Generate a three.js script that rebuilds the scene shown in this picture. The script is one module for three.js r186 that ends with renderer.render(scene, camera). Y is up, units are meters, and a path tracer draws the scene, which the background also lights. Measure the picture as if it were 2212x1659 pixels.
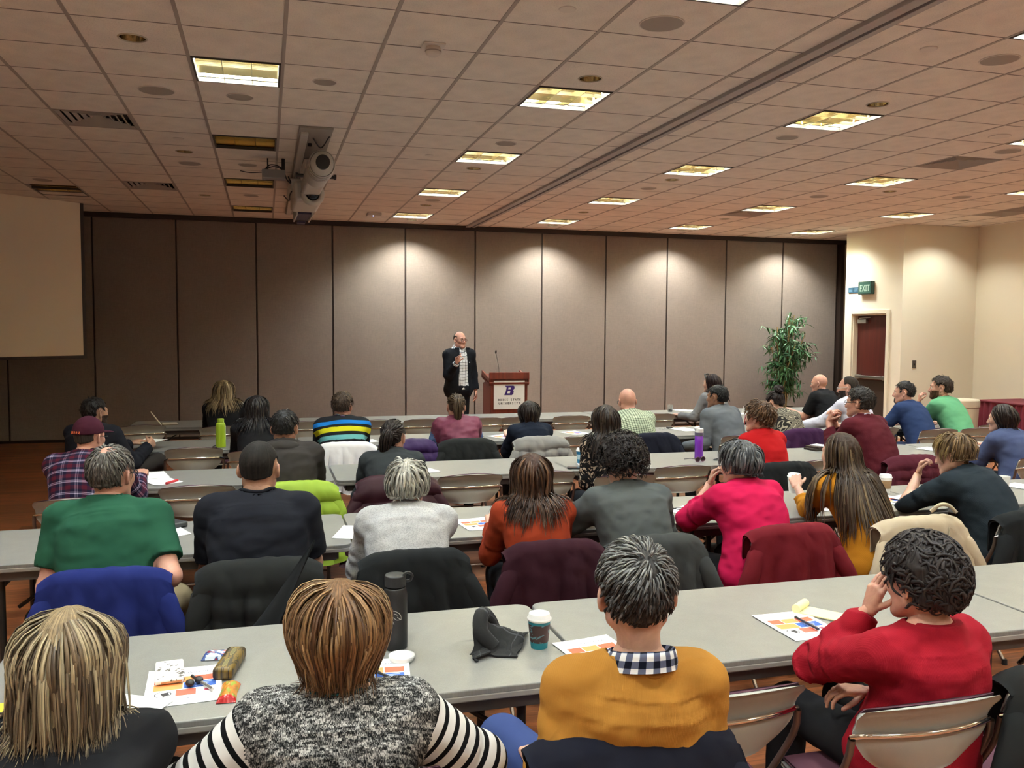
import * as THREE from 'three';
import { mergeGeometries, mergeVertices, toCreasedNormals } from 'three/addons/utils/BufferGeometryUtils.js';
import { RoundedBoxGeometry } from 'three/addons/geometries/RoundedBoxGeometry.js';
import { RectAreaLightUniformsLib } from 'three/addons/lights/RectAreaLightUniformsLib.js';

// ---------- camera, exposure, light settings ----------
RectAreaLightUniformsLib.init();
const scene = new THREE.Scene();
scene.background = new THREE.Color(0x000000);
const renderer = new THREE.WebGLRenderer({ antialias: true });
renderer.toneMapping = THREE.LinearToneMapping;
renderer.toneMappingExposure = 2.55;
renderer.shadowMap.enabled = true;
const camera = new THREE.PerspectiveCamera(2 * Math.atan(829.5 / 1880) * 180 / Math.PI, 2212 / 1659, 0.05, 60);
{
  const m = new THREE.Matrix4().makeBasis(
    new THREE.Vector3(0.96234414, 0.00547802, 0.27177884),
    new THREE.Vector3(0.01155942, 0.99806789, -0.06104807),
    new THREE.Vector3(-0.27158816, 0.06189086, 0.96042147));
  camera.quaternion.setFromRotationMatrix(m);
  camera.position.set(0, 1.81, 0);
}
const LIGHT_COLOR = new THREE.Color(0.875, 0.985, 1.04);
const TROFFER_RADIANCE = 38, SPOT_CANDELA = 6.5;
const WASH_COLOR = new THREE.Color(0.96, 0.97, 0.86);

const CH = 3.62, PI = Math.PI;
const TILE = 0.61, GX0 = 0.134, GZ0 = -6.275;
const ROOM = { x0: -5.5, x1: 11.87, z0: -15.06, z1: 3.2 };

// ---------- small helpers ----------
let seed = 12345;
function rnd() { seed = (seed * 1664525 + 1013904223) >>> 0; return seed / 4294967296; }
const rr = (a, b) => a + (b - a) * rnd();
const clamp = (x, a, b) => x < a ? a : x > b ? b : x;
const mix = (a, b, t) => a + (b - a) * t;
const sstep = (a, b, x) => { const t = clamp((x - a) / (b - a), 0, 1); return t * t * (3 - 2 * t); };
const V = (x, y, z) => new THREE.Vector3(x, y, z);
const names = {};
function numbered(n) { const k = names[n] = (names[n] ?? -1) + 1; return k ? n + '_' + String(k).padStart(3, '0') : n; }
function shade(o) { o.castShadow = true; o.receiveShadow = true; return o; }
function tag(o, label, category, group, kind) {
  if (label) o.userData.label = label;
  if (category) o.userData.category = category;
  if (group) o.userData.group = group;
  if (kind) o.userData.kind = kind;
  return o;
}
function thing(name, label, category, pos = [0, 0, 0], turn = 0, group) {
  const o = new THREE.Group(); o.name = numbered(name); o.position.set(...pos); o.rotation.y = turn;
  scene.add(o); return tag(o, label, category, group);
}
function part(parent, name, geo, mat) {
  if (Array.isArray(geo)) geo = merge(geo);
  const m = new THREE.Mesh(geo, mat); m.name = name; shade(m); parent.add(m); return m;
}
function solo(name, geo, mat, label, category, pos = [0, 0, 0], turn = 0, group) {
  const m = part(scene, numbered(name), geo, mat); m.position.set(...pos); m.rotation.y = turn; return tag(m, label, category, group);
}
function struct(name, geo, mat) { const m = part(scene, name, geo, mat); m.userData.kind = 'structure'; return m; }
function structGroup(name) { const g = new THREE.Group(); g.name = name; g.userData.kind = 'structure'; scene.add(g); return g; }
function copyOf(o, label, pos, turn = 0, group) {
  const c = o.clone(); c.name = numbered(o.name.replace(/_\d{3}$/, '')); c.userData = { ...o.userData, label };
  if (group) c.userData.group = group;
  c.position.set(...pos); c.rotation.y = turn; scene.add(c); return c;
}
function merge(list) {
  const any = list.some(g => !g.index);
  const l = list.map(g => { const h = any && g.index ? g.toNonIndexed() : g; return h; });
  const keep = ['position', 'normal', 'uv']; if (l.every(g => g.attributes.color)) keep.push('color');
  for (const g of l) { for (const k of Object.keys(g.attributes)) if (!keep.includes(k)) g.deleteAttribute(k);
    if (!g.attributes.uv) g.setAttribute('uv', new THREE.BufferAttribute(new Float32Array(g.attributes.position.count * 2), 2)); }
  return mergeGeometries(l);
}
function bx(w, h, d, x = 0, y = 0, z = 0, rx = 0, ry = 0, rz = 0) {
  const g = new THREE.BoxGeometry(w, h, d); if (rx) g.rotateX(rx); if (ry) g.rotateY(ry); if (rz) g.rotateZ(rz); return g.translate(x, y, z);
}
function rbx(w, h, d, r, x = 0, y = 0, z = 0, rx = 0, ry = 0, rz = 0, s = 2) {
  const g = new RoundedBoxGeometry(w, h, d, s, r); if (rx) g.rotateX(rx); if (ry) g.rotateY(ry); if (rz) g.rotateZ(rz); return g.translate(x, y, z);
}
function cyl(r0, r1, h, x = 0, y = 0, z = 0, n = 20, open = false) { return new THREE.CylinderGeometry(r0, r1, h, n, 1, open).translate(x, y, z); }
function lathe(pts, n = 28) { return new THREE.LatheGeometry(pts.map(p => new THREE.Vector2(p[0], p[1])), n); }
function tube(pts, r, seg = 24, sides = 8, closed = false) {
  return new THREE.TubeGeometry(new THREE.CatmullRomCurve3(pts.map(p => V(...p)), closed, 'catmullrom', 0.5), seg, r, sides, closed);
}
function bar(a, b, r, sides = 8) {
  const A = V(...a), B = V(...b), L = A.distanceTo(B);
  const g = new THREE.CylinderGeometry(r, r, L, sides); g.translate(0, L / 2, 0);
  g.applyQuaternion(new THREE.Quaternion().setFromUnitVectors(V(0, 1, 0), B.clone().sub(A).normalize())); return g.translate(...a);
}
// closed solid from a grid surface f(u,v)->Vector3 with thickness th (towards minus normal)
function slab(f, nu, nv, th, uvScale = [1, 1]) {
  const P = [], N = [];
  const e = 1e-3;
  for (let j = 0; j <= nv; j++) for (let i = 0; i <= nu; i++) {
    const u = i / nu, v = j / nv; P.push(f(u, v));
    const a = f(Math.min(u + e, 1), v).sub(f(Math.max(u - e, 0), v)), b = f(u, Math.min(v + e, 1)).sub(f(u, Math.max(v - e, 0)));
    N.push(a.cross(b).normalize());
  }
  const W = nu + 1, n = P.length, pos = [], uv = [], idx = [];
  for (let k = 0; k < n; k++) { pos.push(P[k].x, P[k].y, P[k].z); uv.push((k % W) / nu * uvScale[0], Math.floor(k / W) / nv * uvScale[1]); }
  for (let k = 0; k < n; k++) { const t = typeof th === 'function' ? th((k % W) / nu, Math.floor(k / W) / nv) : th; const q = P[k].clone().addScaledVector(N[k], -t); pos.push(q.x, q.y, q.z); uv.push((k % W) / nu * uvScale[0], Math.floor(k / W) / nv * uvScale[1]); }
  for (let j = 0; j < nv; j++) for (let i = 0; i < nu; i++) { const a = j * W + i; idx.push(a, a + 1, a + W + 1, a, a + W + 1, a + W); idx.push(n + a, n + a + W + 1, n + a + 1, n + a, n + a + W, n + a + W + 1); }
  const edge = (a, b) => idx.push(a, n + a, n + b, a, n + b, b);
  for (let i = 0; i < nu; i++) { edge(i + 1, i) ; edge(nv * W + i, nv * W + i + 1); }
  for (let j = 0; j < nv; j++) { edge(j * W, (j + 1) * W); edge((j + 1) * W + nu, j * W + nu); }
  const g = new THREE.BufferGeometry(); g.setAttribute('position', new THREE.Float32BufferAttribute(pos, 3)); g.setAttribute('uv', new THREE.Float32BufferAttribute(uv, 2)); g.setIndex(idx); g.computeVertexNormals(); return g;
}
// ---------- noise ----------
const PERM = new Uint8Array(512); { const p = [...Array(256).keys()]; for (let i = 255; i > 0; i--) { const j = Math.floor(rnd() * (i + 1)); [p[i], p[j]] = [p[j], p[i]]; } for (let i = 0; i < 512; i++) PERM[i] = p[i & 255]; }
function gr(h, x, y, z) { h &= 15; const u = h < 8 ? x : y, v = h < 4 ? y : h === 12 || h === 14 ? x : z; return ((h & 1) ? -u : u) + ((h & 2) ? -v : v); }
function noise(x, y, z) {
  const X = Math.floor(x), Y = Math.floor(y), Z = Math.floor(z); x -= X; y -= Y; z -= Z;
  const f = t => t * t * t * (t * (t * 6 - 15) + 10), u = f(x), v = f(y), w = f(z);
  const A = PERM[X & 255] + (Y & 255), B = PERM[(X + 1) & 255] + (Y & 255);
  const AA = PERM[A & 255 | 0] + (Z & 255), AB = PERM[(A + 1) & 255] + (Z & 255), BA = PERM[B & 255] + (Z & 255), BB = PERM[(B + 1) & 255] + (Z & 255);
  const l = (a, b, t) => a + (b - a) * t;
  return l(l(l(gr(PERM[AA & 255], x, y, z), gr(PERM[BA & 255], x - 1, y, z), u), l(gr(PERM[AB & 255], x, y - 1, z), gr(PERM[BB & 255], x - 1, y - 1, z), u), v),
    l(l(gr(PERM[(AA + 1) & 255], x, y, z - 1), gr(PERM[(BA + 1) & 255], x - 1, y, z - 1), u), l(gr(PERM[(AB + 1) & 255], x, y - 1, z - 1), gr(PERM[(BB + 1) & 255], x - 1, y - 1, z - 1), u), v), w);
}
// ---------- textures (tiling, computed) ----------
function tex(w, h, fn, srgb = true, rep = [1, 1]) {
  const d = new Uint8Array(w * h * 4);
  for (let y = 0; y < h; y++) for (let x = 0; x < w; x++) { const c = fn(x / w, y / h, x, y), k = (y * w + x) * 4; const a = Array.isArray(c) ? c : [c, c, c]; d[k] = clamp(a[0] * 255, 0, 255); d[k + 1] = clamp(a[1] * 255, 0, 255); d[k + 2] = clamp(a[2] * 255, 0, 255); d[k + 3] = 255; }
  const t = new THREE.DataTexture(d, w, h); t.wrapS = t.wrapT = THREE.RepeatWrapping; t.magFilter = THREE.LinearFilter; t.minFilter = THREE.LinearMipmapLinearFilter; t.generateMipmaps = true;
  if (srgb) t.colorSpace = THREE.SRGBColorSpace; t.repeat.set(...rep); t.needsUpdate = true; return t;
}
// periodic noise on the unit square, with p periods across
function pn(u, v, p, q = p, s = 0) {
  const a = u * 2 * PI, b = v * 2 * PI, R = p / (2 * PI), Q = q / (2 * PI);
  return noise(Math.cos(a) * R + s, Math.sin(a) * R + 3.3 + Math.cos(b) * Q, Math.sin(b) * Q + 7.7 + s);
}
const hash2 = (x, y) => { let h = (x * 374761393 + y * 668265263) | 0; h = (h ^ (h >>> 13)) * 1274126177 | 0; return ((h ^ (h >>> 16)) >>> 0) / 4294967296; };
function canvasTex(w, h, draw) {
  const c = document.createElement('canvas'); c.width = w; c.height = h; const g = c.getContext('2d'); draw(g, w, h);
  const t = new THREE.CanvasTexture(c); t.colorSpace = THREE.SRGBColorSpace; return t;
}
const std = (color, roughness = 0.7, extra = {}) => new THREE.MeshStandardMaterial({ color, roughness, ...extra });
const lin = (r, g, b) => new THREE.Color().setRGB(r, g, b);
// ---------- materials of the place ----------
const fabricBump = tex(128, 128, (u, v, x, y) => 0.5 + 0.25 * Math.sin(x * PI / 2) * Math.sin(y * PI / 2) + 0.25 * (hash2(x, y) - 0.5), false, [60, 60]);
const knitBump = tex(128, 128, (u, v) => { const c = u * 16, r = v * 16; return 0.5 + 0.3 * Math.cos(c * 2 * PI) * (0.6 + 0.4 * Math.cos(r * 2 * PI + Math.cos(c * 2 * PI))) + 0.15 * pn(u, v, 24); }, false, [15, 15]);
const tileTex = tex(256, 256, (u, v, x, y) => { const s = hash2(x, y) > 0.94 ? -0.10 : 0; const k = 0.90 + 0.035 * pn(u, v, 5) + 0.05 * (hash2(x + 99, y) - 0.5) + s; return [k, k * 0.975, k * 0.945]; });
const M = {
  tile: std(lin(0.95, 0.92, 0.88), 0.95, { map: tileTex, bumpMap: tex(128, 128, (u, v, x, y) => hash2(x, y), false, [4, 4]), bumpScale: 0.0006 }),
  gridBar: std(lin(0.36, 0.31, 0.27), 0.6),
  crossTee: std(lin(0.20, 0.165, 0.14), 0.8),
  plenum: std(lin(0.06, 0.055, 0.05), 1),
  wallCream: std(lin(0.74, 0.69, 0.57), 0.75, { bumpMap: tex(128, 128, (u, v, x, y) => 0.5 + 0.4 * pn(u, v, 30) , false, [3, 3]), bumpScale: 0.0006 }),
  wallTaupe: std(lin(0.40, 0.31, 0.24), 0.85),
  panel: std(0xffffff, 0.9, { map: tex(256, 256, (u, v, x, y) => { const k = 0.5 + 0.022 * pn(u, v, 110, 12) + 0.022 * pn(u, v, 12, 120, 4) + 0.035 * (hash2(x, y) - 0.5) + 0.01 * pn(u, v, 4); return [k * 0.99, k * 0.905, k * 0.855]; }, true, [1.2, 1.2]), bumpMap: fabricBump, bumpScale: 0.0008 }),
  darkTrim: std(lin(0.022, 0.013, 0.010), 0.5),
  black: std(lin(0.012, 0.012, 0.013), 0.5),
  blackMetal: std(lin(0.03, 0.029, 0.028), 0.45, { metalness: 0.3 }),
  chrome: std(lin(0.78, 0.76, 0.72), 0.12, { metalness: 1 }),
  steel: std(lin(0.5, 0.49, 0.47), 0.35, { metalness: 1 }),
  white: std(lin(0.82, 0.82, 0.80), 0.5),
  paper: std(lin(0.86, 0.86, 0.85), 0.8),
  frameBrown: std(lin(0.18, 0.13, 0.105), 0.35, { metalness: 0.6 }),
  plastic: std(lin(0.36, 0.352, 0.32), 0.5, { bumpMap: tex(128, 128, (u, v, x, y) => hash2(x, y), false, [6, 6]), bumpScale: 0.00025 }),
  plum: std(lin(0.10, 0.032, 0.052), 0.9, { bumpMap: fabricBump, bumpScale: 0.0006 }),
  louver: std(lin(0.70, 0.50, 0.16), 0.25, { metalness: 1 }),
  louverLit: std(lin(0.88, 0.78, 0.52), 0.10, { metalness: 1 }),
  troughWhite: std(lin(0.80, 0.74, 0.56), 0.35, { metalness: 0.6 }),
  doorWood: std(0xffffff, 0.45, { map: tex(256, 256, (u, v) => { const g = pn(u, v, 60, 3) * 0.25 + pn(u, v, 14, 2, 5) * 0.3; const k = 1 + g * 0.5; return [0.30 * k, 0.105 * k, 0.075 * k]; }) }),
  cherry: std(0xffffff, 0.38, { map: tex(256, 256, (u, v) => { const g = pn(u, v, 40, 2) * 0.4 + pn(u, v, 9, 2, 5) * 0.4; const k = 1 + g * 0.4; return [0.42 * k, 0.175 * k, 0.115 * k]; }) }),
  skin: null,
};
const tableTop = std(0xffffff, 0.36, { map: tex(256, 256, (u, v, x, y) => { const k = 0.51 + 0.045 * (hash2(x, y) - 0.5) + 0.012 * pn(u, v, 3) + 0.012 * pn(u, v, 11, 11, 3); return [k, k * 0.995, k * 0.965]; }), bumpMap: tex(128, 128, (u, v, x, y) => hash2(x, y), false, [10, 10]), bumpScale: 0.00012 });
const tableEdge = std(lin(0.30, 0.285, 0.26), 0.4);
// wood strip floor: grain along x, boards told apart only faintly
const floorTex = tex(1024, 1024, (u, v) => {
  const row = Math.floor(v * 12), off = hash2(row, 7), seg = Math.floor((u + off) * 2), t = hash2(seg % 2 + 5, row + 3);
  const g = pn(u, v, 10, 150, row % 5) * 0.5 + pn(u, v, 4, 60, 9) * 0.5 + 0.35 * pn(u, v, 26, 300, 2);
  const k = (0.80 + 0.30 * t) * (1 + 0.38 * g); return [0.560 * k, 0.330 * k, 0.195 * k];
}, true, [1 / 2.4, 1 / 1.5]);
M.floor = std(0xffffff, 0.42, { map: floorTex });

// ---------- shell ----------
{
  const fw = ROOM.x1 - ROOM.x0 + 1, fd = ROOM.z1 - ROOM.z0 + 1, cx = (ROOM.x0 + ROOM.x1) / 2, cz = (ROOM.z0 + ROOM.z1) / 2;
  const fg = new THREE.BoxGeometry(fw, 0.12, fd); fg.translate(cx, -0.06, cz);
  { const p = fg.attributes.position, uv = fg.attributes.uv; for (let i = 0; i < p.count; i++) uv.setXY(i, p.getX(i), p.getZ(i)); }
  struct('floor', fg, M.floor);
  struct('wall_left', bx(0.2, CH + 0.5, fd, ROOM.x0 - 0.1, (CH + 0.5) / 2, cz), M.wallCream);
  struct('wall_rear', bx(fw, CH + 0.5, 0.2, cx, (CH + 0.5) / 2, ROOM.z1 + 0.1), M.wallCream);
  struct('wall_right', bx(0.2, CH + 0.5, ROOM.z1 + 12.41 + 0.2, ROOM.x1 + 0.1, (CH + 0.5) / 2, (ROOM.z1 - 12.41) / 2), M.wallCream);
  // jog with the door: wall along z at x = 10.35, then a short wall along x at z = -12.41
  struct('wall_jog', bx(11.97 - 10.51, CH + 0.5, 0.16, (11.97 + 10.51) / 2, (CH + 0.5) / 2, -12.49), M.wallCream);
  // folding partition across the front
  const wb = structGroup('wall_front');
  const x0 = -3.842, dx = 1.2343;
  part(wb, 'backing', bx(fw, CH + 0.5, 0.14, cx, (CH + 0.5) / 2, ROOM.z0 - 0.10), M.darkTrim);
  part(wb, 'header', bx(fw, 0.075, 0.12, cx, CH - 0.0375, ROOM.z0 + 0.02), M.darkTrim);
  part(wb, 'sweep', bx(fw, 0.05, 0.03, cx, 0.03, ROOM.z0 - 0.01), M.darkTrim);
  const pg = new RoundedBoxGeometry(dx - 0.026, CH - 0.075 - 0.045, 0.06, 2, 0.006);
  { const p = pg.attributes.position, uv = pg.attributes.uv; for (let i = 0; i < p.count; i++) uv.setXY(i, p.getX(i), p.getY(i)); }
  for (let n = -1; n < 12; n++) { const m = part(wb, 'panel', pg, M.panel); m.position.set(x0 + (n + 0.5) * dx, (CH - 0.075 + 0.045) / 2, ROOM.z0); }
  for (let n = -1; n <= 12; n++) part(wb, 'seam_strip', bx(0.016, CH - 0.12, 0.02, x0 + n * dx, (CH - 0.03) / 2, ROOM.z0 + 0.012), M.darkTrim);
  part(wb, 'end_post', bx(0.07, CH - 0.08, 0.16, 11.02, (CH - 0.08) / 2, ROOM.z0 + 0.06), M.darkTrim);
  part(wb, 'end_filler', bx(0.75, CH - 0.08, 0.12, 11.43, (CH - 0.08) / 2, ROOM.z0 + 0.02), M.wallTaupe);
}
// door wall (faces -x) built from pieces round the opening; door opening z -13.67 .. -12.75
{
  const wx = 10.35, t = 0.16, zA = -13.92, zB = -12.41, d0 = -13.68, d1 = -12.76, dh = 2.13;
  const w = structGroup('wall_door');
  part(w, 'wall_piece', bx(t, CH + 0.5, d0 - zA, wx + t / 2, (CH + 0.5) / 2, (d0 + zA) / 2), M.wallCream);
  part(w, 'wall_piece', bx(t, CH + 0.5, zB - d1, wx + t / 2, (CH + 0.5) / 2, (zB + d1) / 2), M.wallCream);
  part(w, 'wall_piece', bx(t, CH + 0.5 - dh, d1 - d0, wx + t / 2, dh + (CH + 0.5 - dh) / 2, (d0 + d1) / 2), M.wallCream);
  part(w, 'wall_return', bx(1.6, CH + 0.5, 0.12, wx + 0.8 + 0.01, (CH + 0.5) / 2, zA + 0.06), M.wallCream);
  const tr = structGroup('trim_1');
  const cas = std(lin(0.74, 0.69, 0.56), 0.45);
  for (const z of [d0 - 0.035, d1 + 0.035]) part(tr, 'casing', rbx(0.03, dh + 0.07, 0.07, 0.006, wx - 0.015, (dh + 0.07) / 2, z), cas);
  part(tr, 'casing', rbx(0.03, 0.07, d1 - d0, 0.006, wx - 0.015, dh + 0.035, (d0 + d1) / 2), cas);
  for (const z of [d0 + 0.012, d1 - 0.012]) part(tr, 'jamb', bx(0.15, dh, 0.024, wx + 0.075, dh / 2, z), cas);
  part(tr, 'jamb', bx(0.15, 0.024, d1 - d0 - 0.048, wx + 0.075, dh - 0.012, (d0 + d1) / 2), cas);
  const dr = structGroup('door_1');
  const zc = (d0 + d1) / 2, dw = d1 - d0 - 0.056;
  const dg = rbx(0.045, dh - 0.035, dw, 0.003, wx + 0.11, (dh - 0.035) / 2 + 0.005, zc);
  { const p = dg.attributes.position, uv = dg.attributes.uv; for (let i = 0; i < p.count; i++) uv.setXY(i, p.getZ(i) * 1.1, p.getY(i) * 0.5); }
  part(dr, 'door_leaf', dg, M.doorWood);
  part(dr, 'panic_bar', [rbx(0.05, 0.055, dw - 0.06, 0.01, wx + 0.045, 1.0, zc), bx(0.05, 0.08, 0.10, wx + 0.07, 1.0, d0 + 0.10), bx(0.05, 0.08, 0.10, wx + 0.07, 1.0, d1 - 0.10)], M.steel);
  part(dr, 'door_closer', [rbx(0.06, 0.07, 0.24, 0.008, wx + 0.055, dh - 0.13, d0 + 0.20), bar([wx + 0.04, dh - 0.075, d0 + 0.12], [wx + 0.05, dh - 0.06, d0 + 0.42], 0.009)], M.steel);
  part(dr, 'kick_plate', bx(0.004, 0.9, dw - 0.02, wx + 0.085, 0.5, zc), std(lin(0.075, 0.052, 0.04), 0.4, { metalness: 0.5 }));
  // exit sign
  const ex = thing('exit_sign', 'green illuminated EXIT sign above the door', 'sign', [wx, 2.48, -13.29]);
  part(ex, 'housing', rbx(0.075, 0.23, 0.36, 0.012, -0.0375, 0.115, 0), std(lin(0.02, 0.055, 0.045), 0.4));
  const et = canvasTex(256, 160, (g, w2, h2) => { g.fillStyle = '#3d5f55'; g.fillRect(0, 0, w2, h2); g.fillStyle = '#9fb9aa'; g.font = 'bold 118px sans-serif'; g.textAlign = 'center'; g.textBaseline = 'middle'; g.save(); g.translate(w2 / 2, h2 / 2 + 6); g.scale(0.86, 1.12); g.fillText('EXIT', 0, 0); g.restore(); });
  const fg = new THREE.PlaneGeometry(0.325, 0.195); fg.rotateY(-PI / 2); fg.translate(-0.0765, 0.115, 0);
  part(ex, 'sign_face', fg, std(0xffffff, 0.12, { map: et }));
  for (const [k, zz] of [[0, -13.60], [1, -13.75]]) {
    const bt = canvasTex(64, 48, (g) => { g.fillStyle = '#2a5068'; g.fillRect(0, 0, 64, 48); g.fillStyle = '#7fa2b4'; for (let i = 0; i < 3; i++) g.fillRect(8, 9 + i * 12, 48 - (i * 7 + k * 5) % 15, 4); });
    const s = thing('notice_plate', k ? 'small blue plate farther from the EXIT sign, of the two' : 'small blue plate touching the EXIT sign', 'sign', [wx, 2.51, zz]);
    part(s, 'plate', bx(0.012, 0.10, 0.145, -0.006, 0.06, 0), std(lin(0.03, 0.09, 0.13), 0.5));
    const pg2 = new THREE.PlaneGeometry(0.13, 0.085); pg2.rotateY(-PI / 2); pg2.translate(-0.0125, 0.06, 0); part(s, 'print', pg2, std(0xffffff, 0.5, { map: bt }));
  }
  const sw = thing('light_switch', 'dark wall switch plate beside the door', 'switch', [10.63, 1.2, -12.41]);
  part(sw, 'plate', rbx(0.075, 0.13, 0.012, 0.004, 0, 0.065, 0.006), std(lin(0.10, 0.085, 0.07), 0.4, { metalness: 0.5 }));
  part(sw, 'toggle', rbx(0.012, 0.03, 0.014, 0.003, 0, 0.065, 0.016), M.black);
}
// projection screen hung across the corner
{
  const a = [-2.54, -14.04], b = [-5.05, -12.06], L = Math.hypot(a[0] - b[0], a[1] - b[1]);
  const s = thing('projection_screen', 'pale roll-down projection screen at the left with dark edge', 'screen', [(a[0] + b[0]) / 2, 0, (a[1] + b[1]) / 2], Math.atan2(-(a[1] - b[1]), a[0] - b[0]));
  const y0 = 1.36, hh = CH - 0.004 - y0;
  part(s, 'fabric', bx(L - 0.1, hh - 0.045, 0.006, 0, y0 + 0.045 + (hh - 0.045) / 2, 0), std(lin(0.80, 0.74, 0.62), 0.9));
  for (const x of [-L / 2 + 0.025, L / 2 - 0.025]) part(s, 'edge_border', bx(0.05, hh, 0.010, x, y0 + hh / 2, 0), M.darkTrim);
  part(s, 'bottom_bar', rbx(L - 0.1, 0.04, 0.03, 0.01, 0, y0 + 0.02, 0), M.darkTrim);
}
// ---------- ceiling ----------
const LIGHTS = []; // [x, z, lit]
for (const x of [-2.61, -0.171, 2.269, 4.709, 7.149, 9.589]) for (let j = -3; j <= 3; j++) {
  const z = -6.58 - 2.44 * j; if (x === -2.61 && j > 0) continue;
  LIGHTS.push([x, z, !(x < 0 && j >= 1) && !(x === -2.61 && j >= 0)]);
}
LIGHTS.push([-2.61, -12.985, false]);
const VENTS = [[-1.391, -8.41], [-1.391, -12.07], [7.149, -7.80], [7.149, -12.07], [10.809, -10.85], [10.809, -10.24], [10.809, -9.63]];
const CANS = [[-0.781, -6.00, 0], [-0.781, -9.63, 1], [-0.781, -12.68, 1], [2.269, -6.0, 0], [2.269, -9.65, 1], [2.269, -12.68, 1], [4.709, -6.0, 0], [4.709, -9.65, 1], [4.709, -12.68, 1], [7.759, -9.6, 1], [7.149, -12.72, 1]];
const WASH = [[2.35, -14.43], [4.80, -14.43], [7.24, -14.43], [9.62, -14.43]];
const WASH2 = [[9.72, -13.55], [10.9, -11.72], [11.2, -8.6]];
const occupied = new Set(); const tkey = (x, z) => Math.round((x - GX0) / TILE - 0.5) + ',' + Math.round((GZ0 - z) / TILE - 0.5);
for (const [x, z] of [...LIGHTS, ...VENTS]) occupied.add(tkey(x, z));
const holes = new Map(); for (const [x, z] of [...CANS, ...WASH, ...WASH2]) holes.set(tkey(x, z), [x, z]);
{
  const cl = structGroup('ceiling');
  part(cl, 'slab', bx(ROOM.x1 - ROOM.x0 + 1, 0.15, ROOM.z1 - ROOM.z0 + 1, (ROOM.x0 + ROOM.x1) / 2, CH + 0.45, (ROOM.z0 + ROOM.z1) / 2), M.plenum);
  const tg = new THREE.BoxGeometry(TILE - 0.006, 0.016, TILE - 0.006);
  const variants = [0, 1, 2].map(k => { const g = tg.clone(); const uv = g.attributes.uv; for (let i = 0; i < uv.count; i++) uv.setXY(i, uv.getX(i) + k * 0.37, uv.getY(i) + k * 0.21); return g; });
  const spots = [];
  const proj = new THREE.Vector3(); camera.updateMatrixWorld(); camera.updateProjectionMatrix();
  for (let i = -10; i <= 20; i++) for (let j = -16; j <= 15; j++) {
    const x = GX0 + (i + 0.5) * TILE, z = GZ0 - (j + 0.5) * TILE;
    if (z > ROOM.z1 || z < ROOM.z0 || x < ROOM.x0 || x > ROOM.x1 + 0.2) continue;
    if (occupied.has(i + ',' + j)) continue;
    proj.set(x, CH, z).project(camera); const vis = Math.abs(proj.x) < 1.15 && Math.abs(proj.y) < 1.25 && z < -2;
    spots.push({ i, j, x, z, vis, d: Math.hypot(x, z), hole: holes.get(i + ',' + j) });
  }
  const seen = spots.filter(s => s.vis && !s.hole).sort((a, b) => a.d - b.d);
  const big = new Set(seen.slice(0, 290));
  const rest = [];
  for (const s of spots) {
    if (s.hole) {
      const sh = new THREE.Shape(); const q = TILE / 2 - 0.003; sh.moveTo(-q, -q); sh.lineTo(q, -q); sh.lineTo(q, q); sh.lineTo(-q, q); sh.closePath();
      const ho = new THREE.Path(); ho.absarc(s.hole[0] - s.x, -(s.hole[1] - s.z), 0.078, 0, PI * 2, true); sh.holes.push(ho);
      const g = new THREE.ExtrudeGeometry(sh, { depth: 0.016, bevelEnabled: false, curveSegments: 24 }); g.rotateX(-PI / 2); g.translate(s.x, CH, s.z);
      part(cl, 'ceiling_tile', g, M.tile);
    } else if (big.has(s)) { const m = part(cl, 'ceiling_tile', variants[(s.i * 7 + s.j * 3 + 300) % 3], M.tile); m.position.set(s.x, CH + 0.008, s.z); }
    else rest.push(variants[(s.i * 7 + s.j * 3 + 300) % 3].clone().translate(s.x, CH + 0.008, s.z));
  }
  const rm = part(cl, 'far_ceiling_tiles', rest, M.tile); rm.userData.kind = 'stuff';
  for (let i = -9; i <= 20; i++) { const x = GX0 + i * TILE; if (x > ROOM.x1) continue; part(cl, 'grid_bar', bx(0.024, 0.03, ROOM.z1 - ROOM.z0, x, CH + 0.012, (ROOM.z1 + ROOM.z0) / 2), M.gridBar); }
  const ct = []; for (let j = -15; j <= 14; j++) { const z = GZ0 - j * TILE; if (z > ROOM.z1) continue; ct.push(bx(ROOM.x1 - ROOM.x0, 0.02, 0.011, (ROOM.x1 + ROOM.x0) / 2, CH + 0.009, z)); }
  const cm = part(cl, 'cross_tees', ct, M.crossTee); cm.userData.kind = 'stuff';
  // plain border strip where the ceiling meets the partition
  part(cl, 'border_strip', bx(ROOM.x1 - ROOM.x0, 0.03, 0.26, (ROOM.x1 + ROOM.x0) / 2, CH + 0.016, ROOM.z0 + 0.12), M.tile);
}
{ // sliding-wall track let into the ceiling
  const t = thing('partition_track', 'long grey metal track with dark slot let into the ceiling', 'track', [3.48, CH, 0]);
  const L = ROOM.z1 - ROOM.z0 - 0.1, zc = (ROOM.z1 + ROOM.z0) / 2;
  const gm = std(lin(0.36, 0.325, 0.31), 0.5);
  part(t, 'rail', rbx(0.085, 0.05, L, 0.004, -0.058, -0.003, zc), gm);
  part(t, 'rail', rbx(0.05, 0.05, L, 0.004, 0.042, -0.003, zc), gm);
  part(t, 'slot', bx(0.035, 0.02, L, 0.0, 0.004, zc), M.black);
}
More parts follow.
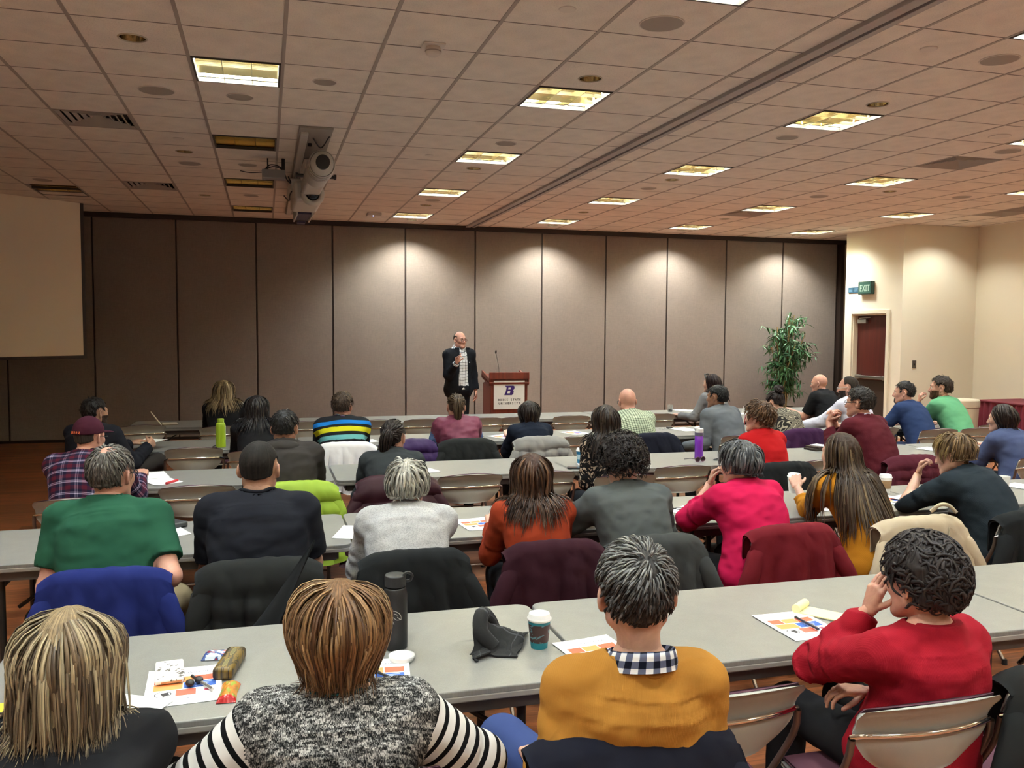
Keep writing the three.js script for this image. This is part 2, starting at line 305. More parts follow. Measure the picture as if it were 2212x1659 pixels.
// light fittings
const trofferFrame = std(lin(0.05, 0.04, 0.03), 0.5);
function troffer(x, z, lit, label) {
  const t = thing('ceiling_light', label, 'light', [x, CH, z], 0, lit ? 'lit ceiling panels' : 'dark ceiling panels');
  const s = 0.585, h = 0.11;
  part(t, 'frame', [bx(s, 0.03, 0.014, 0, 0.008, s / 2 - 0.007), bx(s, 0.03, 0.014, 0, 0.008, -s / 2 + 0.007), bx(0.014, 0.03, s - 0.028, s / 2 - 0.007, 0.008, 0), bx(0.014, 0.03, s - 0.028, -s / 2 + 0.007, 0.008, 0)], trofferFrame);
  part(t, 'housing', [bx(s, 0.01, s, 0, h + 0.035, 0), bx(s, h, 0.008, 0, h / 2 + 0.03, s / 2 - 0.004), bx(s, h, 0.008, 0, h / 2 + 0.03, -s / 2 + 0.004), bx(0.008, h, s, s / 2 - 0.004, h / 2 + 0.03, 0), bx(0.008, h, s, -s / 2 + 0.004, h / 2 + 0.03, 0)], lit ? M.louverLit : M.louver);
  const blade = (horizontal, o) => {
    const g = new THREE.BufferGeometry(); const L = s - 0.03, w0 = 0.030, w1 = 0.004, y0 = 0.085, y1 = 0.002;
    const sh = new THREE.Shape(); sh.moveTo(-w0 / 2, y0); sh.quadraticCurveTo(-w1, mix(y0, y1, 0.7), -w1 / 2, y1); sh.lineTo(w1 / 2, y1); sh.quadraticCurveTo(w1, mix(y0, y1, 0.7), w0 / 2, y0); sh.closePath();
    const e = new THREE.ExtrudeGeometry(sh, { depth: L, bevelEnabled: false, curveSegments: 6 }); e.translate(0, 0, -L / 2); if (horizontal) e.rotateY(PI / 2); return horizontal ? e.translate(0, 0, o) : e.translate(o, 0, 0);
  };
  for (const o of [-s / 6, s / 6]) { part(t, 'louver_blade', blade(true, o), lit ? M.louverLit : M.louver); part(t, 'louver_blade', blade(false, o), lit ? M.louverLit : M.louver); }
  if (lit) {
    part(t, 'lamp_panel', bx(s - 0.04, 0.006, s - 0.04, 0, h + 0.024, 0), std(lin(0.8, 0.78, 0.7), 0.6, { emissive: LIGHT_COLOR, emissiveIntensity: 1.2 }));
    const l = new THREE.RectAreaLight(LIGHT_COLOR, TROFFER_RADIANCE, s - 0.05, s - 0.05); l.position.set(x, CH + h + 0.018, z); l.rotation.x = -PI / 2; l.name = 'ceiling_panel_light'; scene.add(l);
  } else for (const o of [-0.15, 0.15]) part(t, 'lamp_tube', cyl(0.014, 0.014, 0.5, 0, 0, 0, 10).rotateZ(PI / 2).translate(0, 0.105, o), M.white);
}
{
  const colName = { '-2.61': 'leftmost column', '-0.171': 'column left of the projector beam', '2.269': 'column left of the ceiling track', '4.709': 'first column right of the ceiling track', '7.149': 'second column right of the ceiling track', '9.589': 'rightmost column' };
  const ord = ['front', 'second', 'third', 'fourth', 'fifth', 'sixth', 'seventh'];
  const byCol = {};
  for (const [x, z, lit] of LIGHTS) (byCol[x] ??= []).push([z, lit]);
  for (const x of Object.keys(byCol)) {
    const l = byCol[x].sort((a, b) => a[0] - b[0]);
    l.forEach(([z, lit], k) => troffer(+x, z, lit, `${lit ? 'glowing' : 'unlit gold'} square ceiling light, ${k ? ord[k] + ' from the front wall' : 'nearest the front wall'}, ${colName[x]}`));
  }
}
function can(x, z, label, lit) {
  const t = thing('downlight', label, 'downlight', [x, CH, z], 0, 'recessed round downlights');
  part(t, 'trim_ring', new THREE.TorusGeometry(0.083, 0.006, 8, 28).rotateX(PI / 2).translate(0, -0.001, 0), std(lin(0.5, 0.45, 0.38), 0.4, { metalness: 0.7 }));
  part(t, 'reflector', lathe([[0.078, 0.0], [0.075, 0.04], [0.066, 0.08], [0.052, 0.12], [0.05, 0.15]]), std(lin(0.75, 0.68, 0.5), 0.14, { metalness: 1, side: THREE.DoubleSide }));
  part(t, 'bulb', new THREE.SphereGeometry(0.032, 14, 10).translate(0, 0.105, 0), lit ? std(lin(0.8, 0.78, 0.7), 0.5, { emissive: WASH_COLOR, emissiveIntensity: 3 }) : M.white);
  part(t, 'cap', cyl(0.053, 0.053, 0.01, 0, 0.152, 0, 20), M.steel);
}
CANS.forEach(([x, z, k], i) => can(x, z, `round recessed downlight in the ceiling, ${['left near the bright left light', 'left of the unlit lights, middle', 'left of the unlit lights, farthest', 'just before the nearest light of the middle column', 'behind the second light of the middle column', 'behind the third light of the middle column', 'just before the nearest light right of the track', 'behind the second light right of the track', 'behind the third light right of the track', 'beside the second column right of the track', 'near the vent by the right end of the partition'][i]}`, false));
for (const [i, [x, z]] of WASH.entries()) {
  can(x, z, `wall washing downlight close to the partition, ${['first', 'second', 'third', 'fourth'][i]} from the speaker's side`, true);
  const l = new THREE.SpotLight(WASH_COLOR, SPOT_CANDELA, 0, 1.06, 0.45, 2); l.position.set(x, CH - 0.012, z); l.target.position.set(x, 0, z - 0.35); l.castShadow = true; scene.add(l, l.target); l.name = 'wall_wash_light';
}
for (const [i, [x, z]] of WASH2.entries()) {
  can(x, z, `downlight washing the pale right wall, ${['before the exit door', 'before the wall with the switch', 'over the skirted table'][i]}`, true);
  const l = new THREE.SpotLight(WASH_COLOR, SPOT_CANDELA * 0.38, 0, 1.06, 0.45, 2); l.position.set(x, CH - 0.012, z); l.target.position.set(x + [0.3, 0, 0.3][i], 0, z - [0, 0.3, 0][i]); l.castShadow = true; scene.add(l, l.target); l.name = 'wall_wash_light';
}
// vents
{
  const vm = std(lin(0.36, 0.32, 0.28), 0.6), vd = std(lin(0.05, 0.04, 0.035), 0.9);
  VENTS.forEach(([x, z], i) => {
    const t = thing('air_vent', `louvred square ceiling vent ${['above left, nearest the camera', 'left, close to the projection screen', 'right, in the column beyond the track', 'right, beside a glowing panel near the partition', 'far right, third of the dark vent row', 'far right, middle of the dark vent row', 'far right, nearest of the dark vent row'][i]}`, 'vent', [x, CH, z], 0, 'ceiling air vents');
    const s = 0.59; part(t, 'backing', bx(s, 0.01, s, 0, 0.09, 0), vd);
    for (let k = 0; k < 5; k++) {
      const q = s - k * 0.115, y = 0.010 + k * 0.006, hgt = 0.032;
      part(t, 'louver_ring', [0, 1, 2, 3].map(e => bx(q, 0.006, hgt, 0, y, q / 2 - 0.018, 0.75).rotateY(e * PI / 2)), vm);
    }
  });
}
// small round ceiling fittings
{
  const gm = std(lin(0.34, 0.30, 0.26), 0.8), wm = std(lin(0.66, 0.6, 0.54), 0.6);
  const sp = (x, z, r, label, name = 'ceiling_speaker', cat = 'speaker') => {
    const t = thing(name, label, cat, [x, CH, z], 0, 'round ceiling fittings');
    part(t, 'grille', lathe([[0.0001, -0.007], [r * 0.93, -0.007], [r, -0.003], [r, 0.004]], 32).scale(1, 1, 1), name === 'ceiling_speaker' ? gm : wm);
    part(t, 'rim', new THREE.TorusGeometry(r, 0.005, 6, 36).rotateX(PI / 2).translate(0, -0.002, 0), wm);
  };
  const L = [[2.269, -4.82, .13, 'large round ceiling speaker at the top, near the cut off light'], [-0.781, -7.25, .13, 'large round ceiling speaker left of the bright left light'], [-0.171, -7.25, .10, 'round ceiling speaker just beyond the bright left light'], [0.439, -6.64, .085, 'small round ceiling disc right of the bright left light'],
    [2.269, -8.28, .10, 'round ceiling speaker before the second light of the middle column'], [4.709, -7.25, .10, 'round ceiling speaker behind the nearest light right of the track'], [4.709, -4.80, .12, 'round ceiling speaker at the right edge of the picture'], [-0.781, -10.29, .12, 'round ceiling speaker left of the second unlit light'], [4.709, -10.32, .1, 'round ceiling speaker in the first column right of the track, third'], [7.149, -7.14, .12, 'round ceiling speaker right of the air vent at far right'], [7.149, -10.23, .12, 'round ceiling speaker in the second column right of the track'], [-0.171, -10.2, .1, 'round ceiling speaker beside the hanging cable box'], [2.269, -12.16, .11, 'round ceiling speaker before the last light of the middle column'], [-2.61, -11.97, .11, 'round ceiling speaker above the projection screen'], [-0.171, -12.5, .1, 'round ceiling speaker between the last two unlit lights'], [8.98, -9.7, .12, 'round ceiling speaker far right before the dark vents']];
  for (const a of L) sp(...a);
  const D = [[1.659, -4.76, .045, 'small round cover plate at the top middle'], [4.099, -4.75, .05, 'small round cover plate right of the track, nearest'], [-0.781, -9.0, .045, 'small round cover plate left of the first unlit light'], [1.659, -9.07, .04, 'small round cover plate left of the second middle light'], [1.049, -13.6, .04, 'small cover plate close to the partition'], [6.539, -6.63, .09, 'pale round ceiling plate at the right edge']];
  for (const [x, z, r, l] of D) sp(x, z, r, l, 'cover_plate', 'cover plate');
  const sd = thing('smoke_detector', 'white smoke detector on its square base on the ceiling', 'detector', [1.049, CH, -5.6]);
  part(sd, 'base_plate', rbx(0.14, 0.012, 0.14, 0.004, 0, -0.006, 0), wm); part(sd, 'dome', lathe([[0.0001, -0.07], [0.03, -0.068], [0.048, -0.055], [0.052, -0.03], [0.045, -0.012]], 24), wm); part(sd, 'sensor_slots', new THREE.TorusGeometry(0.05, 0.004, 6, 24).rotateX(PI / 2).translate(0, -0.04, 0), M.gridBar);
  const wa = thing('wireless_router', 'small pale ceiling unit with blue light near the partition', 'router', [1.65, CH, -13.83]);
  part(wa, 'casing', rbx(0.22, 0.045, 0.22, 0.012, 0, -0.0225, 0), wm); part(wa, 'status_led', new THREE.SphereGeometry(0.009, 8, 6).translate(-0.02, -0.048, 0.08), std(lin(0.3, 0.4, 1), 0.4, { emissive: lin(0.3, 0.45, 1), emissiveIntensity: 2 }));
}
// ---------- tables ----------
const ROWZ = [0, -2.49, -4.38, -6.26, -8.15, -10.08]; // near edge of each table row
const TW = 1.822, TD = 0.755, TH = 0.73;
const tableProto = (() => {
  const o = new THREE.Group(); o.name = 'folding_table';
  const r = 0.05, w = TW / 2 - 0.002, d = TD / 2, sh = new THREE.Shape();
  const rrect = (s, w, d, r) => { s.moveTo(-w + r, -d); s.lineTo(w - r, -d); s.absarc(w - r, -d + r, r, -PI / 2, 0); s.lineTo(w, d - r); s.absarc(w - r, d - r, r, 0, PI / 2); s.lineTo(-w + r, d); s.absarc(-w + r, d - r, r, PI / 2, PI); s.lineTo(-w, -d + r); s.absarc(-w + r, -d + r, r, PI, PI * 1.5); };
  rrect(sh, w - 0.004, d - 0.004, r);
  const g = new THREE.ExtrudeGeometry(sh, { depth: 0.012, bevelEnabled: true, bevelSize: 0.004, bevelThickness: 0.005, bevelSegments: 3, curveSegments: 8 });
  g.rotateX(-PI / 2); g.translate(0, TH - 0.017, 0);
  { const p = g.attributes.position, uv = g.attributes.uv; for (let i = 0; i < p.count; i++) uv.setXY(i, p.getX(i) * 2, p.getZ(i) * 2); }
  part(o, 'tabletop', g, tableTop);
  const s2 = new THREE.Shape(); rrect(s2, w - 0.002, d - 0.002, r);
  const e = new THREE.ExtrudeGeometry(s2, { depth: 0.012, bevelEnabled: true, bevelSize: 0.003, bevelThickness: 0.004, bevelSegments: 2, curveSegments: 8 }); e.rotateX(-PI / 2); e.translate(0, TH - 0.034, 0);
  part(o, 'edge_band', e, tableEdge);
  part(o, 'apron', [bx(TW - 0.16, 0.045, 0.02, 0, TH - 0.062, d - 0.045), bx(TW - 0.16, 0.045, 0.02, 0, TH - 0.062, -d + 0.045), bx(0.02, 0.045, TD - 0.11, w - 0.075, TH - 0.062, 0), bx(0.02, 0.045, TD - 0.11, -w + 0.075, TH - 0.062, 0)], std(lin(0.085, 0.072, 0.068), 0.5));
  for (const sx of [-1, 1]) {
    for (const sz of [-1, 1]) { const l = part(o, 'leg', bar([sx * 0.70, 0.012, sz * 0.27], [sx * 0.70, TH - 0.05, sz * 0.27], 0.0155, 10), M.blackMetal); part(l, 'foot_cap', cyl(0.02, 0.022, 0.03, sx * 0.70, 0.015, sz * 0.27, 10), M.black); }
    part(o, 'crossbar', [bar([sx * 0.70, 0.14, -0.27], [sx * 0.70, 0.14, 0.27], 0.011), bar([sx * 0.70, 0.60, -0.27], [sx * 0.70, 0.60, 0.27], 0.011)], M.blackMetal);
    part(o, 'brace', bar([sx * 0.70, 0.42, 0], [sx * 0.34, TH - 0.05, 0], 0.010), M.blackMetal);
  }
  return o;
})();
{
  const rowName = ['', 'nearest row', 'second row', 'third row', 'fourth row', 'front row'];
  const at = ['leftmost table of the', 'second table from the left in the', 'third table from the left in the', 'fourth table from the left in the', 'right end table of the'];
  const X = { 1: [-0.84, 0.99, 2.82], 2: [-1.41, 0.42, 2.24, 4.07], 3: [-1.36, 0.472, 2.25, 4.08, 5.91], 4: [-1.54, 0.29, 2.115, 3.945, 5.775], 5: [-1.46, 0.37, 2.2, 4.03, 5.86] };
  for (let r = 1; r <= 5; r++) X[r].forEach((x, i) => {
    const t = copyOf(tableProto, `grey topped folding table, ${at[i]} ${rowName[r]}`, [x + TW / 2, 0, ROWZ[r] - TD / 2 + (r === 2 && i > 1 ? 0.012 : 0)], (hash2(r, i) - 0.5) * 0.012, 'folding tables in rows');
    t.userData.category = 'table';
  });
}
// ---------- chairs ----------
// local: faces -z, floor at y=0, backrest near z=+0.24
const backZ = (u, v) => 0.225 + 0.035 * v - 0.055 * u * u + 0.02 * sstep(0.75, 1, v) - 0.012 * Math.exp(-Math.pow((v - 0.58) / 0.14, 2));
const backW = v => mix(0.165, 0.228, sstep(-0.05, 0.55, v)) + 0.022 * sstep(0.7, 1.0, v);
const chairProto = (() => {
  const o = new THREE.Group(); o.name = 'folding_chair';
  const hy = v => 0.588 + 0.212 * v;
  const corner = (u, v) => { const k = Math.max(0, v - 0.8) / 0.2, b = Math.max(0, 0.22 - v) / 0.22; return 1 - 0.10 * k * k - 0.16 * b * b; };
  part(o, 'back_shell', slab((u, v) => { const s = u * 2 - 1; return V(s * backW(v) * corner(s, v), hy(v) - 0.02 * s * s * v, backZ(s, v)); }, 22, 14, 0.012), M.plastic);
  part(o, 'back_pad', slab((u, v) => { const s = u * 2 - 1, q = 0.04 + v * 0.94; return V(s * (backW(q) - 0.014) * corner(s, q), hy(q) + 0.006 * v - 0.02 * s * s * q, backZ(s, q) - 0.013); }, 16, 10, (u, v) => 0.004 + 0.022 * Math.pow(Math.sin(PI * clamp(u, 0.02, 0.98)), 0.4) * Math.pow(Math.sin(PI * clamp(v * 0.94 + 0.05, 0.02, 0.98)), 0.4)), M.plum);
  const by = hy(0.57), pts = [];
  for (let k = -8; k <= 8; k++) { const s = k / 8; pts.push([s * 0.236, by - 0.015 * s * s * 0.5 - (Math.abs(k) === 8 ? 0.012 : 0), backZ(s, 0.57) + 0.012 + (Math.abs(k) === 8 ? -0.012 : 0)]); }
  part(o, 'back_bar', tube(pts, 0.0085, 40, 8), M.chrome);
  for (const s of [-1, 1]) {
    part(o, 'front_leg', tube([[s * 0.236, by - 0.02, 0.185], [s * 0.238, by - 0.10, 0.165], [s * 0.232, 0.44, 0.06], [s * 0.222, 0.20, -0.10], [s * 0.215, 0.012, -0.225]], 0.0105, 18, 8), M.frameBrown);
    part(o, 'rear_leg', tube([[s * 0.205, 0.425, -0.13], [s * 0.205, 0.36, -0.06], [s * 0.208, 0.012, 0.25]], 0.0105, 14, 8), M.frameBrown);
    part(o, 'foot', cyl(0.013, 0.015, 0.03, s * 0.215, 0.015, -0.226, 8), M.black); part(o, 'foot', cyl(0.013, 0.015, 0.03, s * 0.208, 0.015, 0.25, 8), M.black);
  }
  part(o, 'stretcher', [bar([-0.22, 0.16, -0.125], [0.22, 0.16, -0.125], 0.007), bar([-0.205, 0.13, 0.165], [0.205, 0.13, 0.165], 0.007)], M.frameBrown);
  const seat = (off) => (u, v) => { const s = u * 2 - 1, t = v * 2 - 1; const c = 1 - 0.05 * t * t * t * t; return V(s * 0.20 * c * (1 - 0.04 * (t + 1)), 0.435 - 0.012 * (t + 1) + 0.006 * s * s + off, -0.205 + 0.405 * v * (1 - 0.02 * s * s)); };
  part(o, 'seat_shell', slab((u, v) => { const p = seat(-0.012)(u, 1 - v); p.x *= 1.04; return p; }, 14, 14, 0.012), M.plastic);
  part(o, 'seat_pad', slab((u, v) => { const p = seat(0)(u, 1 - v); p.y += 0.028 * Math.pow(Math.sin(PI * clamp(u, 0.015, 0.985)), 0.3) * Math.pow(Math.sin(PI * clamp(v, 0.015, 0.985)), 0.3); return p; }, 16, 16, 0.01), M.plum);
  return o;
})();
const CHZ = r => ROWZ[r] + (r > 1 ? 0.63 : 0.56) - 0.245;
function chair(x, z, label, turn = 0, group = 'grey folding chairs') { const c = copyOf(chairProto, label, [x, 0, z], turn, group); c.userData.category = 'chair'; return c; }
// ---------- front of the room ----------
{
  const l = thing('lectern', 'cherry wood lectern with white university sign on its front', 'lectern', [3.44, 0, -12.55], 0);
  const w = 0.56, d = 0.46, h = 1.11;
  const side = new THREE.Shape(); side.moveTo(-d / 2, 0); side.lineTo(d / 2, 0); side.lineTo(d / 2, h); side.lineTo(-d / 2, h - 0.10); side.closePath();
  const uvw = g => { const p = g.attributes.position, uv = g.attributes.uv; for (let i = 0; i < p.count; i++) uv.setXY(i, p.getX(i) + p.getZ(i), p.getY(i) * 0.6); return g; };
  for (const s of [-1, 1]) { const g = new THREE.ExtrudeGeometry(side, { depth: 0.025, bevelEnabled: true, bevelSize: 0.002, bevelThickness: 0.002, bevelSegments: 1 }); g.rotateY(-PI / 2); g.translate(s * (w / 2 - 0.0125) + 0.0125, 0, 0); part(l, 'side_panel', uvw(g), M.cherry); }
  part(l, 'front_panel', uvw(rbx(w - 0.05, h - 0.02, 0.024, 0.003, 0, h / 2, d / 2 - 0.012)), M.cherry);
  part(l, 'reading_top', uvw(rbx(w + 0.05, 0.03, d + 0.06, 0.006, 0, h - 0.03, 0, 0.21)), M.cherry);
  part(l, 'top_rail', uvw(rbx(w + 0.05, 0.10, 0.03, 0.005, 0, h + 0.030, d / 2 + 0.012)), M.cherry);
  for (const s of [-1, 1]) part(l, 'side_rail', uvw(rbx(0.026, 0.11, d + 0.03, 0.005, s * (w / 2 + 0.012), h - 0.012, 0, 0.21)), M.cherry);
  part(l, 'base', uvw(rbx(w + 0.04, 0.07, d + 0.04, 0.006, 0, 0.035, 0)), M.cherry);
  part(l, 'shelf', uvw(bx(w - 0.05, 0.02, d - 0.04, 0, 0.55, -0.01)), M.cherry);
  const st = canvasTex(640, 560, (g) => {
    const gr0 = '#dcdcd6'; g.fillStyle = gr0; g.fillRect(0, 0, 640, 560);
    g.fillStyle = '#3a2566'; g.beginPath(); // slanted block letter with a spur at its upper left
    const P = (a) => { a.forEach(([x, y], i) => i ? g.lineTo(x, y) : g.moveTo(x, y)); g.closePath(); };
    g.beginPath(); P([[225, 92], [405, 92], [432, 112], [426, 160], [398, 188], [414, 208], [404, 262], [372, 284], [212, 284], [226, 240], [236, 240], [262, 128]]); g.fill();
    g.fillStyle = gr0; g.beginPath(); P([[302, 130], [352, 130], [346, 168], [294, 168]]); g.fill(); g.beginPath(); P([[286, 204], [340, 204], [332, 246], [276, 246]]); g.fill();
    g.fillStyle = '#1d1c22'; g.textAlign = 'center'; g.font = 'bold 58px sans-serif';
    const sp = (t, y, k) => { const n = t.length; [...t].forEach((c, i) => g.fillText(c, 322 + (i - (n - 1) / 2) * k, y)); };
    sp('BOISE STATE', 396, 45); sp('UNIVERSITY', 468, 47);
  });
  const sg = part(l, 'sign_board', rbx(0.47, 0.42, 0.012, 0.003, 0, 0.855, d / 2 + 0.008), std(lin(0.66, 0.66, 0.62), 0.3));
  const pg = new THREE.PlaneGeometry(0.462, 0.412); pg.translate(0, 0.855, d / 2 + 0.0145); part(sg, 'print', pg, std(0xffffff, 0.25, { map: st }));
  const mic = thing('microphone', 'thin gooseneck microphone standing on the lectern', 'microphone', [3.34, 1.10, -12.50]);
  part(mic, 'base', cyl(0.02, 0.024, 0.03, 0, 0.0, 0, 14), M.black); part(mic, 'gooseneck', tube([[0, 0, 0], [-0.01, 0.14, 0], [-0.035, 0.28, 0.0], [-0.05, 0.37, -0.01]], 0.0045, 20, 6), M.steel); part(mic, 'capsule', new THREE.CapsuleGeometry(0.012, 0.03, 4, 10).rotateX(0.3).translate(-0.053, 0.385, -0.012), M.black);
}
{ // potted bamboo
  const p = thing('potted_bamboo', 'tall leafy potted bamboo before the partition near the door', 'plant', [9.28, 0, -14.25]);
  part(p, 'pot', lathe([[0.0001, 0.02], [0.15, 0.02], [0.16, 0.0], [0.17, 0.03], [0.21, 0.36], [0.225, 0.38], [0.225, 0.41], [0.20, 0.41], [0.19, 0.36], [0.0001, 0.35]], 28), std(lin(0.14, 0.10, 0.07), 0.6));
  const lg = (() => { const sh = []; const g = new THREE.BufferGeometry(); const L = 0.16, w = 0.014, n = 5, pos = [], idx = [];
    for (let k = 0; k <= n; k++) { const t = k / n, ww = w * Math.sin(PI * Math.pow(t, 0.7)) + 0.0008, dr = -0.05 * t * t; pos.push(-ww, dr, -L * t, 0, dr - 0.003, -L * t, ww, dr, -L * t); }
    for (let k = 0; k < n; k++) { const a = k * 3; idx.push(a, a + 3, a + 1, a + 1, a + 3, a + 4, a + 1, a + 4, a + 2, a + 2, a + 4, a + 5); }
    g.setAttribute('position', new THREE.Float32BufferAttribute(pos, 3)); g.setIndex(idx); g.computeVertexNormals(); return g; })();
  const leaves = []; const stems = [];
  const q = new THREE.Quaternion(), e = new THREE.Euler();
  for (let c = 0; c < 11; c++) {
    const a = rr(0, 6.28), r0 = rr(0.02, 0.12), top = rr(1.45, 2.15), lean = rr(0.04, 0.30), la = rr(0, 6.28);
    const b = [Math.cos(a) * r0, 0.34, Math.sin(a) * r0], pt = t => [b[0] + Math.cos(la) * lean * t * t * 1.25, mix(0.34, top, t), b[2] + Math.sin(la) * lean * t * t * 0.75];
    const st = part(p, 'cane', tube([0, 0.25, 0.5, 0.75, 1].map(pt), 0.009, 14, 6), std(lin(0.30 + 0.1 * rnd(), 0.24, 0.10), 0.6));
    for (let k = 0; k < 34; k++) {
      const t = rr(0.22, 1), o = pt(t), ba = rr(0, 6.28), bl = rr(0.05, 0.40) * (1.05 - 0.45 * Math.abs(t - 0.62)), up = rr(-0.05, 0.16);
      const tip = [o[0] + Math.cos(ba) * bl, o[1] + up, o[2] + Math.sin(ba) * bl * 0.7];
      stems.push(bar(o, tip, 0.0022, 4));
      for (let j = 0; j < 6; j++) { const m = new THREE.Matrix4(); const f = rr(0.45, 1); e.set(rr(-1.1, 0.25), rr(0, 6.28), rr(-0.5, 0.5), 'YXZ'); q.setFromEuler(e); const s = rr(0.65, 1.15); m.compose(V(mix(o[0], tip[0], f), mix(o[1], tip[1], f), mix(o[2], tip[2], f)), q, V(s, s, s)); leaves.push(m); }
    }
  }
  const tw = part(p, 'twigs', stems, std(lin(0.14, 0.15, 0.06), 0.7)); tw.userData.kind = 'stuff';
  const inst = new THREE.InstancedMesh(lg, std(0xffffff, 0.5, { side: THREE.DoubleSide }), leaves.length); inst.name = 'foliage'; shade(inst); inst.userData.kind = 'stuff';
  leaves.forEach((m, i) => { inst.setMatrixAt(i, m); const k = rr(0.75, 1.35); inst.setColorAt(i, lin(0.052 * k, 0.155 * k, 0.060 * k * rr(0.8, 1.3))); }); p.add(inst);
}
{ // bin and skirted table by the right wall
  const t = thing('trash_can', 'beige round trash can by the right wall', 'trash can', [10.35, 0, -11.0]);
  const bm = std(lin(0.52, 0.44, 0.33), 0.6);
  part(t, 'body', lathe([[0.0001, 0.0], [0.20, 0.0], [0.225, 0.66], [0.20, 0.66], [0.19, 0.64], [0.0001, 0.64]], 32), bm); part(t, 'lid', lathe([[0.232, 0.665], [0.236, 0.67], [0.236, 0.76], [0.222, 0.785], [0.15, 0.78], [0.13, 0.74], [0.0001, 0.735]], 32), bm);
  const k = thing('skirted_table', 'side table with pleated burgundy skirt at right edge', 'table', [11.3, 0, -10.3]);
  const pts = [], n = 220, w = 0.42, d = 0.95; // pleated skirt along a rectangle
  const per = s => { const P = 4 * (w + d); let q = s * P; if (q < 2 * w) return [-w + q, d, 0, 1]; q -= 2 * w; if (q < 2 * d) return [w, d - q, 1, 0]; q -= 2 * d; if (q < 2 * w) return [w - q, -d, 0, -1]; q -= 2 * w; return [-w, -d + q, -1, 0]; };
  part(k, 'table_skirt', slab((u, v) => { const [x, z, nx, nz] = per(Math.min(u, 0.9999)); const f = (0.012 + 0.02 * (1 - v)) * Math.sin(u * 2 * PI * 46); return V(x + nx * f, 0.02 + 0.70 * v, z + nz * f); }, 400, 4, 0.004), std(lin(0.16, 0.012, 0.028), 0.75));
  part(k, 'table_cover', rbx(2 * w + 0.05, 0.03, 2 * d + 0.05, 0.012, 0, 0.735, 0), std(lin(0.15, 0.012, 0.026), 0.7));
  const b = thing('serving_bowl', 'pale serving dish on the skirted burgundy table', 'dish', [11.25, 0.75, -10.15]);
  part(b, 'bowl', lathe([[0.0001, 0.0], [0.07, 0.0], [0.10, 0.03], [0.13, 0.07], [0.12, 0.07], [0.09, 0.035], [0.0001, 0.02]], 24), M.white);
  const c = thing('drink_dispenser', 'tall grey dispenser on the skirted burgundy table', 'dispenser', [11.42, 0.75, -9.92]);
  part(c, 'tank', lathe([[0.0001, 0], [0.10, 0], [0.105, 0.02], [0.10, 0.25], [0.06, 0.30], [0.0001, 0.31]], 24), M.steel); part(c, 'tap', bar([-0.1, 0.05, 0], [-0.15, 0.05, 0], 0.012), M.black);
}
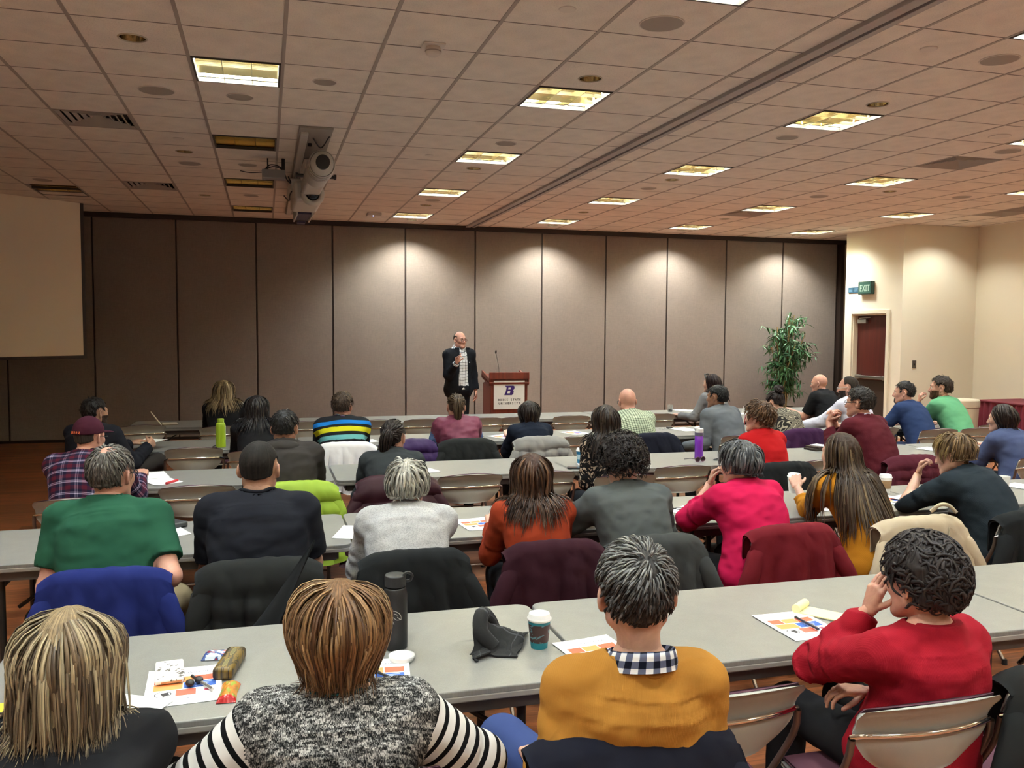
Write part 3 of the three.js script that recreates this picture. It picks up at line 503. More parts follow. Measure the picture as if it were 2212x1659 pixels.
// ---------- projector on its ceiling plate ----------
{
  const pw = std(lin(0.55, 0.54, 0.50), 0.5), pd = std(lin(0.30, 0.27, 0.24), 0.6);
  const pl = thing('mounting_plate', 'long pale plate fixed to the ceiling above the projector', 'plate', [0.46, CH, -11.15]);
  part(pl, 'plate', rbx(0.30, 0.02, 6.1, 0.004, 0, -0.012, 0), pd); part(pl, 'cable_cover', rbx(0.07, 0.035, 5.8, 0.008, -0.10, -0.035, 0), pw);
  for (const z of [-2.4, -1.9, -1.2, -0.4, 0.5, 1.6, 2.4]) part(pl, 'bolt', cyl(0.022, 0.022, 0.03, -0.03, -0.033, z, 10), M.black);
  const p = thing('projector', 'large white ceiling projector with long barrel and dark lens', 'projector', [0.50, CH - 0.03, -10.1], 0.02); p.scale.set(1.05, 1.1, 1.9);
  const body = (g) => g;
  part(p, 'front_housing', lathe([[0.0001, -0.22], [0.085, -0.22], [0.11, -0.18], [0.115, 0.10], [0.10, 0.20], [0.0001, 0.22]], 24).rotateX(PI / 2).translate(0.0, -0.20, 0.65), pw);
  part(p, 'cooling_ring', [0, 1, 2].map(k => new THREE.TorusGeometry(0.118 - k * 0.003, 0.008, 8, 30).translate(0, -0.20, 0.72 + k * 0.05)), M.steel);
  part(p, 'rear_vent', cyl(0.062, 0.062, 0.02, 0, 0, 0, 20).rotateX(PI / 2).translate(0, -0.20, 0.875), M.black);
  part(p, 'middle_housing', [rbx(0.20, 0.15, 0.5, 0.03, 0.0, -0.19, 0.25), rbx(0.14, 0.10, 0.4, 0.02, -0.05, -0.10, 0.3)], pw);
  part(p, 'main_body', [rbx(0.30, 0.22, 0.50, 0.04, -0.02, -0.22, -0.25), rbx(0.20, 0.12, 0.45, 0.02, -0.10, -0.12, -0.35)], pw);
  part(p, 'lens_ring', new THREE.TorusGeometry(0.095, 0.03, 10, 28).translate(0.02, -0.25, 0.015), pw);
  part(p, 'lens', lathe([[0.0001, 0.035], [0.04, 0.03], [0.075, 0.012], [0.09, 0]], 26).rotateX(PI / 2).translate(0.02, -0.25, 0.02), std(lin(0.01, 0.01, 0.014), 0.06));
  part(p, 'tail_panel', [rbx(0.16, 0.13, 0.34, 0.01, 0.0, -0.27, -0.72), rbx(0.10, 0.02, 0.10, 0.004, 0.0, -0.35, -0.95)], std(lin(0.05, 0.045, 0.10), 0.4));
  part(p, 'tail_frame', [rbx(0.02, 0.16, 0.40, 0.005, 0.09, -0.27, -0.72), rbx(0.02, 0.16, 0.40, 0.005, -0.09, -0.27, -0.72)], pw);
  for (const z of [0.55, 0.05, -0.35]) part(p, 'hanger', bar([0, -0.12, z], [0, 0.0, z], 0.014), M.black);
  for (const s of [-1, 1]) part(p, 'knob', [cyl(0.018, 0.018, 0.06, 0, 0, 0, 10).rotateZ(PI / 2).translate(s * 0.15, -0.19, 0.42), cyl(0.026, 0.026, 0.02, 0, 0, 0, 12).rotateZ(PI / 2).translate(s * 0.185, -0.19, 0.42)], M.blackMetal);
  part(p, 'cable', [tube([[-0.13, -0.10, -0.1], [-0.19, -0.20, -0.25], [-0.17, -0.18, -0.6], [-0.20, -0.06, -0.9], [-0.19, 0.0, -1.1]], 0.007, 24, 6), tube([[-0.1, -0.05, 1.0], [-0.02, -0.09, 0.9], [0.03, -0.05, 1.05]], 0.006, 16, 6)], M.black);
  const bxm = thing('cable_box', 'grey junction box with loose black cables under the ceiling', 'box', [0.10, CH, -9.75]);
  part(bxm, 'case', rbx(0.24, 0.09, 0.16, 0.008, 0, -0.17, 0), std(lin(0.24, 0.235, 0.235), 0.5)); part(bxm, 'drop_rod', [bar([-0.06, -0.13, 0], [-0.06, 0, 0], 0.008), bar([0.1, -0.13, 0.02], [0.1, 0, 0.02], 0.018)], M.black);
  part(bxm, 'cables', [tube([[-0.1, -0.13, 0], [-0.03, -0.07, 0.02], [0.08, -0.10, 0.03], [0.14, -0.22, 0.02], [0.18, -0.25, 0], [0.15, -0.18, 0]], 0.007, 30, 6), tube([[-0.12, -0.14, 0.02], [0, -0.09, 0.04], [0.1, -0.13, 0.04], [0.12, -0.21, 0.03]], 0.006, 24, 6), tube([[-0.12, -0.15, 0], [-0.24, -0.16, 0], [-0.34, -0.15, 0.02]], 0.005, 14, 6)], M.black);
}
// ---------- implicit surfaces ----------
function surfaceNets(sdf, lo, hi, h) {
  const nx = Math.ceil((hi[0] - lo[0]) / h) + 1, ny = Math.ceil((hi[1] - lo[1]) / h) + 1, nz = Math.ceil((hi[2] - lo[2]) / h) + 1;
  const F = new Float32Array(nx * ny * nz), at = (i, j, k) => (k * ny + j) * nx + i, B = 6, R = B * h * 0.9 + 0.03;
  for (let k0 = 0; k0 < nz; k0 += B) for (let j0 = 0; j0 < ny; j0 += B) for (let i0 = 0; i0 < nx; i0 += B) {
    const i1 = Math.min(i0 + B, nx), j1 = Math.min(j0 + B, ny), k1 = Math.min(k0 + B, nz);
    const d = sdf(lo[0] + (i0 + i1 - 1) / 2 * h, lo[1] + (j0 + j1 - 1) / 2 * h, lo[2] + (k0 + k1 - 1) / 2 * h);
    const far = Math.abs(d) > R;
    for (let k = k0; k < k1; k++) for (let j = j0; j < j1; j++) for (let i = i0; i < i1; i++) F[at(i, j, k)] = far ? d : sdf(lo[0] + i * h, lo[1] + j * h, lo[2] + k * h);
  }
  const id = new Int32Array(nx * ny * nz).fill(-1), pos = [], idx = [];
  const E = [[0, 1], [0, 2], [0, 4], [1, 3], [1, 5], [2, 3], [2, 6], [3, 7], [4, 5], [4, 6], [5, 7], [6, 7]];
  const v = new Float32Array(8);
  for (let k = 0; k < nz - 1; k++) for (let j = 0; j < ny - 1; j++) for (let i = 0; i < nx - 1; i++) {
    let m = 0; for (let c = 0; c < 8; c++) { v[c] = F[at(i + (c & 1), j + ((c >> 1) & 1), k + (c >> 2))]; if (v[c] < 0) m |= 1 << c; }
    if (m === 0 || m === 255) continue;
    let x = 0, y = 0, z = 0, n = 0;
    for (const [a, b] of E) { if ((v[a] < 0) === (v[b] < 0)) continue; const t = v[a] / (v[a] - v[b]); x += mix(a & 1, b & 1, t); y += mix((a >> 1) & 1, (b >> 1) & 1, t); z += mix(a >> 2, b >> 2, t); n++; }
    id[at(i, j, k)] = pos.length / 3; pos.push(lo[0] + (i + x / n) * h, lo[1] + (j + y / n) * h, lo[2] + (k + z / n) * h);
  }
  const quad = (a, b, c, d, flip) => { if (a < 0 || b < 0 || c < 0 || d < 0) return; flip ? idx.push(a, c, b, a, d, c) : idx.push(a, b, c, a, c, d); };
  for (let k = 1; k < nz - 1; k++) for (let j = 1; j < ny - 1; j++) for (let i = 1; i < nx - 1; i++) {
    const s = F[at(i, j, k)] < 0;
    if (s !== F[at(i + 1, j, k)] < 0) quad(id[at(i, j - 1, k - 1)], id[at(i, j, k - 1)], id[at(i, j, k)], id[at(i, j - 1, k)], !s);
    if (s !== F[at(i, j + 1, k)] < 0) quad(id[at(i - 1, j, k - 1)], id[at(i - 1, j, k)], id[at(i, j, k)], id[at(i, j, k - 1)], !s);
    if (s !== F[at(i, j, k + 1)] < 0) quad(id[at(i - 1, j - 1, k)], id[at(i, j - 1, k)], id[at(i, j, k)], id[at(i - 1, j, k)], !s);
  }
  const nor = new Float32Array(pos.length), e = h * 0.35;
  for (let p = 0; p < pos.length; p += 3) {
    const x = pos[p], y = pos[p + 1], z = pos[p + 2];
    let a = sdf(x + e, y, z) - sdf(x - e, y, z), b = sdf(x, y + e, z) - sdf(x, y - e, z), c = sdf(x, y, z + e) - sdf(x, y, z - e); const l = Math.hypot(a, b, c) || 1;
    nor[p] = a / l; nor[p + 1] = b / l; nor[p + 2] = c / l;
  }
  return { pos: new Float32Array(pos), nor, idx };
}
function netGeo(n) {
  const g = new THREE.BufferGeometry(); g.setAttribute('position', new THREE.BufferAttribute(n.pos, 3)); g.setAttribute('normal', new THREE.BufferAttribute(n.nor, 3));
  const uv = new Float32Array(n.pos.length / 3 * 2); for (let i = 0; i < uv.length / 2; i++) { uv[2 * i] = n.pos[3 * i] + n.pos[3 * i + 2]; uv[2 * i + 1] = n.pos[3 * i + 1]; }
  g.setAttribute('uv', new THREE.BufferAttribute(uv, 2)); g.setIndex(n.idx); return g;
}
const smin = (a, b, k) => { const h = Math.max(k - Math.abs(a - b), 0) / k; return Math.min(a, b) - h * h * k * 0.25; };
const smax = (a, b, k) => -smin(-a, -b, k);
// tapered capsule
function cone(a, b, ra, rb) {
  const bx_ = b.x - a.x, by = b.y - a.y, bz = b.z - a.z, bb = bx_ * bx_ + by * by + bz * bz || 1e-9, ax = a.x, ay = a.y, az = a.z;
  return (x, y, z) => { const px = x - ax, py = y - ay, pz = z - az; let h = (px * bx_ + py * by + pz * bz) / bb; h = h < 0 ? 0 : h > 1 ? 1 : h; const dx = px - bx_ * h, dy = py - by * h, dz = pz - bz * h; return Math.sqrt(dx * dx + dy * dy + dz * dz) - (ra + (rb - ra) * h); };
}
function ell(cx, cy, cz, rx, ry, rz) {
  return (x, y, z) => { const a = (x - cx) / rx, b = (y - cy) / ry, c = (z - cz) / rz, k = Math.sqrt(a * a + b * b + c * c); if (k < 1e-6) return -Math.min(rx, ry, rz); const dx = x - cx, dy = y - cy, dz = z - cz; return Math.sqrt(dx * dx + dy * dy + dz * dz) * (1 - 1 / k); };
}
function boundsOf(pts, pad) { const lo = [1e9, 1e9, 1e9], hi = [-1e9, -1e9, -1e9]; for (const p of pts) { const a = [p.x, p.y, p.z]; for (let i = 0; i < 3; i++) { lo[i] = Math.min(lo[i], a[i] - pad); hi[i] = Math.max(hi[i], a[i] + pad); } } return [lo, hi]; }

// ---------- head ----------
// head space: origin in the middle of the head, face towards -z, crown at y = +0.12
function headSdf(o) {
  const jw = o.jaw ?? 1, cran = ell(0, 0.028, 0.012, 0.0765, 0.092, 0.096), face = ell(0, -0.03, -0.03, 0.062 * jw, 0.082, 0.066);
  const chin = cone(V(-0.014, -0.098, -0.073), V(0.014, -0.098, -0.073), 0.019, 0.019);
  const jl = cone(V(-0.05 * jw, -0.055, 0.005), V(-0.018, -0.095, -0.066), 0.024, 0.020), jr = cone(V(0.05 * jw, -0.055, 0.005), V(0.018, -0.095, -0.066), 0.024, 0.020);
  const n1 = cone(V(0, 0.006, -0.090), V(0, -0.034, -0.108), 0.009, 0.0125), nl = cone(V(-0.012, -0.036, -0.098), V(0.012, -0.036, -0.098), 0.0095, 0.0095);
  const brow = cone(V(-0.034, 0.020, -0.076), V(0.034, 0.020, -0.076), 0.015, 0.015), lip1 = cone(V(-0.019, -0.060, -0.089), V(0.019, -0.060, -0.089), 0.0065, 0.0065), lip2 = cone(V(-0.015, -0.071, -0.088), V(0.015, -0.071, -0.088), 0.0075, 0.0075);
  const ck1 = ell(-0.04, -0.02, -0.062, 0.022, 0.024, 0.024), ck2 = ell(0.04, -0.02, -0.062, 0.022, 0.024, 0.024);
  const ear = s => { const e1 = ell(0.002, 0, 0, 0.009, 0.033, 0.021), c = ell(0.008, -0.002, -0.003, 0.007, 0.020, 0.012), lob = ell(0, -0.024, -0.004, 0.008, 0.012, 0.011); const ca = Math.cos(0.55), sa = Math.sin(0.55);
    return (x, y, z) => { const X0 = (x * s - 0.0805), Z0 = z - 0.012, X = X0 * ca - Z0 * sa, Z = X0 * sa + Z0 * ca, Y = y + 0.004 + Z * 0.25; return smin(smax(e1(X, Y, Z), -c(X, Y, Z), 0.006), lob(X, Y, Z), 0.006); }; };
  const eL = ear(-1), eR = ear(1);
  return (x, y, z) => {
    let d = smin(cran(x, y, z), face(x, y, z), 0.035);
    if (y < 0.03) { d = smin(d, jl(x, y, z), 0.022); d = smin(d, jr(x, y, z), 0.022); d = smin(d, chin(x, y, z), 0.02); }
    if (z < -0.03) { d = smin(d, brow(x, y, z), 0.014); d = smin(d, ck1(x, y, z), 0.018); d = smin(d, ck2(x, y, z), 0.018);
      const ex = Math.abs(x) - 0.031, ey = y - 0.001, ez = z + 0.098; d = smax(d, -(Math.sqrt(ex * ex + ey * ey * 1.6 + ez * ez) - 0.018), 0.014);
      d = smin(d, n1(x, y, z), 0.010); d = smin(d, nl(x, y, z), 0.008); d = smin(d, lip1(x, y, z), 0.006); d = smin(d, lip2(x, y, z), 0.006); }
    if (x < -0.05) d = smin(d, eL(x, y, z), 0.008); else if (x > 0.05) d = smin(d, eR(x, y, z), 0.008);
    return d;
  };
}
// ---------- hand ----------
// hand space: wrist at the origin, fingers along +y, palm faces -z, thumb at +x * side
function handSdf(side, curl, spread = 0.06, point = -1) {
  const bones = [], fin = []; const kn = [[-0.033, 0.078], [-0.011, 0.088], [0.012, 0.088], [0.033, 0.080]], len = [[0.027, 0.019, 0.016], [0.036, 0.024, 0.018], [0.040, 0.026, 0.019], [0.036, 0.023, 0.018]];
  for (const [x, y] of kn) bones.push(cone(V(x * 0.62 * side, 0.004, 0), V(x * side, y - 0.004, 0.002), 0.0145, 0.0115));
  kn.forEach(([x, y], f) => {
    let p = V(x * side, y - 0.006, 0), a = 0.10; const sp = (x / 0.033) * spread, c = f === point ? 0.05 : curl; const ch = [];
    len[f].forEach((L, k) => { a += c * (k === 0 ? 0.8 : 1.05); const q = p.clone().add(V(Math.sin(sp) * side * L * Math.cos(a), Math.cos(a) * L * Math.cos(sp), -Math.sin(a) * L)); ch.push(cone(p, q, 0.0092 - k * 0.0008, 0.0086 - k * 0.001)); p = q; });
    fin.push(ch);
  });
  { let p = V(0.026 * side, 0.018, -0.004); const d = [V(0.62 * side, 0.70, -0.35), V(0.36 * side, 0.86, -0.36 - curl * 0.25), V(0.12 * side, 0.92, -0.4 - curl * 0.4)], L = [0.040, 0.030, 0.024]; const ch = []; d.forEach((v, k) => { const q = p.clone().addScaledVector(v.normalize(), L[k]); ch.push(cone(p, q, 0.0125 - k * 0.0015, 0.0108 - k * 0.0015)); p = q; }); fin.push(ch); }
  return (x, y, z) => {
    let d = bones[0](x, y, z); for (let i = 1; i < 4; i++) d = smin(d, bones[i](x, y, z), 0.016);
    for (const ch of fin) { let e = ch[0](x, y, z); for (let i = 1; i < ch.length; i++) e = smin(e, ch[i](x, y, z), 0.003); d = smin(d, e, 0.005); }
    return d;
  };
}
// ---------- garments' materials ----------
const MAT = new Map();
function cloth(key, color, o = {}) {
  if (!MAT.has(key)) MAT.set(key, new THREE.MeshPhysicalMaterial({ color: o.map ? 0xffffff : color, roughness: o.rough ?? 0.9, specularIntensity: 0.3, map: o.map ?? null, bumpMap: o.knit ? knitBump : fabricBump, bumpScale: o.knit ? 0.0007 : 0.0005, ...(o.extra ?? {}) }));
  return MAT.get(key);
}
const skinTex = tex(128, 128, (u, v, x, y) => { const k = 0.95 + 0.05 * pn(u, v, 6) + 0.03 * pn(u, v, 23, 23, 2) + 0.02 * (hash2(x, y) - 0.5); return [k, k * (0.985 + 0.03 * pn(u, v, 9, 9, 5)), k * 0.98]; }, true, [5, 5]);
const SK = {}; function skin(kind) { const c = { fair: [0.60, 0.35, 0.26], pink: [0.62, 0.325, 0.24], tan: [0.45, 0.245, 0.16], brown: [0.32, 0.16, 0.10] }[kind]; return SK[kind] ??= new THREE.MeshPhysicalMaterial({ color: lin(...c), roughness: 0.52, map: skinTex, sheen: 0.2, sheenRoughness: 0.6, sheenColor: lin(0.5, 0.3, 0.25) }); }
const hairTex = tex(128, 256, (u, v, x) => { const k = 0.78 + 0.34 * (hash2(x, 3) - 0.5) + 0.25 * pn(u, v, 30, 2) + 0.10 * pn(u, v, 60, 5, 3); return [k, k, k]; });
const HM = {}; function hairMat(rough = 0.5) { return HM[rough] ??= new THREE.MeshPhysicalMaterial({ color: 0xffffff, vertexColors: true, roughness: rough, map: hairTex, specularIntensity: 0.55, sheen: 0.0 }); }

// ---------- people ----------
// all positions are world metres; the body is built in its own frame (root at the seat on the floor)
let peopleTris = 0;
function person(o) {
  const root = thing('person', o.label, 'person', [o.at[0], 0, o.at[1]], 0, o.group ?? 'seated audience');
  const L = (p) => V(p[0] - o.at[0], p[1], p[2] - o.at[1]);
  const far = o.lod ?? 1; // 0 near, 1 middle, 2 far
  const hs = o.headScale ?? 1, bw = o.breadth ?? 1, fem = o.fem ? 1 : 0, stand = !!o.stand;
  const head = L(o.head);
  const hq = new THREE.Quaternion().setFromEuler(new THREE.Euler(o.pitch ?? -0.08, o.turn ?? 0, o.tilt ?? 0, 'YXZ')), hqi = hq.clone().invert();
  const headTo = (x, y, z) => V(x, y, z).multiplyScalar(hs).applyQuaternion(hq).add(head);
  const ty = o.yaw ?? 0, right = V(Math.cos(ty), 0, -Math.sin(ty)), fwd = V(-Math.sin(ty), 0, -Math.cos(ty));
  const pel = V(0, stand ? 0.95 : 0.545, 0);
  const nb = headTo(0, -0.112, 0.022).add(V(0, o.neckDrop ?? -0.008, 0)).addScaledVector(fwd, -0.012);
  // spine
  const slouch = o.slouch ?? 0.05, mid = pel.clone().lerp(nb, 0.55).addScaledVector(fwd, -slouch), NS = 9, sp = [], sl = [0];
  for (let k = 0; k <= NS; k++) { const t = k / NS; sp.push(pel.clone().multiplyScalar((1 - t) * (1 - t)).addScaledVector(mid, 2 * t * (1 - t)).addScaledVector(nb, t * t)); if (k) sl.push(sl[k - 1] + sp[k].distanceTo(sp[k - 1])); }
  const TL = sl[NS];
  const prof = (fem ? [[0, .178, .135], [.2, .160, .122], [.42, .145, .110], [.62, .152, .112], [.78, .152, .108], [.88, .125, .092], [.95, .074, .066], [1, .036, .038]] : [[0, .172, .132], [.2, .163, .128], [.42, .163, .124], [.62, .175, .124], [.78, .178, .118], [.88, .145, .100], [.95, .088, .074], [1, .040, .042]]);
  const wOf = t => { for (let i = 1; i < prof.length; i++) if (t <= prof[i][0]) { const a = prof[i - 1], b = prof[i], f = (t - a[0]) / (b[0] - a[0]), g = f * f * (3 - 2 * f) * 0.5 + f * 0.5; return [mix(a[1], b[1], g), mix(a[2], b[2], g)]; } return [.05, .05]; };
  const belly = o.belly ?? 0;
  const PT = []; for (let i = 0; i <= 40; i++) { const w = wOf(i / 40), t = i / 40; const bb = 1 + belly * Math.exp(-Math.pow((t - 0.28) / 0.22, 2)); PT.push([w[0] * mix(bw, 1, sstep(0.85, 1, t)) * bb, w[1] * mix(0.5 + 0.5 * bw, 1, sstep(0.85, 1, t)) * bb]); }
  const torsoInfo = { t: 0, r: 0, f: 0, s: 0 };
  const torso = (x, y, z) => {
    let best = 1e9, bs = 0, bxx = 0, byy = 0, bzz = 0, over = 0;
    for (let k = 0; k < NS; k++) { const a = sp[k], b = sp[k + 1], ux = b.x - a.x, uy = b.y - a.y, uz = b.z - a.z, px = x - a.x, py = y - a.y, pz = z - a.z; let h = (px * ux + py * uy + pz * uz) / (ux * ux + uy * uy + uz * uz); h = h < 0 ? 0 : h > 1 ? 1 : h; const dx = px - ux * h, dy = py - uy * h, dz = pz - uz * h, d = dx * dx + dy * dy + dz * dz; if (d < best) { best = d; bs = sl[k] + (sl[k + 1] - sl[k]) * h; bxx = dx; byy = dy; bzz = dz; } }
    const t = bs / TL, fi = t * 40, i0 = Math.min(39, fi | 0), ff = fi - i0, w = PT[i0][0] + (PT[i0 + 1][0] - PT[i0][0]) * ff, dd = PT[i0][1] + (PT[i0 + 1][1] - PT[i0][1]) * ff;
    const r = bxx * right.x + bzz * right.z, l = Math.sqrt(best), f = Math.sqrt(Math.max(0, best - r * r));
    torsoInfo.t = t; torsoInfo.s = bs; torsoInfo.r = r; torsoInfo.f = bxx * fwd.x + bzz * fwd.z;
    const q = Math.pow(Math.pow(Math.abs(r) / w, 2.4) + Math.pow(f / dd, 2.4), 1 / 2.4);
    return q < 1e-4 ? -Math.min(w, dd) : l < 1e-5 ? -Math.min(w, dd) : l * (1 - 1 / q);
  };
  // shoulders and arms
  const sw = (o.shoulder ?? (fem ? 0.148 : 0.168)) * (0.35 + 0.65 * bw), chest = sp[8].clone().lerp(nb, 0.05);
  const drop = o.drop ?? 0.038, upd = nb.clone().sub(sp[6]).normalize();
  const shl = [-1, 1].map(s => sp[8].clone().addScaledVector(right, s * sw).addScaledVector(upd, 0.025 - drop + (o.shrug?.[(s + 1) / 2] ?? 0)).addScaledVector(fwd, o.round ?? 0.02));
  const ua = (fem ? 0.275 : 0.298) * (o.armScale ?? 1), fa = (fem ? 0.24 : 0.262) * (o.armScale ?? 1);
  const arms = [0, 1].map(i => {
    const s = i ? 1 : -1, a = (i ? o.armR : o.armL) ?? {}, S = shl[i];
    let W = a.hand ? L(a.hand) : pel.clone().addScaledVector(fwd, 0.36).addScaledVector(right, s * 0.14).add(V(0, 0.76 - pel.y, 0));
    const dv = W.clone().sub(S); let d = dv.length(); const mx = (ua + fa) * 0.985; if (d > mx) { W = S.clone().addScaledVector(dv.normalize(), mx); d = mx; }
    const dir = W.clone().sub(S).normalize(), x = (ua * ua - fa * fa + d * d) / (2 * d), hh = Math.sqrt(Math.max(0.0004, ua * ua - x * x));
    const hint = a.elbow && a.raw ? V(...a.elbow) : a.elbow ? V(a.elbow[0] * 0.28, a.elbow[1] - 0.35, a.elbow[2]) : right.clone().multiplyScalar(s * 0.25).add(V(0, -0.9, 0)).addScaledVector(fwd, -0.35);
    hint.addScaledVector(dir, -hint.dot(dir)).normalize();
    const E = S.clone().addScaledVector(dir, x).addScaledVector(hint, hh);
    return { S, E, W, s, a };
  });
  const am = (o.armThick ?? (fem ? 0.9 : 1)) * mix(1, bw, 0.6);
  const upper = arms.map(a => cone(a.S, a.E, 0.056 * am, 0.043 * am)), fore = arms.map(a => cone(a.E, a.W, 0.042 * am, 0.027 * am));
  const shoulderBone = arms.map(a => cone(sp[8], a.S, 0.066 * mix(1, bw, 0.5), 0.058 * am)), trap = arms.map(a => cone(nb, a.S.clone().lerp(sp[8], 0.25), 0.040, 0.048 * am));
  // legs
  const hips = [-1, 1].map(s => pel.clone().addScaledVector(right, s * 0.088 * (0.5 + 0.5 * bw)).add(V(0, -0.02, 0)));
  const legs = [0, 1].map(i => {
    const s = i ? 1 : -1, g = (i ? o.legR : o.legL) ?? {};
    let K, A, T;
    if (stand) { K = hips[i].clone().add(V(s * 0.01, -0.45, 0)).addScaledVector(fwd, 0.03); A = K.clone().add(V(s * 0.01, -0.40, 0)).addScaledVector(fwd, -0.02); }
    else { K = g.knee ? L(g.knee) : hips[i].clone().addScaledVector(fwd, 0.44).addScaledVector(right, s * (g.open ?? 0.05)).add(V(0, -0.01, 0)); A = g.ankle ? L(g.ankle) : K.clone().setY(0.075).addScaledVector(fwd, -0.02); }
    T = g.toe ? L(g.toe) : A.clone().add(V(0, -0.045, 0)).addScaledVector(fwd, 0.16).addScaledVector(right, s * 0.02);
    return { H: hips[i], K, A, T, s };
  });
  const lt = mix(1, bw, 0.7);
  const thigh = legs.map(l => cone(l.H, l.K, 0.083 * lt, 0.056 * lt)), shin = legs.map(l => cone(l.K, l.A, 0.054 * lt, 0.036 * lt)), foot = legs.map(l => cone(l.A.clone().add(V(0, -0.02, 0)).addScaledVector(l.T.clone().sub(l.A).normalize(), -0.03), l.T, 0.038, 0.030));
  const pelvis = ell(pel.x, pel.y - 0.01, pel.z, 0.175 * bw, 0.115, 0.135 * (0.5 + 0.5 * bw));
  const neckB = cone(headTo(0, -0.055, 0.022), nb, 0.051 * (fem ? 0.88 : 1.02) * (o.neck ?? 1), 0.055 * (fem ? 0.9 : 1.05) * (o.neck ?? 1));
  const hsdf = headSdf(o);
  const headD = (x, y, z) => { const v = V(x - head.x, y - head.y, z - head.z).applyQuaternion(hqi).multiplyScalar(1 / hs); return hsdf(v.x, v.y, v.z) * hs; };
  const trunk = (x, y, z) => { let d = torso(x, y, z); for (let i = 0; i < 2; i++) { d = smin(d, shoulderBone[i](x, y, z), 0.05); d = smin(d, trap[i](x, y, z), 0.05); } return d; };
  // hands
  const hands = arms.map(a => {
    const fd = a.a.fdir ? V(...a.a.fdir).normalize() : a.W.clone().sub(a.E).normalize();
    let pn_ = a.a.palm ? V(...a.a.palm) : V(0, -1, 0); pn_.addScaledVector(fd, -pn_.dot(fd)).normalize();
    const zx = pn_.clone().negate(), xx = fd.clone().cross(zx).normalize(), m = new THREE.Matrix4().makeBasis(xx, fd, zx); m.setPosition(a.W);
    const sc = (fem ? 0.88 : 0.98) * (o.armScale ?? 1), side = a.a.side ?? -a.s, f = handSdf(side, a.a.curl ?? 0.35, a.a.spread ?? 0.06, a.a.point ?? -1);
    return { m, sc, f };
  });
  const handGeo = h => { const n = surfaceNets((x, y, z) => h.f(x, y, z), [-0.085, -0.03, -0.10], [0.085, 0.205, 0.05], [0.0046, 0.0068, 0.009][far]); const g = netGeo(n); g.scale(h.sc, h.sc, h.sc); g.applyMatrix4(h.m); return g; };
  // ---- the body: one continuous skin, finer at head and hands
  const allPts = [pel, nb, ...shl, ...arms.flatMap(a => [a.E, a.W]), ...legs.flatMap(l => [l.H, l.K, l.A, l.T])];
  const bodyD = (x, y, z) => {
    let d = smin(trunk(x, y, z), neckB(x, y, z), 0.04) + 0.004; d = smin(d, pelvis(x, y, z) + 0.004, 0.05);
    for (let i = 0; i < 2; i++) { d = smin(d, smin(upper[i](x, y, z), fore[i](x, y, z), 0.025), 0.03); const lg = smin(smin(thigh[i](x, y, z) + 0.006, shin[i](x, y, z) + 0.005, 0.03), foot[i](x, y, z) + 0.008, 0.02); d = smin(d, lg, 0.03); }
    return d;
  };
  const [blo, bhi] = boundsOf(allPts, 0.2);
  const hc = [0.0046, 0.0068, 0.0085][far];
  const hn = surfaceNets((x, y, z) => { const v = V(x, y, z); const d1 = hsdf(x, y, z); const w = v.multiplyScalar(hs).applyQuaternion(hq).add(head); return smin(d1, neckB(w.x, w.y, w.z) / hs, 0.022); }, [-0.115, -0.155, -0.14], [0.115, 0.135, 0.13], hc);
  const hg = netGeo(hn); hg.scale(hs, hs, hs); hg.applyQuaternion(hq); hg.translate(head.x, head.y, head.z);
  const bodyGeo = merge([netGeo(surfaceNets(bodyD, blo, bhi, [0.020, 0.027, 0.032][far])), hg, ...hands.map(handGeo)]);
  part(root, 'body', bodyGeo, skin(o.skin ?? 'fair'));
  // ---- shirt
  const thick = o.thick ?? 0.012, wr = o.wrinkle ?? 1, sd = (o.at[0] * 7.3 + o.at[1] * 3.1);
  const slv = o.sleeve ?? 1; // 1 long, 0.5 to the elbow half way, 0 none
  const neckDir = nb.clone().sub(sp[7]).normalize(), neckUp = o.neckCut ?? 0.004;
  const neckHole = cone(nb.clone().addScaledVector(neckDir, neckUp), headTo(0, 0, 0.0).addScaledVector(neckDir, 0.05), 0.062 * (fem ? 0.92 : 1.06) * (o.neck ?? 1) + 0.002 + (o.neckR ?? 0), 0.075 + (o.neckR ?? 0));
  const fold = (x, y, z) => wr * (0.0065 * noise(x * 7 + sd, y * 15 + z * 5, z * 7) + 0.0035 * noise(x * 17, y * 26 + sd, z * 17 + x * 8));
  const elbowFold = (a, x, y, z) => { const d = Math.hypot(x - a.E.x, y - a.E.y, z - a.E.z); return wr * 0.006 * Math.exp(-d * d / 0.01) * Math.sin(d * 190); };
  const shirtD = (x, y, z) => {
    let d = trunk(x, y, z) - thick;
    if (o.hem === undefined || stand) d = smin(d, pelvis(x, y, z) - thick * 0.9, 0.05);
    for (let i = 0; i < 2; i++) {
      if (slv <= 0) break;
      const a = arms[i]; let e;
      if (slv >= 0.99) { e = smin(upper[i](x, y, z), fore[i](x, y, z), 0.03) - thick - 0.004 - elbowFold(a, x, y, z); const ux = a.W.x - a.E.x, uy = a.W.y - a.E.y, uz = a.W.z - a.E.z, l = Math.hypot(ux, uy, uz); e = Math.max(e, ((x - a.W.x) * ux + (y - a.W.y) * uy + (z - a.W.z) * uz) / l + 0.008 + (o.cuff ?? 0)); }
      else { const ux = a.E.x - a.S.x, uy = a.E.y - a.S.y, uz = a.E.z - a.S.z, l = Math.hypot(ux, uy, uz); e = upper[i](x, y, z) - thick - 0.012; e = Math.max(e, ((x - a.S.x) * ux + (y - a.S.y) * uy + (z - a.S.z) * uz) / l - l * (slv < 0.6 ? 0.72 * slv / 0.5 : slv)); }
      d = smin(d, e, 0.032);
    }
    d -= fold(x, y, z);
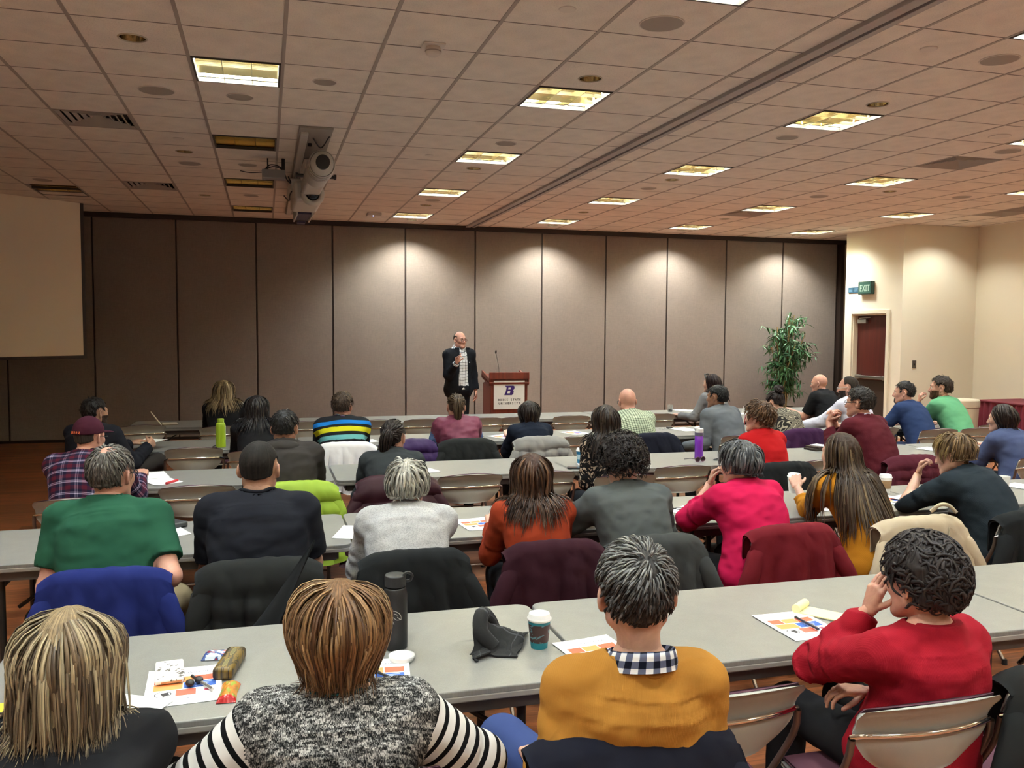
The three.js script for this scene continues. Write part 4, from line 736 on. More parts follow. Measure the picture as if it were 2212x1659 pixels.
    const c = (x - nb.x) * neckDir.x + (y - nb.y) * neckDir.y + (z - nb.z) * neckDir.z - 0.035; return Math.max(d, c, -neckHole(x, y, z));
  };
  const uvOf = (cls, x, y, z) => {
    if (cls === 2) { torso(x, y, z); if (o.uvS) return [Math.atan2(torsoInfo.r, -torsoInfo.f) * 0.155, torsoInfo.s]; const f = (x - pel.x) * fwd.x + (z - pel.z) * fwd.z; return [torsoInfo.r + Math.sign(torsoInfo.r) * Math.max(0, torsoInfo.f + 0.03) * (1 - sstep(0.72, 0.85, torsoInfo.t)), (y - pel.y) + f * 0.9]; }
    const a = arms[cls], up = (x - a.E.x) * (a.W.x - a.E.x) + (y - a.E.y) * (a.W.y - a.E.y) + (z - a.E.z) * (a.W.z - a.E.z) > 0, A = up ? a.E : a.S, B = up ? a.W : a.E, u = B.clone().sub(A).normalize(), p = V(x, y, z).sub(A), t = p.dot(u); p.addScaledVector(u, -t);
    const ref = V(0, 1, 0).addScaledVector(u, -u.y).normalize(), bi = u.clone().cross(ref); return [Math.atan2(p.dot(bi), p.dot(ref)) * 0.05 + 0.013, 0.6 - t - (up ? ua : 0)];
  };
  const dressed = (sdf, lo, hi, h, split) => {
    const n = surfaceNets(sdf, lo, hi, h), N = n.pos.length / 3, cls = new Uint8Array(N);
    for (let i = 0; i < N; i++) { const x = n.pos[3 * i], y = n.pos[3 * i + 1], z = n.pos[3 * i + 2]; const t = trunk(x, y, z) - 0.016 + (o.sleeveIn ?? 0), a0 = Math.min(upper[0](x, y, z), fore[0](x, y, z)), a1 = Math.min(upper[1](x, y, z), fore[1](x, y, z)); cls[i] = a0 < t && a0 < a1 ? 0 : a1 < t && a1 < a0 ? 1 : 2; }
    const map = new Map(), pos = [], nor = [], uv = [], idx = [[], [], []];
    for (let t = 0; t < n.idx.length; t += 3) { const q = n.idx.slice(t, t + 3), c = cls[q[0]] === cls[q[1]] ? cls[q[0]] : cls[q[2]];
      for (const i of q) { const key = i * 3 + c; let k = map.get(key); if (k === undefined) { k = pos.length / 3; map.set(key, k); pos.push(n.pos[3 * i], n.pos[3 * i + 1], n.pos[3 * i + 2]); nor.push(n.nor[3 * i], n.nor[3 * i + 1], n.nor[3 * i + 2]); uv.push(...uvOf(c, n.pos[3 * i], n.pos[3 * i + 1], n.pos[3 * i + 2])); } idx[c].push(k); } }
    const mk = ix => { const g = new THREE.BufferGeometry(); const used = new Map(), P = [], Nn = [], U = [], I = []; for (const k of ix) { let q = used.get(k); if (q === undefined) { q = P.length / 3; used.set(k, q); P.push(pos[3 * k], pos[3 * k + 1], pos[3 * k + 2]); Nn.push(nor[3 * k], nor[3 * k + 1], nor[3 * k + 2]); U.push(uv[2 * k], uv[2 * k + 1]); } I.push(q); }
      g.setAttribute('position', new THREE.Float32BufferAttribute(P, 3)); g.setAttribute('normal', new THREE.Float32BufferAttribute(Nn, 3)); g.setAttribute('uv', new THREE.Float32BufferAttribute(U, 2)); g.setIndex(I); return g; };
    return split ? [mk(idx[2]), mk(idx[0]), mk(idx[1])] : [mk([...idx[2], ...idx[0], ...idx[1]])];
  };
  const sc = [0.0095, 0.014, 0.018][far];
  const [slo, shi] = boundsOf([pel, nb, ...shl, ...arms.flatMap(a => slv >= 0.99 ? [a.E, a.W] : [a.E])], 0.22); slo[1] = Math.max(slo[1], stand ? 0.935 : 0.40);
  const gs = dressed(shirtD, slo, shi, sc, !!o.sleeveMat);
  part(root, o.top ?? 'shirt', gs[0], o.mat);
  if (o.sleeveMat) for (let i = 1; i < 3; i++) part(root, 'sleeve', gs[i], o.sleeveMat);
  // collar / neckband
  const ringAt = (off, rx, rz, tb, name, m, lean = 0) => {
    const c = nb.clone().addScaledVector(neckDir, off), bk = fwd.clone().negate(), pts = []; for (let k = 0; k < 20; k++) { const a = k / 20 * 2 * PI; pts.push(c.clone().addScaledVector(right, Math.cos(a) * rx).addScaledVector(bk, Math.sin(a) * rz).add(V(0, (Math.sin(a) - 0.4) * (0.018 + lean), 0)).toArray()); }
    return part(root, name, tube(pts, tb, 40, 8, true), m);
  };
  const nr = 0.060 * (fem ? 0.92 : 1.06) * (o.neck ?? 1);
  if (o.collar === 'shirt' || o.collar === 'polo') {
    const c = nb.clone().addScaledVector(neckDir, o.collarUp ?? 0.016), bk = fwd.clone().negate(), H = o.collarH ?? 0.036;
    part(root, 'collar', slab((u, v) => { const a = (u - 0.5) * 2 * PI * 0.93 + PI / 2, r = nr + 0.010 + (v < 0.5 ? 0.0 : 0.008) + (v > 0.5 ? (1 - v) * 0.0 : 0), hgt = v < 0.5 ? v * 2 * H : H - (v - 0.5) * 2 * H * 0.95; const k = v < 0.5 ? r : r + 0.012 * (v - 0.5) * 2; return c.clone().addScaledVector(right, Math.cos(a) * k).addScaledVector(bk, Math.sin(a) * k * 1.05).addScaledVector(neckDir, hgt - 0.006).add(V(0, (Math.sin(a) - 0.4) * 0.022, 0)); }, 36, 8, -0.0025, [0.42, 0.08]), o.collarMat ?? o.mat);
  } else if (o.collar === 'turtle') { for (let k = 0; k < 4; k++) ringAt(0.004 + k * 0.010, nr + 0.006, (nr + 0.006) * 1.05, 0.010, 'collar', o.mat); }
  if (o.collar === undefined || o.collar === 'crew' || o.band) {
    const R0 = 0.062 * (fem ? 0.92 : 1.06) * (o.neck ?? 1) + 0.006 + (o.neckR ?? 0), pts = [], bk = fwd.clone().negate();
    for (let k = 0; k < 28; k++) { const a = k / 28 * 2 * PI, d = right.clone().multiplyScalar(Math.cos(a)).addScaledVector(bk, Math.sin(a)); d.addScaledVector(neckDir, -d.dot(neckDir)).normalize(); const p = nb.clone().addScaledVector(d, R0).addScaledVector(neckDir, 0.07); for (let q = 0; q < 60 && shirtD(p.x, p.y, p.z) > -0.002; q++) p.addScaledVector(neckDir, -0.003); pts.push(p.toArray()); }
    part(root, 'neckband', tube(pts, o.bandR ?? 0.0085, 56, 8, true), o.collar === 'crew' && o.collarMat && !o.band ? o.collarMat : o.mat);
  }
  // ---- trousers and shoes
  const tm = o.trousers ?? cloth('pants_dark', lin(0.016, 0.017, 0.020));
  const trD = (x, y, z) => { let d = pelvis(x, y, z) - 0.006; if (stand) d = smin(d, Math.max(trunk(x, y, z) - 0.010, y - 0.985), 0.05) - 0.007; for (let i = 0; i < 2; i++) { let e = smin(thigh[i](x, y, z) - 0.009, shin[i](x, y, z) - 0.013, 0.03); const a = legs[i]; e = Math.max(e, ((x - a.A.x) * (a.A.x - a.K.x) + (y - a.A.y) * (a.A.y - a.K.y) + (z - a.A.z) * (a.A.z - a.K.z)) / a.A.distanceTo(a.K)); d = smin(d, e, 0.04); } return d - 0.004 * noise(x * 9, y * 9 + sd, z * 11) - 0.0025 * noise(x * 22, y * 25, z * 22); };
  const [tlo, thi] = boundsOf([pel, ...legs.flatMap(l => [l.H, l.K, l.A])], 0.16);
  part(root, 'trousers', netGeo(surfaceNets(trD, tlo, thi, [0.015, 0.024, 0.030][far])), tm);
  for (const l of legs) { const up = V(0, 1, 0), f = l.T.clone().sub(l.A).setY(0).normalize(); const sh = (x, y, z) => { const d = smin(cone(l.A.clone().addScaledVector(f, -0.045).setY(l.A.y - 0.025), l.A.clone().addScaledVector(f, 0.14).setY(l.T.y), 0.043, 0.036)(x, y, z), cone(l.A, l.A.clone().add(V(0, -0.03, 0)), 0.044, 0.044)(x, y, z), 0.03); return Math.max(d, (l.T.y - 0.028) - y); }; const [a, b] = boundsOf([l.A, l.T, l.A.clone().addScaledVector(f, -0.06)], 0.09); part(root, 'shoe', netGeo(surfaceNets(sh, a, b, 0.018)), o.shoes ?? M.black); }
  // ---- eyes, brows
  if (o.face) for (const s of [-1, 1]) {
    const e = part(root, 'eye', new THREE.SphereGeometry(0.0118 * hs, 12, 10), eyeMat); e.position.copy(headTo(s * 0.031, 0.001, -0.0805)); e.quaternion.copy(hq);
    part(e, 'iris', new THREE.SphereGeometry(0.0062 * hs, 10, 8).scale(1, 1, 0.5).translate(0, 0, -0.0098 * hs), irisMat);
    part(root, 'eyebrow', tube([[s * 0.014, 0.019, -0.0965], [s * 0.030, 0.025, -0.092], [s * 0.048, 0.019, -0.077]].map(p => headTo(...p).toArray()), 0.0032, 10, 5), o.browMat ?? browMat);
  }
  if (o.glasses) { const gm = o.glasses === true ? M.black : o.glasses, gl = new THREE.Group(); const f = p => headTo(...p).toArray();
    const rim = s => [...Array(16).keys()].map(k => { const a = k / 16 * 2 * PI; return f([s * 0.033 + Math.cos(a) * 0.025, -0.002 + Math.sin(a) * 0.0165, -0.106 + Math.abs(Math.cos(a) * s + 1) * 0.002]); });
    const g = part(root, 'glasses', [tube(rim(-1), 0.0022, 28, 6, true), tube(rim(1), 0.0022, 28, 6, true), bar(f([-0.008, 0.002, -0.107]), f([0.008, 0.002, -0.107]), 0.002, 6), ...[-1, 1].map(s => tube([f([s * 0.058, 0.003, -0.102]), f([s * 0.077, 0.006, -0.05]), f([s * 0.0815, 0.008, 0.005]), f([s * 0.08, -0.008, 0.022])], 0.0022, 12, 6))], gm); }
  const api = { root, head, headTo, hq, hqi, hs, headD, trunk, torso, nb, neckDir, right, fwd, far, o, pel, shirtD, neckB, arms, hsdf };
  for (const h of o.hair ?? []) h(api);
  return api;
}
const eyeMat = std(lin(0.7, 0.68, 0.64), 0.2), irisMat = std(lin(0.03, 0.02, 0.015), 0.15), browMat = std(lin(0.05, 0.03, 0.02), 0.8);

// ---------- hair ----------
const vary = (c, k, w = 0) => [c[0] * (k + w), c[1] * k, c[2] * (k - w)];
// skull cap: cranium grown by t where mask(dir) > 0
function cap(opt) {
  return A => {
    const { color, t = 0.010, mask = hairline, bump = 0.003, f = 60, name = 'hair', far = A.far } = opt, hq = A.hq;
    const cran = ell(0, 0.028, 0.014, 0.0765, 0.092, 0.096), nk = ell(0, -0.045, 0.042, 0.048, 0.05, 0.046);
    const sdf = (x, y, z) => { const l = Math.hypot(x, y - 0.02, z) || 1e-6, m = mask(x / l, (y - 0.02) / l, z / l); let d = smin(cran(x, y, z), nk(x, y, z), 0.03) - mix(-0.012, t, clamp(m, 0, 1)); return d - bump * noise(x * f, y * f * 0.5, z * f) - bump * 0.6 * noise(x * f * 2.1 + 5, y * f * 1.1, z * f * 2.1); };
    const n = surfaceNets(sdf, [-0.125, -0.14, -0.14], [0.125, 0.16, 0.16], [0.005, 0.0075, 0.0095][far]);
    const g = netGeo(n), P = g.attributes.position, c = new Float32Array(P.count * 3), uv = g.attributes.uv;
    for (let i = 0; i < P.count; i++) { const x = P.getX(i), y = P.getY(i), z = P.getZ(i); const cc = typeof color === 'function' ? color(x, y, z) : color; const k = 1 + 0.22 * noise(x * 40, y * 12, z * 40) + 0.15 * noise(x * 90 + 3, y * 30, z * 90); c[3 * i] = cc[0] * k; c[3 * i + 1] = cc[1] * k; c[3 * i + 2] = cc[2] * k; uv.setXY(i, Math.atan2(x, z) * 0.8, y * 4); }
    g.setAttribute('color', new THREE.BufferAttribute(c, 3)); g.scale(A.hs, A.hs, A.hs); g.applyQuaternion(hq); g.translate(A.head.x, A.head.y, A.head.z);
    part(A.root, name, g, hairMat(opt.rough ?? 0.6));
  };
}
// direction masks: >0 where hair grows (dir in head space, -z is the face)
const hairline = (x, y, z) => { const front = z < 0 ? mix(-0.32, 0.60, sstep(0.05, 0.75, -z)) : mix(-0.32, -0.62, sstep(0.1, 0.6, z)); const ear = Math.abs(x) > 0.7 ? (Math.hypot(y + 0.10, (z - 0.10) * 1.05) - 0.36) * 6 : 9; return Math.min((y - front) * 9, ear); };
const fringe = (x, y, z) => Math.min((y - (z > 0.15 ? -0.62 : -0.25)) * 9, (mix(0.30, 0.50, sstep(0, 0.9, z)) - y) * 7, (z + 0.42) * 9); // bald on top
// locks: flattened tapering tubes following fn(root) paths
function locks(opt) {
  return A => {
    const sides = A.far === 0 ? 4 : 3; const { N, len, color, w = 0.010, segs: segs0 = 8, comb, grav = 0.25, mask = hairline, off = 0.010, spread = 0.012, jitter = 0.12, curl = 0, curlF = 60, inward = 0, name = 'hair', tipW = 0.25, stay = 0.004, seed0 = 1, rough = 0.48, flat = 0.42, bodyGap = 0.016, wave = 0, waveF = 25, streak, keepIn, hug = 0, hugY = -1, endY } = opt, segs = A.far === 2 ? Math.min(segs0, 8) : A.far === 1 ? Math.min(segs0, 10) : segs0;
    const keep = seed; seed = 777 + seed0 * 7919;
    const pos = [], nor = [], uv = [], col = [], idx = [];
    const down = V(0, -1, 0).applyQuaternion(A.hqi), cr = [0.0765, 0.092, 0.096], cc = [0, 0.028, 0.014];
    const out = (p, e) => { const x = (p.x - cc[0]) / (cr[0] + e), y = (p.y - cc[1]) / (cr[1] + e), z = (p.z - cc[2]) / (cr[2] + e), k = Math.sqrt(x * x + y * y + z * z); return { k, n: V(x / (cr[0] + e), y / (cr[1] + e), z / (cr[2] + e)).normalize() }; };
    let made = 0, tries = 0;
    while (made < N && tries++ < N * 30) {
      const u = rr(-1, 1), a = rr(0, 2 * PI), q = Math.sqrt(1 - u * u), d = V(q * Math.cos(a), u, q * Math.sin(a));
      if (mask(d.x, d.y, d.z) < 0.05) continue;
      const e0 = rr(0, 1), e = off * 0.35 + (off + spread) * e0;
      const p = V(cc[0] + d.x * (cr[0] + 0.004), cc[1] + d.y * (cr[1] + 0.004), cc[2] + d.z * (cr[2] + 0.004));
      let v = comb(p, d).normalize(); v.add(V(rr(-1, 1), rr(-1, 1), rr(-1, 1)).multiplyScalar(jitter)).normalize();
      const LL = typeof len === 'function' ? len(p, d) * rr(0.86, 1.1) : len * rr(0.8, 1.12); if (LL <= 0.005) continue;
      const ds = LL / segs, pts = [p.clone()], ph = rr(0, 6.28), hx = rr(0.75, 1.25), kMax = keepIn ? mix(1.12, keepIn, Math.sqrt(rnd())) : 9;
      for (let s = 1; s <= segs; s++) {
        v.lerp(down, grav * ds / 0.03 * 0.5).normalize();
        if (inward) { const ax = V(-p.x, 0, 0.01 - p.z); v.addScaledVector(ax, inward * sstep(0.55, 1, s / segs) * 6); v.normalize(); }
        p.addScaledVector(v, ds);
        const en = e * sstep(0, 0.3, s / segs) + stay, o = out(p, en);
        if (o.k < 1) { p.addScaledVector(o.n, (1 - o.k) * 0.088); v.addScaledVector(o.n, -Math.min(0, v.dot(o.n))).normalize(); }
        else if (keepIn && o.k > kMax) { p.addScaledVector(o.n, -(o.k - kMax) * 0.088); v.addScaledVector(o.n, -Math.max(0, v.dot(o.n)) * 0.9).normalize(); }
        else if (hug && o.k > 1) { const hh = hug * sstep(hugY - 0.02, hugY + 0.03, p.y); if (hh > 0) { p.addScaledVector(o.n, -(o.k - 1) * 0.088 * hh); v.addScaledVector(o.n, -Math.max(0, v.dot(o.n)) * hh).normalize(); } }
        // clear neck, shoulders and back
        const wp = p.clone().multiplyScalar(A.hs).applyQuaternion(A.hq).add(A.head); let bd = Math.min(A.trunk(wp.x, wp.y, wp.z) - (A.o.thick ?? 0.012), A.neckB(wp.x, wp.y, wp.z)) - bodyGap - e * 0.5;
        if (bd < 0) { const h = 0.004, g = V(A.trunk(wp.x + h, wp.y, wp.z) - A.trunk(wp.x - h, wp.y, wp.z), A.trunk(wp.x, wp.y + h, wp.z) - A.trunk(wp.x, wp.y - h, wp.z), A.trunk(wp.x, wp.y, wp.z + h) - A.trunk(wp.x, wp.y, wp.z - h)).normalize().applyQuaternion(A.hqi); p.addScaledVector(g, -bd / A.hs); v.addScaledVector(g, -Math.min(0, v.dot(g)) * 0.9).normalize(); }
        const pp = p.clone(); const t = s / segs;
        if (curl) { const o2 = out(p, 0).n, sd = v.clone().cross(o2).normalize(); pp.addScaledVector(o2, Math.cos(ph + s * ds * curlF * hx) * curl * sstep(0, 0.4, t)).addScaledVector(sd, Math.sin(ph + s * ds * curlF * hx) * curl * sstep(0, 0.3, t)); }
        if (wave) { const sd = v.clone().cross(out(p, 0).n).normalize(); pp.addScaledVector(sd, Math.sin(ph * 0.4 + s * ds * waveF) * wave * t); }
        if (curl && keepIn) { const o3 = out(pp, 0); if (o3.k > kMax) pp.addScaledVector(o3.n, -(o3.k - kMax) * 0.088); }
        pts.push(pp); if (endY !== undefined && pp.y < endY + 0.012 * (e0 - 0.5) + rr(-0.012, 0.012)) break;
      }
      const SG = pts.length - 1;
      const base = typeof color === 'function' ? color(d, rnd()) : color, k = opt.vary ? rr(1 - opt.vary, 1 + opt.vary) : rr(0.72, 1.28);
      const b0 = pos.length / 3, ww = w * rr(0.7, 1.25), uo = rnd();
      for (let s = 0; s <= SG; s++) {
        const t = s / SG, tg = pts[Math.min(s + 1, SG)].clone().sub(pts[Math.max(s - 1, 0)]).normalize(), on = out(pts[s], 0).n, sd = tg.clone().cross(on).normalize(), up = sd.clone().cross(tg).normalize();
        const W = ww * 0.5 * (s === SG ? tipW * 0.3 : mix(mix(0.75, 1, sstep(0, 0.25, t)), tipW, sstep(0.55, 1, t)));
        const c = streak ? streak(base, t, k) : [base[0] * k, base[1] * k, base[2] * k];
        for (let m = 0; m < sides; m++) { const an = m / sides * 2 * PI + 0.3, cx = Math.cos(an), sy = Math.sin(an) * flat; const P = pts[s].clone().addScaledVector(sd, cx * W).addScaledVector(up, sy * W); const nn = sd.clone().multiplyScalar(cx * 0.55).addScaledVector(up, Math.sin(an)).normalize(); pos.push(P.x, P.y, P.z); nor.push(nn.x, nn.y, nn.z); uv.push(uo + (m < sides / 2 ? m : sides - m) / sides * 0.35, t * LL * 2.5); col.push(c[0], c[1], c[2]); }
      }
      for (let s = 0; s < SG; s++) for (let m = 0; m < sides; m++) { const a1 = b0 + s * sides + m, b1 = b0 + s * sides + (m + 1) % sides; idx.push(a1, b1 + sides, b1, a1, a1 + sides, b1 + sides); }
      made++;
    }
    seed = keep;
    const g = new THREE.BufferGeometry(); g.setAttribute('position', new THREE.Float32BufferAttribute(pos, 3)); g.setAttribute('normal', new THREE.Float32BufferAttribute(nor, 3)); g.setAttribute('uv', new THREE.Float32BufferAttribute(uv, 2)); g.setAttribute('color', new THREE.Float32BufferAttribute(col, 3)); g.setIndex(idx);
    g.scale(A.hs, A.hs, A.hs); g.applyQuaternion(A.hq); g.translate(A.head.x, A.head.y, A.head.z);
    part(A.root, name, g, hairMat(rough));
  };
}
// combing directions
const combDown = (back = 0.4, partX = 0) => (p, d) => { const b = sstep(-0.15, 0.55, d.z + 0.25 * Math.abs(d.x)); return V((d.x > partX ? 1 : -1) * (0.35 + 0.6 * Math.max(0, d.y)) * (1 - 0.92 * b) + d.x * 0.35 * b, -0.55 + 0.45 * d.y * (1 - b), back * (0.4 + 0.6 * Math.max(0, -d.z + 0.3)) * (1 + b)); };
const combCrown = (cx = 0.0, cy = 0.80, cz = 0.55) => (p, d) => { const t = V(d.x - cx, d.y - cy, d.z - cz); t.addScaledVector(d, -t.dot(d)); return t.addScaledVector(d, 0.12); };
const combTo = (tx, ty, tz) => (p) => V(tx - p.x, ty - p.y, tz - p.z);
// hair gathered as a tapering bundle along a path (pony tail, bun)
function bundle(path, r, color, N, w, name = 'ponytail', seed0 = 3, rough = 0.45) {
  return A => {
    const keep = seed; seed = 999 + seed0 * 131; const curve = new THREE.CatmullRomCurve3(path.map(p => V(...p))); const geos = [];
    const segs = 10, sides = 4, pos = [], nor = [], uv = [], col = [], idx = [];
    for (let n = 0; n < N; n++) {
      const a = rr(0, 2 * PI), q = Math.sqrt(rnd()), k = rr(0.7, 1.3), b0 = pos.length / 3, L = rr(0.75, 1);
      for (let s = 0; s <= segs; s++) { const t = s / segs * L, c = curve.getPoint(t), tg = curve.getTangent(t), sd = tg.clone().cross(V(0.1, 0.2, 1)).normalize(), up = sd.clone().cross(tg); const R = r(t) * (0.3 + 0.7 * q), tw = a + 0.6 * t; const ctr = c.addScaledVector(sd, Math.cos(tw) * R).addScaledVector(up, Math.sin(tw) * R), on = sd.clone().multiplyScalar(Math.cos(tw)).addScaledVector(up, Math.sin(tw)), s2 = tg.clone().cross(on).normalize(), W = w * 0.5 * (s === segs ? 0.1 : 1 - 0.5 * t);
        for (let m = 0; m < sides; m++) { const an = m / sides * 2 * PI, P = ctr.clone().addScaledVector(s2, Math.cos(an) * W).addScaledVector(on, Math.sin(an) * W * 0.5), nn = s2.clone().multiplyScalar(Math.cos(an) * 0.6).addScaledVector(on, Math.sin(an)).normalize(); pos.push(P.x, P.y, P.z); nor.push(nn.x, nn.y, nn.z); uv.push(k + m / sides * 0.3, t * 0.6); col.push(color[0] * k, color[1] * k, color[2] * k); } }
      for (let s = 0; s < segs; s++) for (let m = 0; m < sides; m++) { const a1 = b0 + s * sides + m, b1 = b0 + s * sides + (m + 1) % sides; idx.push(a1, b1 + sides, b1, a1, a1 + sides, b1 + sides); }
    }
    seed = keep; const g = new THREE.BufferGeometry(); g.setAttribute('position', new THREE.Float32BufferAttribute(pos, 3)); g.setAttribute('normal', new THREE.Float32BufferAttribute(nor, 3)); g.setAttribute('uv', new THREE.Float32BufferAttribute(uv, 2)); g.setAttribute('color', new THREE.Float32BufferAttribute(col, 3)); g.setIndex(idx);
    g.scale(A.hs, A.hs, A.hs); g.applyQuaternion(A.hq); g.translate(A.head.x, A.head.y, A.head.z); part(A.root, name, g, hairMat(rough));
  };
}
function beard(color, goatee = false) { const m = (x, y, z) => { const a = sstep(0.0, 0.5, -z); return Math.min((-0.30 - y) * 8 , (-z + 0.15) * 6); };
  return A => { const c = [color[0], color[1], color[2]]; const sdf = (x, y, z) => { let d = A.hsdf(x, y, z) - 0.0035 - 0.0015 * noise(x * 90, y * 60, z * 90); const sides = goatee ? -0.056 : mix(-0.048, -0.020, sstep(0.035, 0.065, Math.abs(x))); d = smax(d, y - sides, 0.008); d = smax(d, z - (goatee ? -0.066 : -0.008), 0.008); if (goatee) d = smax(d, Math.abs(x) - 0.034, 0.008); d = smax(d, -(y + 0.125), 0.01); const mouth = Math.hypot(x, (y + 0.066) * 2.0, z + 0.1) - 0.022; d = smax(d, -mouth, 0.006); const nose = Math.hypot(x * 1.2, y + 0.03, z + 0.11) - 0.022; return smax(d, -nose, 0.006); };
    const n = surfaceNets(sdf, [-0.10, -0.14, -0.13], [0.10, 0.02, 0.03], 0.0055), g = netGeo(n), cc = new Float32Array(g.attributes.position.count * 3); for (let i = 0; i < cc.length / 3; i++) { const k = 0.8 + 0.4 * hash2(i, 5); cc[3 * i] = c[0] * k; cc[3 * i + 1] = c[1] * k; cc[3 * i + 2] = c[2] * k; } g.setAttribute('color', new THREE.BufferAttribute(cc, 3));
    g.scale(A.hs, A.hs, A.hs); g.applyQuaternion(A.hq); g.translate(A.head.x, A.head.y, A.head.z); part(A.root, 'beard', g, hairMat(0.8)); }; }
// ---------- cloth patterns (u, v in metres on the garment) ----------
const perM = (t, a, b = a) => { t.repeat.set(1 / a, 1 / b); return t; };
const plaid = (fn, size, n = 128) => perM(tex(n, n, fn), size);
const L3 = (r, g, b) => [r / 255, g / 255, b / 255];
const T = {
  stripeSleeve: perM(tex(8, 64, (u, v) => v < 0.36 ? [0.05, 0.045, 0.05] : [0.86, 0.85, 0.83]), 0.1, 0.040),
  marl: perM(tex(256, 256, (u, v, x, y) => { const rowi = Math.floor(y / 5), w = (hash2(Math.floor(u * 18 + hash2(Math.floor(v * 26), 4) * 7) % 18, Math.floor(v * 26)) - 0.5) * 0.95 + pn(u, v, 6, 10, 4) * 0.5; const st = hash2(Math.floor((x + rowi * 3) / 2), rowi) - 0.5; const tooth = Math.abs(((x + (y % 5 > 2 ? 1 : 0)) % 4) - 1.5) * 0.07; const k = clamp(0.43 + w * 0.50 + st * 0.62 - tooth, 0.09, 0.78); return [k, k * 0.99, k * 0.97]; }), 0.20),
  heather: perM(tex(256, 256, (u, v, x, y) => { const s = hash2(x >> 1, y) ; const f = s > 0.955 ? -0.30 : s > 0.90 ? -0.16 : 0; const k = 0.70 + 0.06 * pn(u, v, 40) + 0.06 * (hash2(x, y) - 0.5) + f; return [k, k, k * 1.005]; }), 0.25),
  plaidPurple: plaid((u, v) => { const band = t => { const f = t % 1; return f < 0.08 || (f > 0.13 && f < 0.19) ? 2 : f > 0.42 && f < 0.72 ? 1 : 0; }; const a = band(u * 2), b = band(v * 2), c = [[0.13, 0.12, 0.22], [0.36, 0.11, 0.18], [0.62, 0.58, 0.66]]; const k = 0.45; return [0, 1, 2].map(i => c[a][i] * (b === 2 ? 0.35 : k) + c[b][i] * (b === 2 ? 0.75 : 0.5)); }, 0.19),
  plaidGreen: plaid((u, v) => { const a = (u * 4 % 1) < 0.34 ? 1 : 0, b = (v * 4 % 1) < 0.34 ? 1 : 0, k = a + b; return k === 0 ? [0.76, 0.80, 0.70] : k === 1 ? [0.52, 0.56, 0.48] : [0.24, 0.28, 0.23]; }, 0.10),
  gingham: plaid((u, v) => { const a = (u * 2 % 1) < 0.5 ? 1 : 0, b = (v * 2 % 1) < 0.5 ? 1 : 0, k = a + b; return k === 0 ? [0.86, 0.86, 0.86] : k === 1 ? [0.36, 0.38, 0.46] : [0.05, 0.06, 0.12]; }, 0.056),
  gridShirt: plaid((u, v) => (u * 2 % 1) < 0.10 || (v * 2 % 1) < 0.10 ? [0.12, 0.13, 0.16] : [0.84, 0.85, 0.86], 0.085),
  bands: perM(tex(8, 512, (u, v) => { const y = v * 0.64; // metres up the spine
    return y > 0.437 ? [0.13, 0.135, 0.15] : y > 0.400 ? L3(25, 115, 195) : y > 0.375 ? [0.12, 0.13, 0.14] : y > 0.335 ? L3(205, 205, 35) : y > 0.310 ? [0.12, 0.13, 0.14] : y > 0.272 ? L3(105, 175, 180) : y > 0.250 ? [0.14, 0.13, 0.15] : L3(85, 30, 105); }), 1, 0.64),
  floral: perM(tex(256, 256, (u, v) => { const w = pn(u, v, 16) + 0.5 * pn(u, v, 40, 40, 3); return w > 0.22 ? [0.62, 0.55, 0.48] : w > 0.14 ? [0.32, 0.26, 0.22] : [0.07, 0.055, 0.055]; }), 0.30),
  swirl: perM(tex(256, 256, (u, v) => { const w = pn(u, v, 5) * 3.2 + pn(u, v, 9, 9, 4) * 1.4; const f = Math.abs((w * 3) % 1); return f > 0.52 ? [0.60, 0.57, 0.50] : [0.16, 0.145, 0.135]; }), 0.75),
};
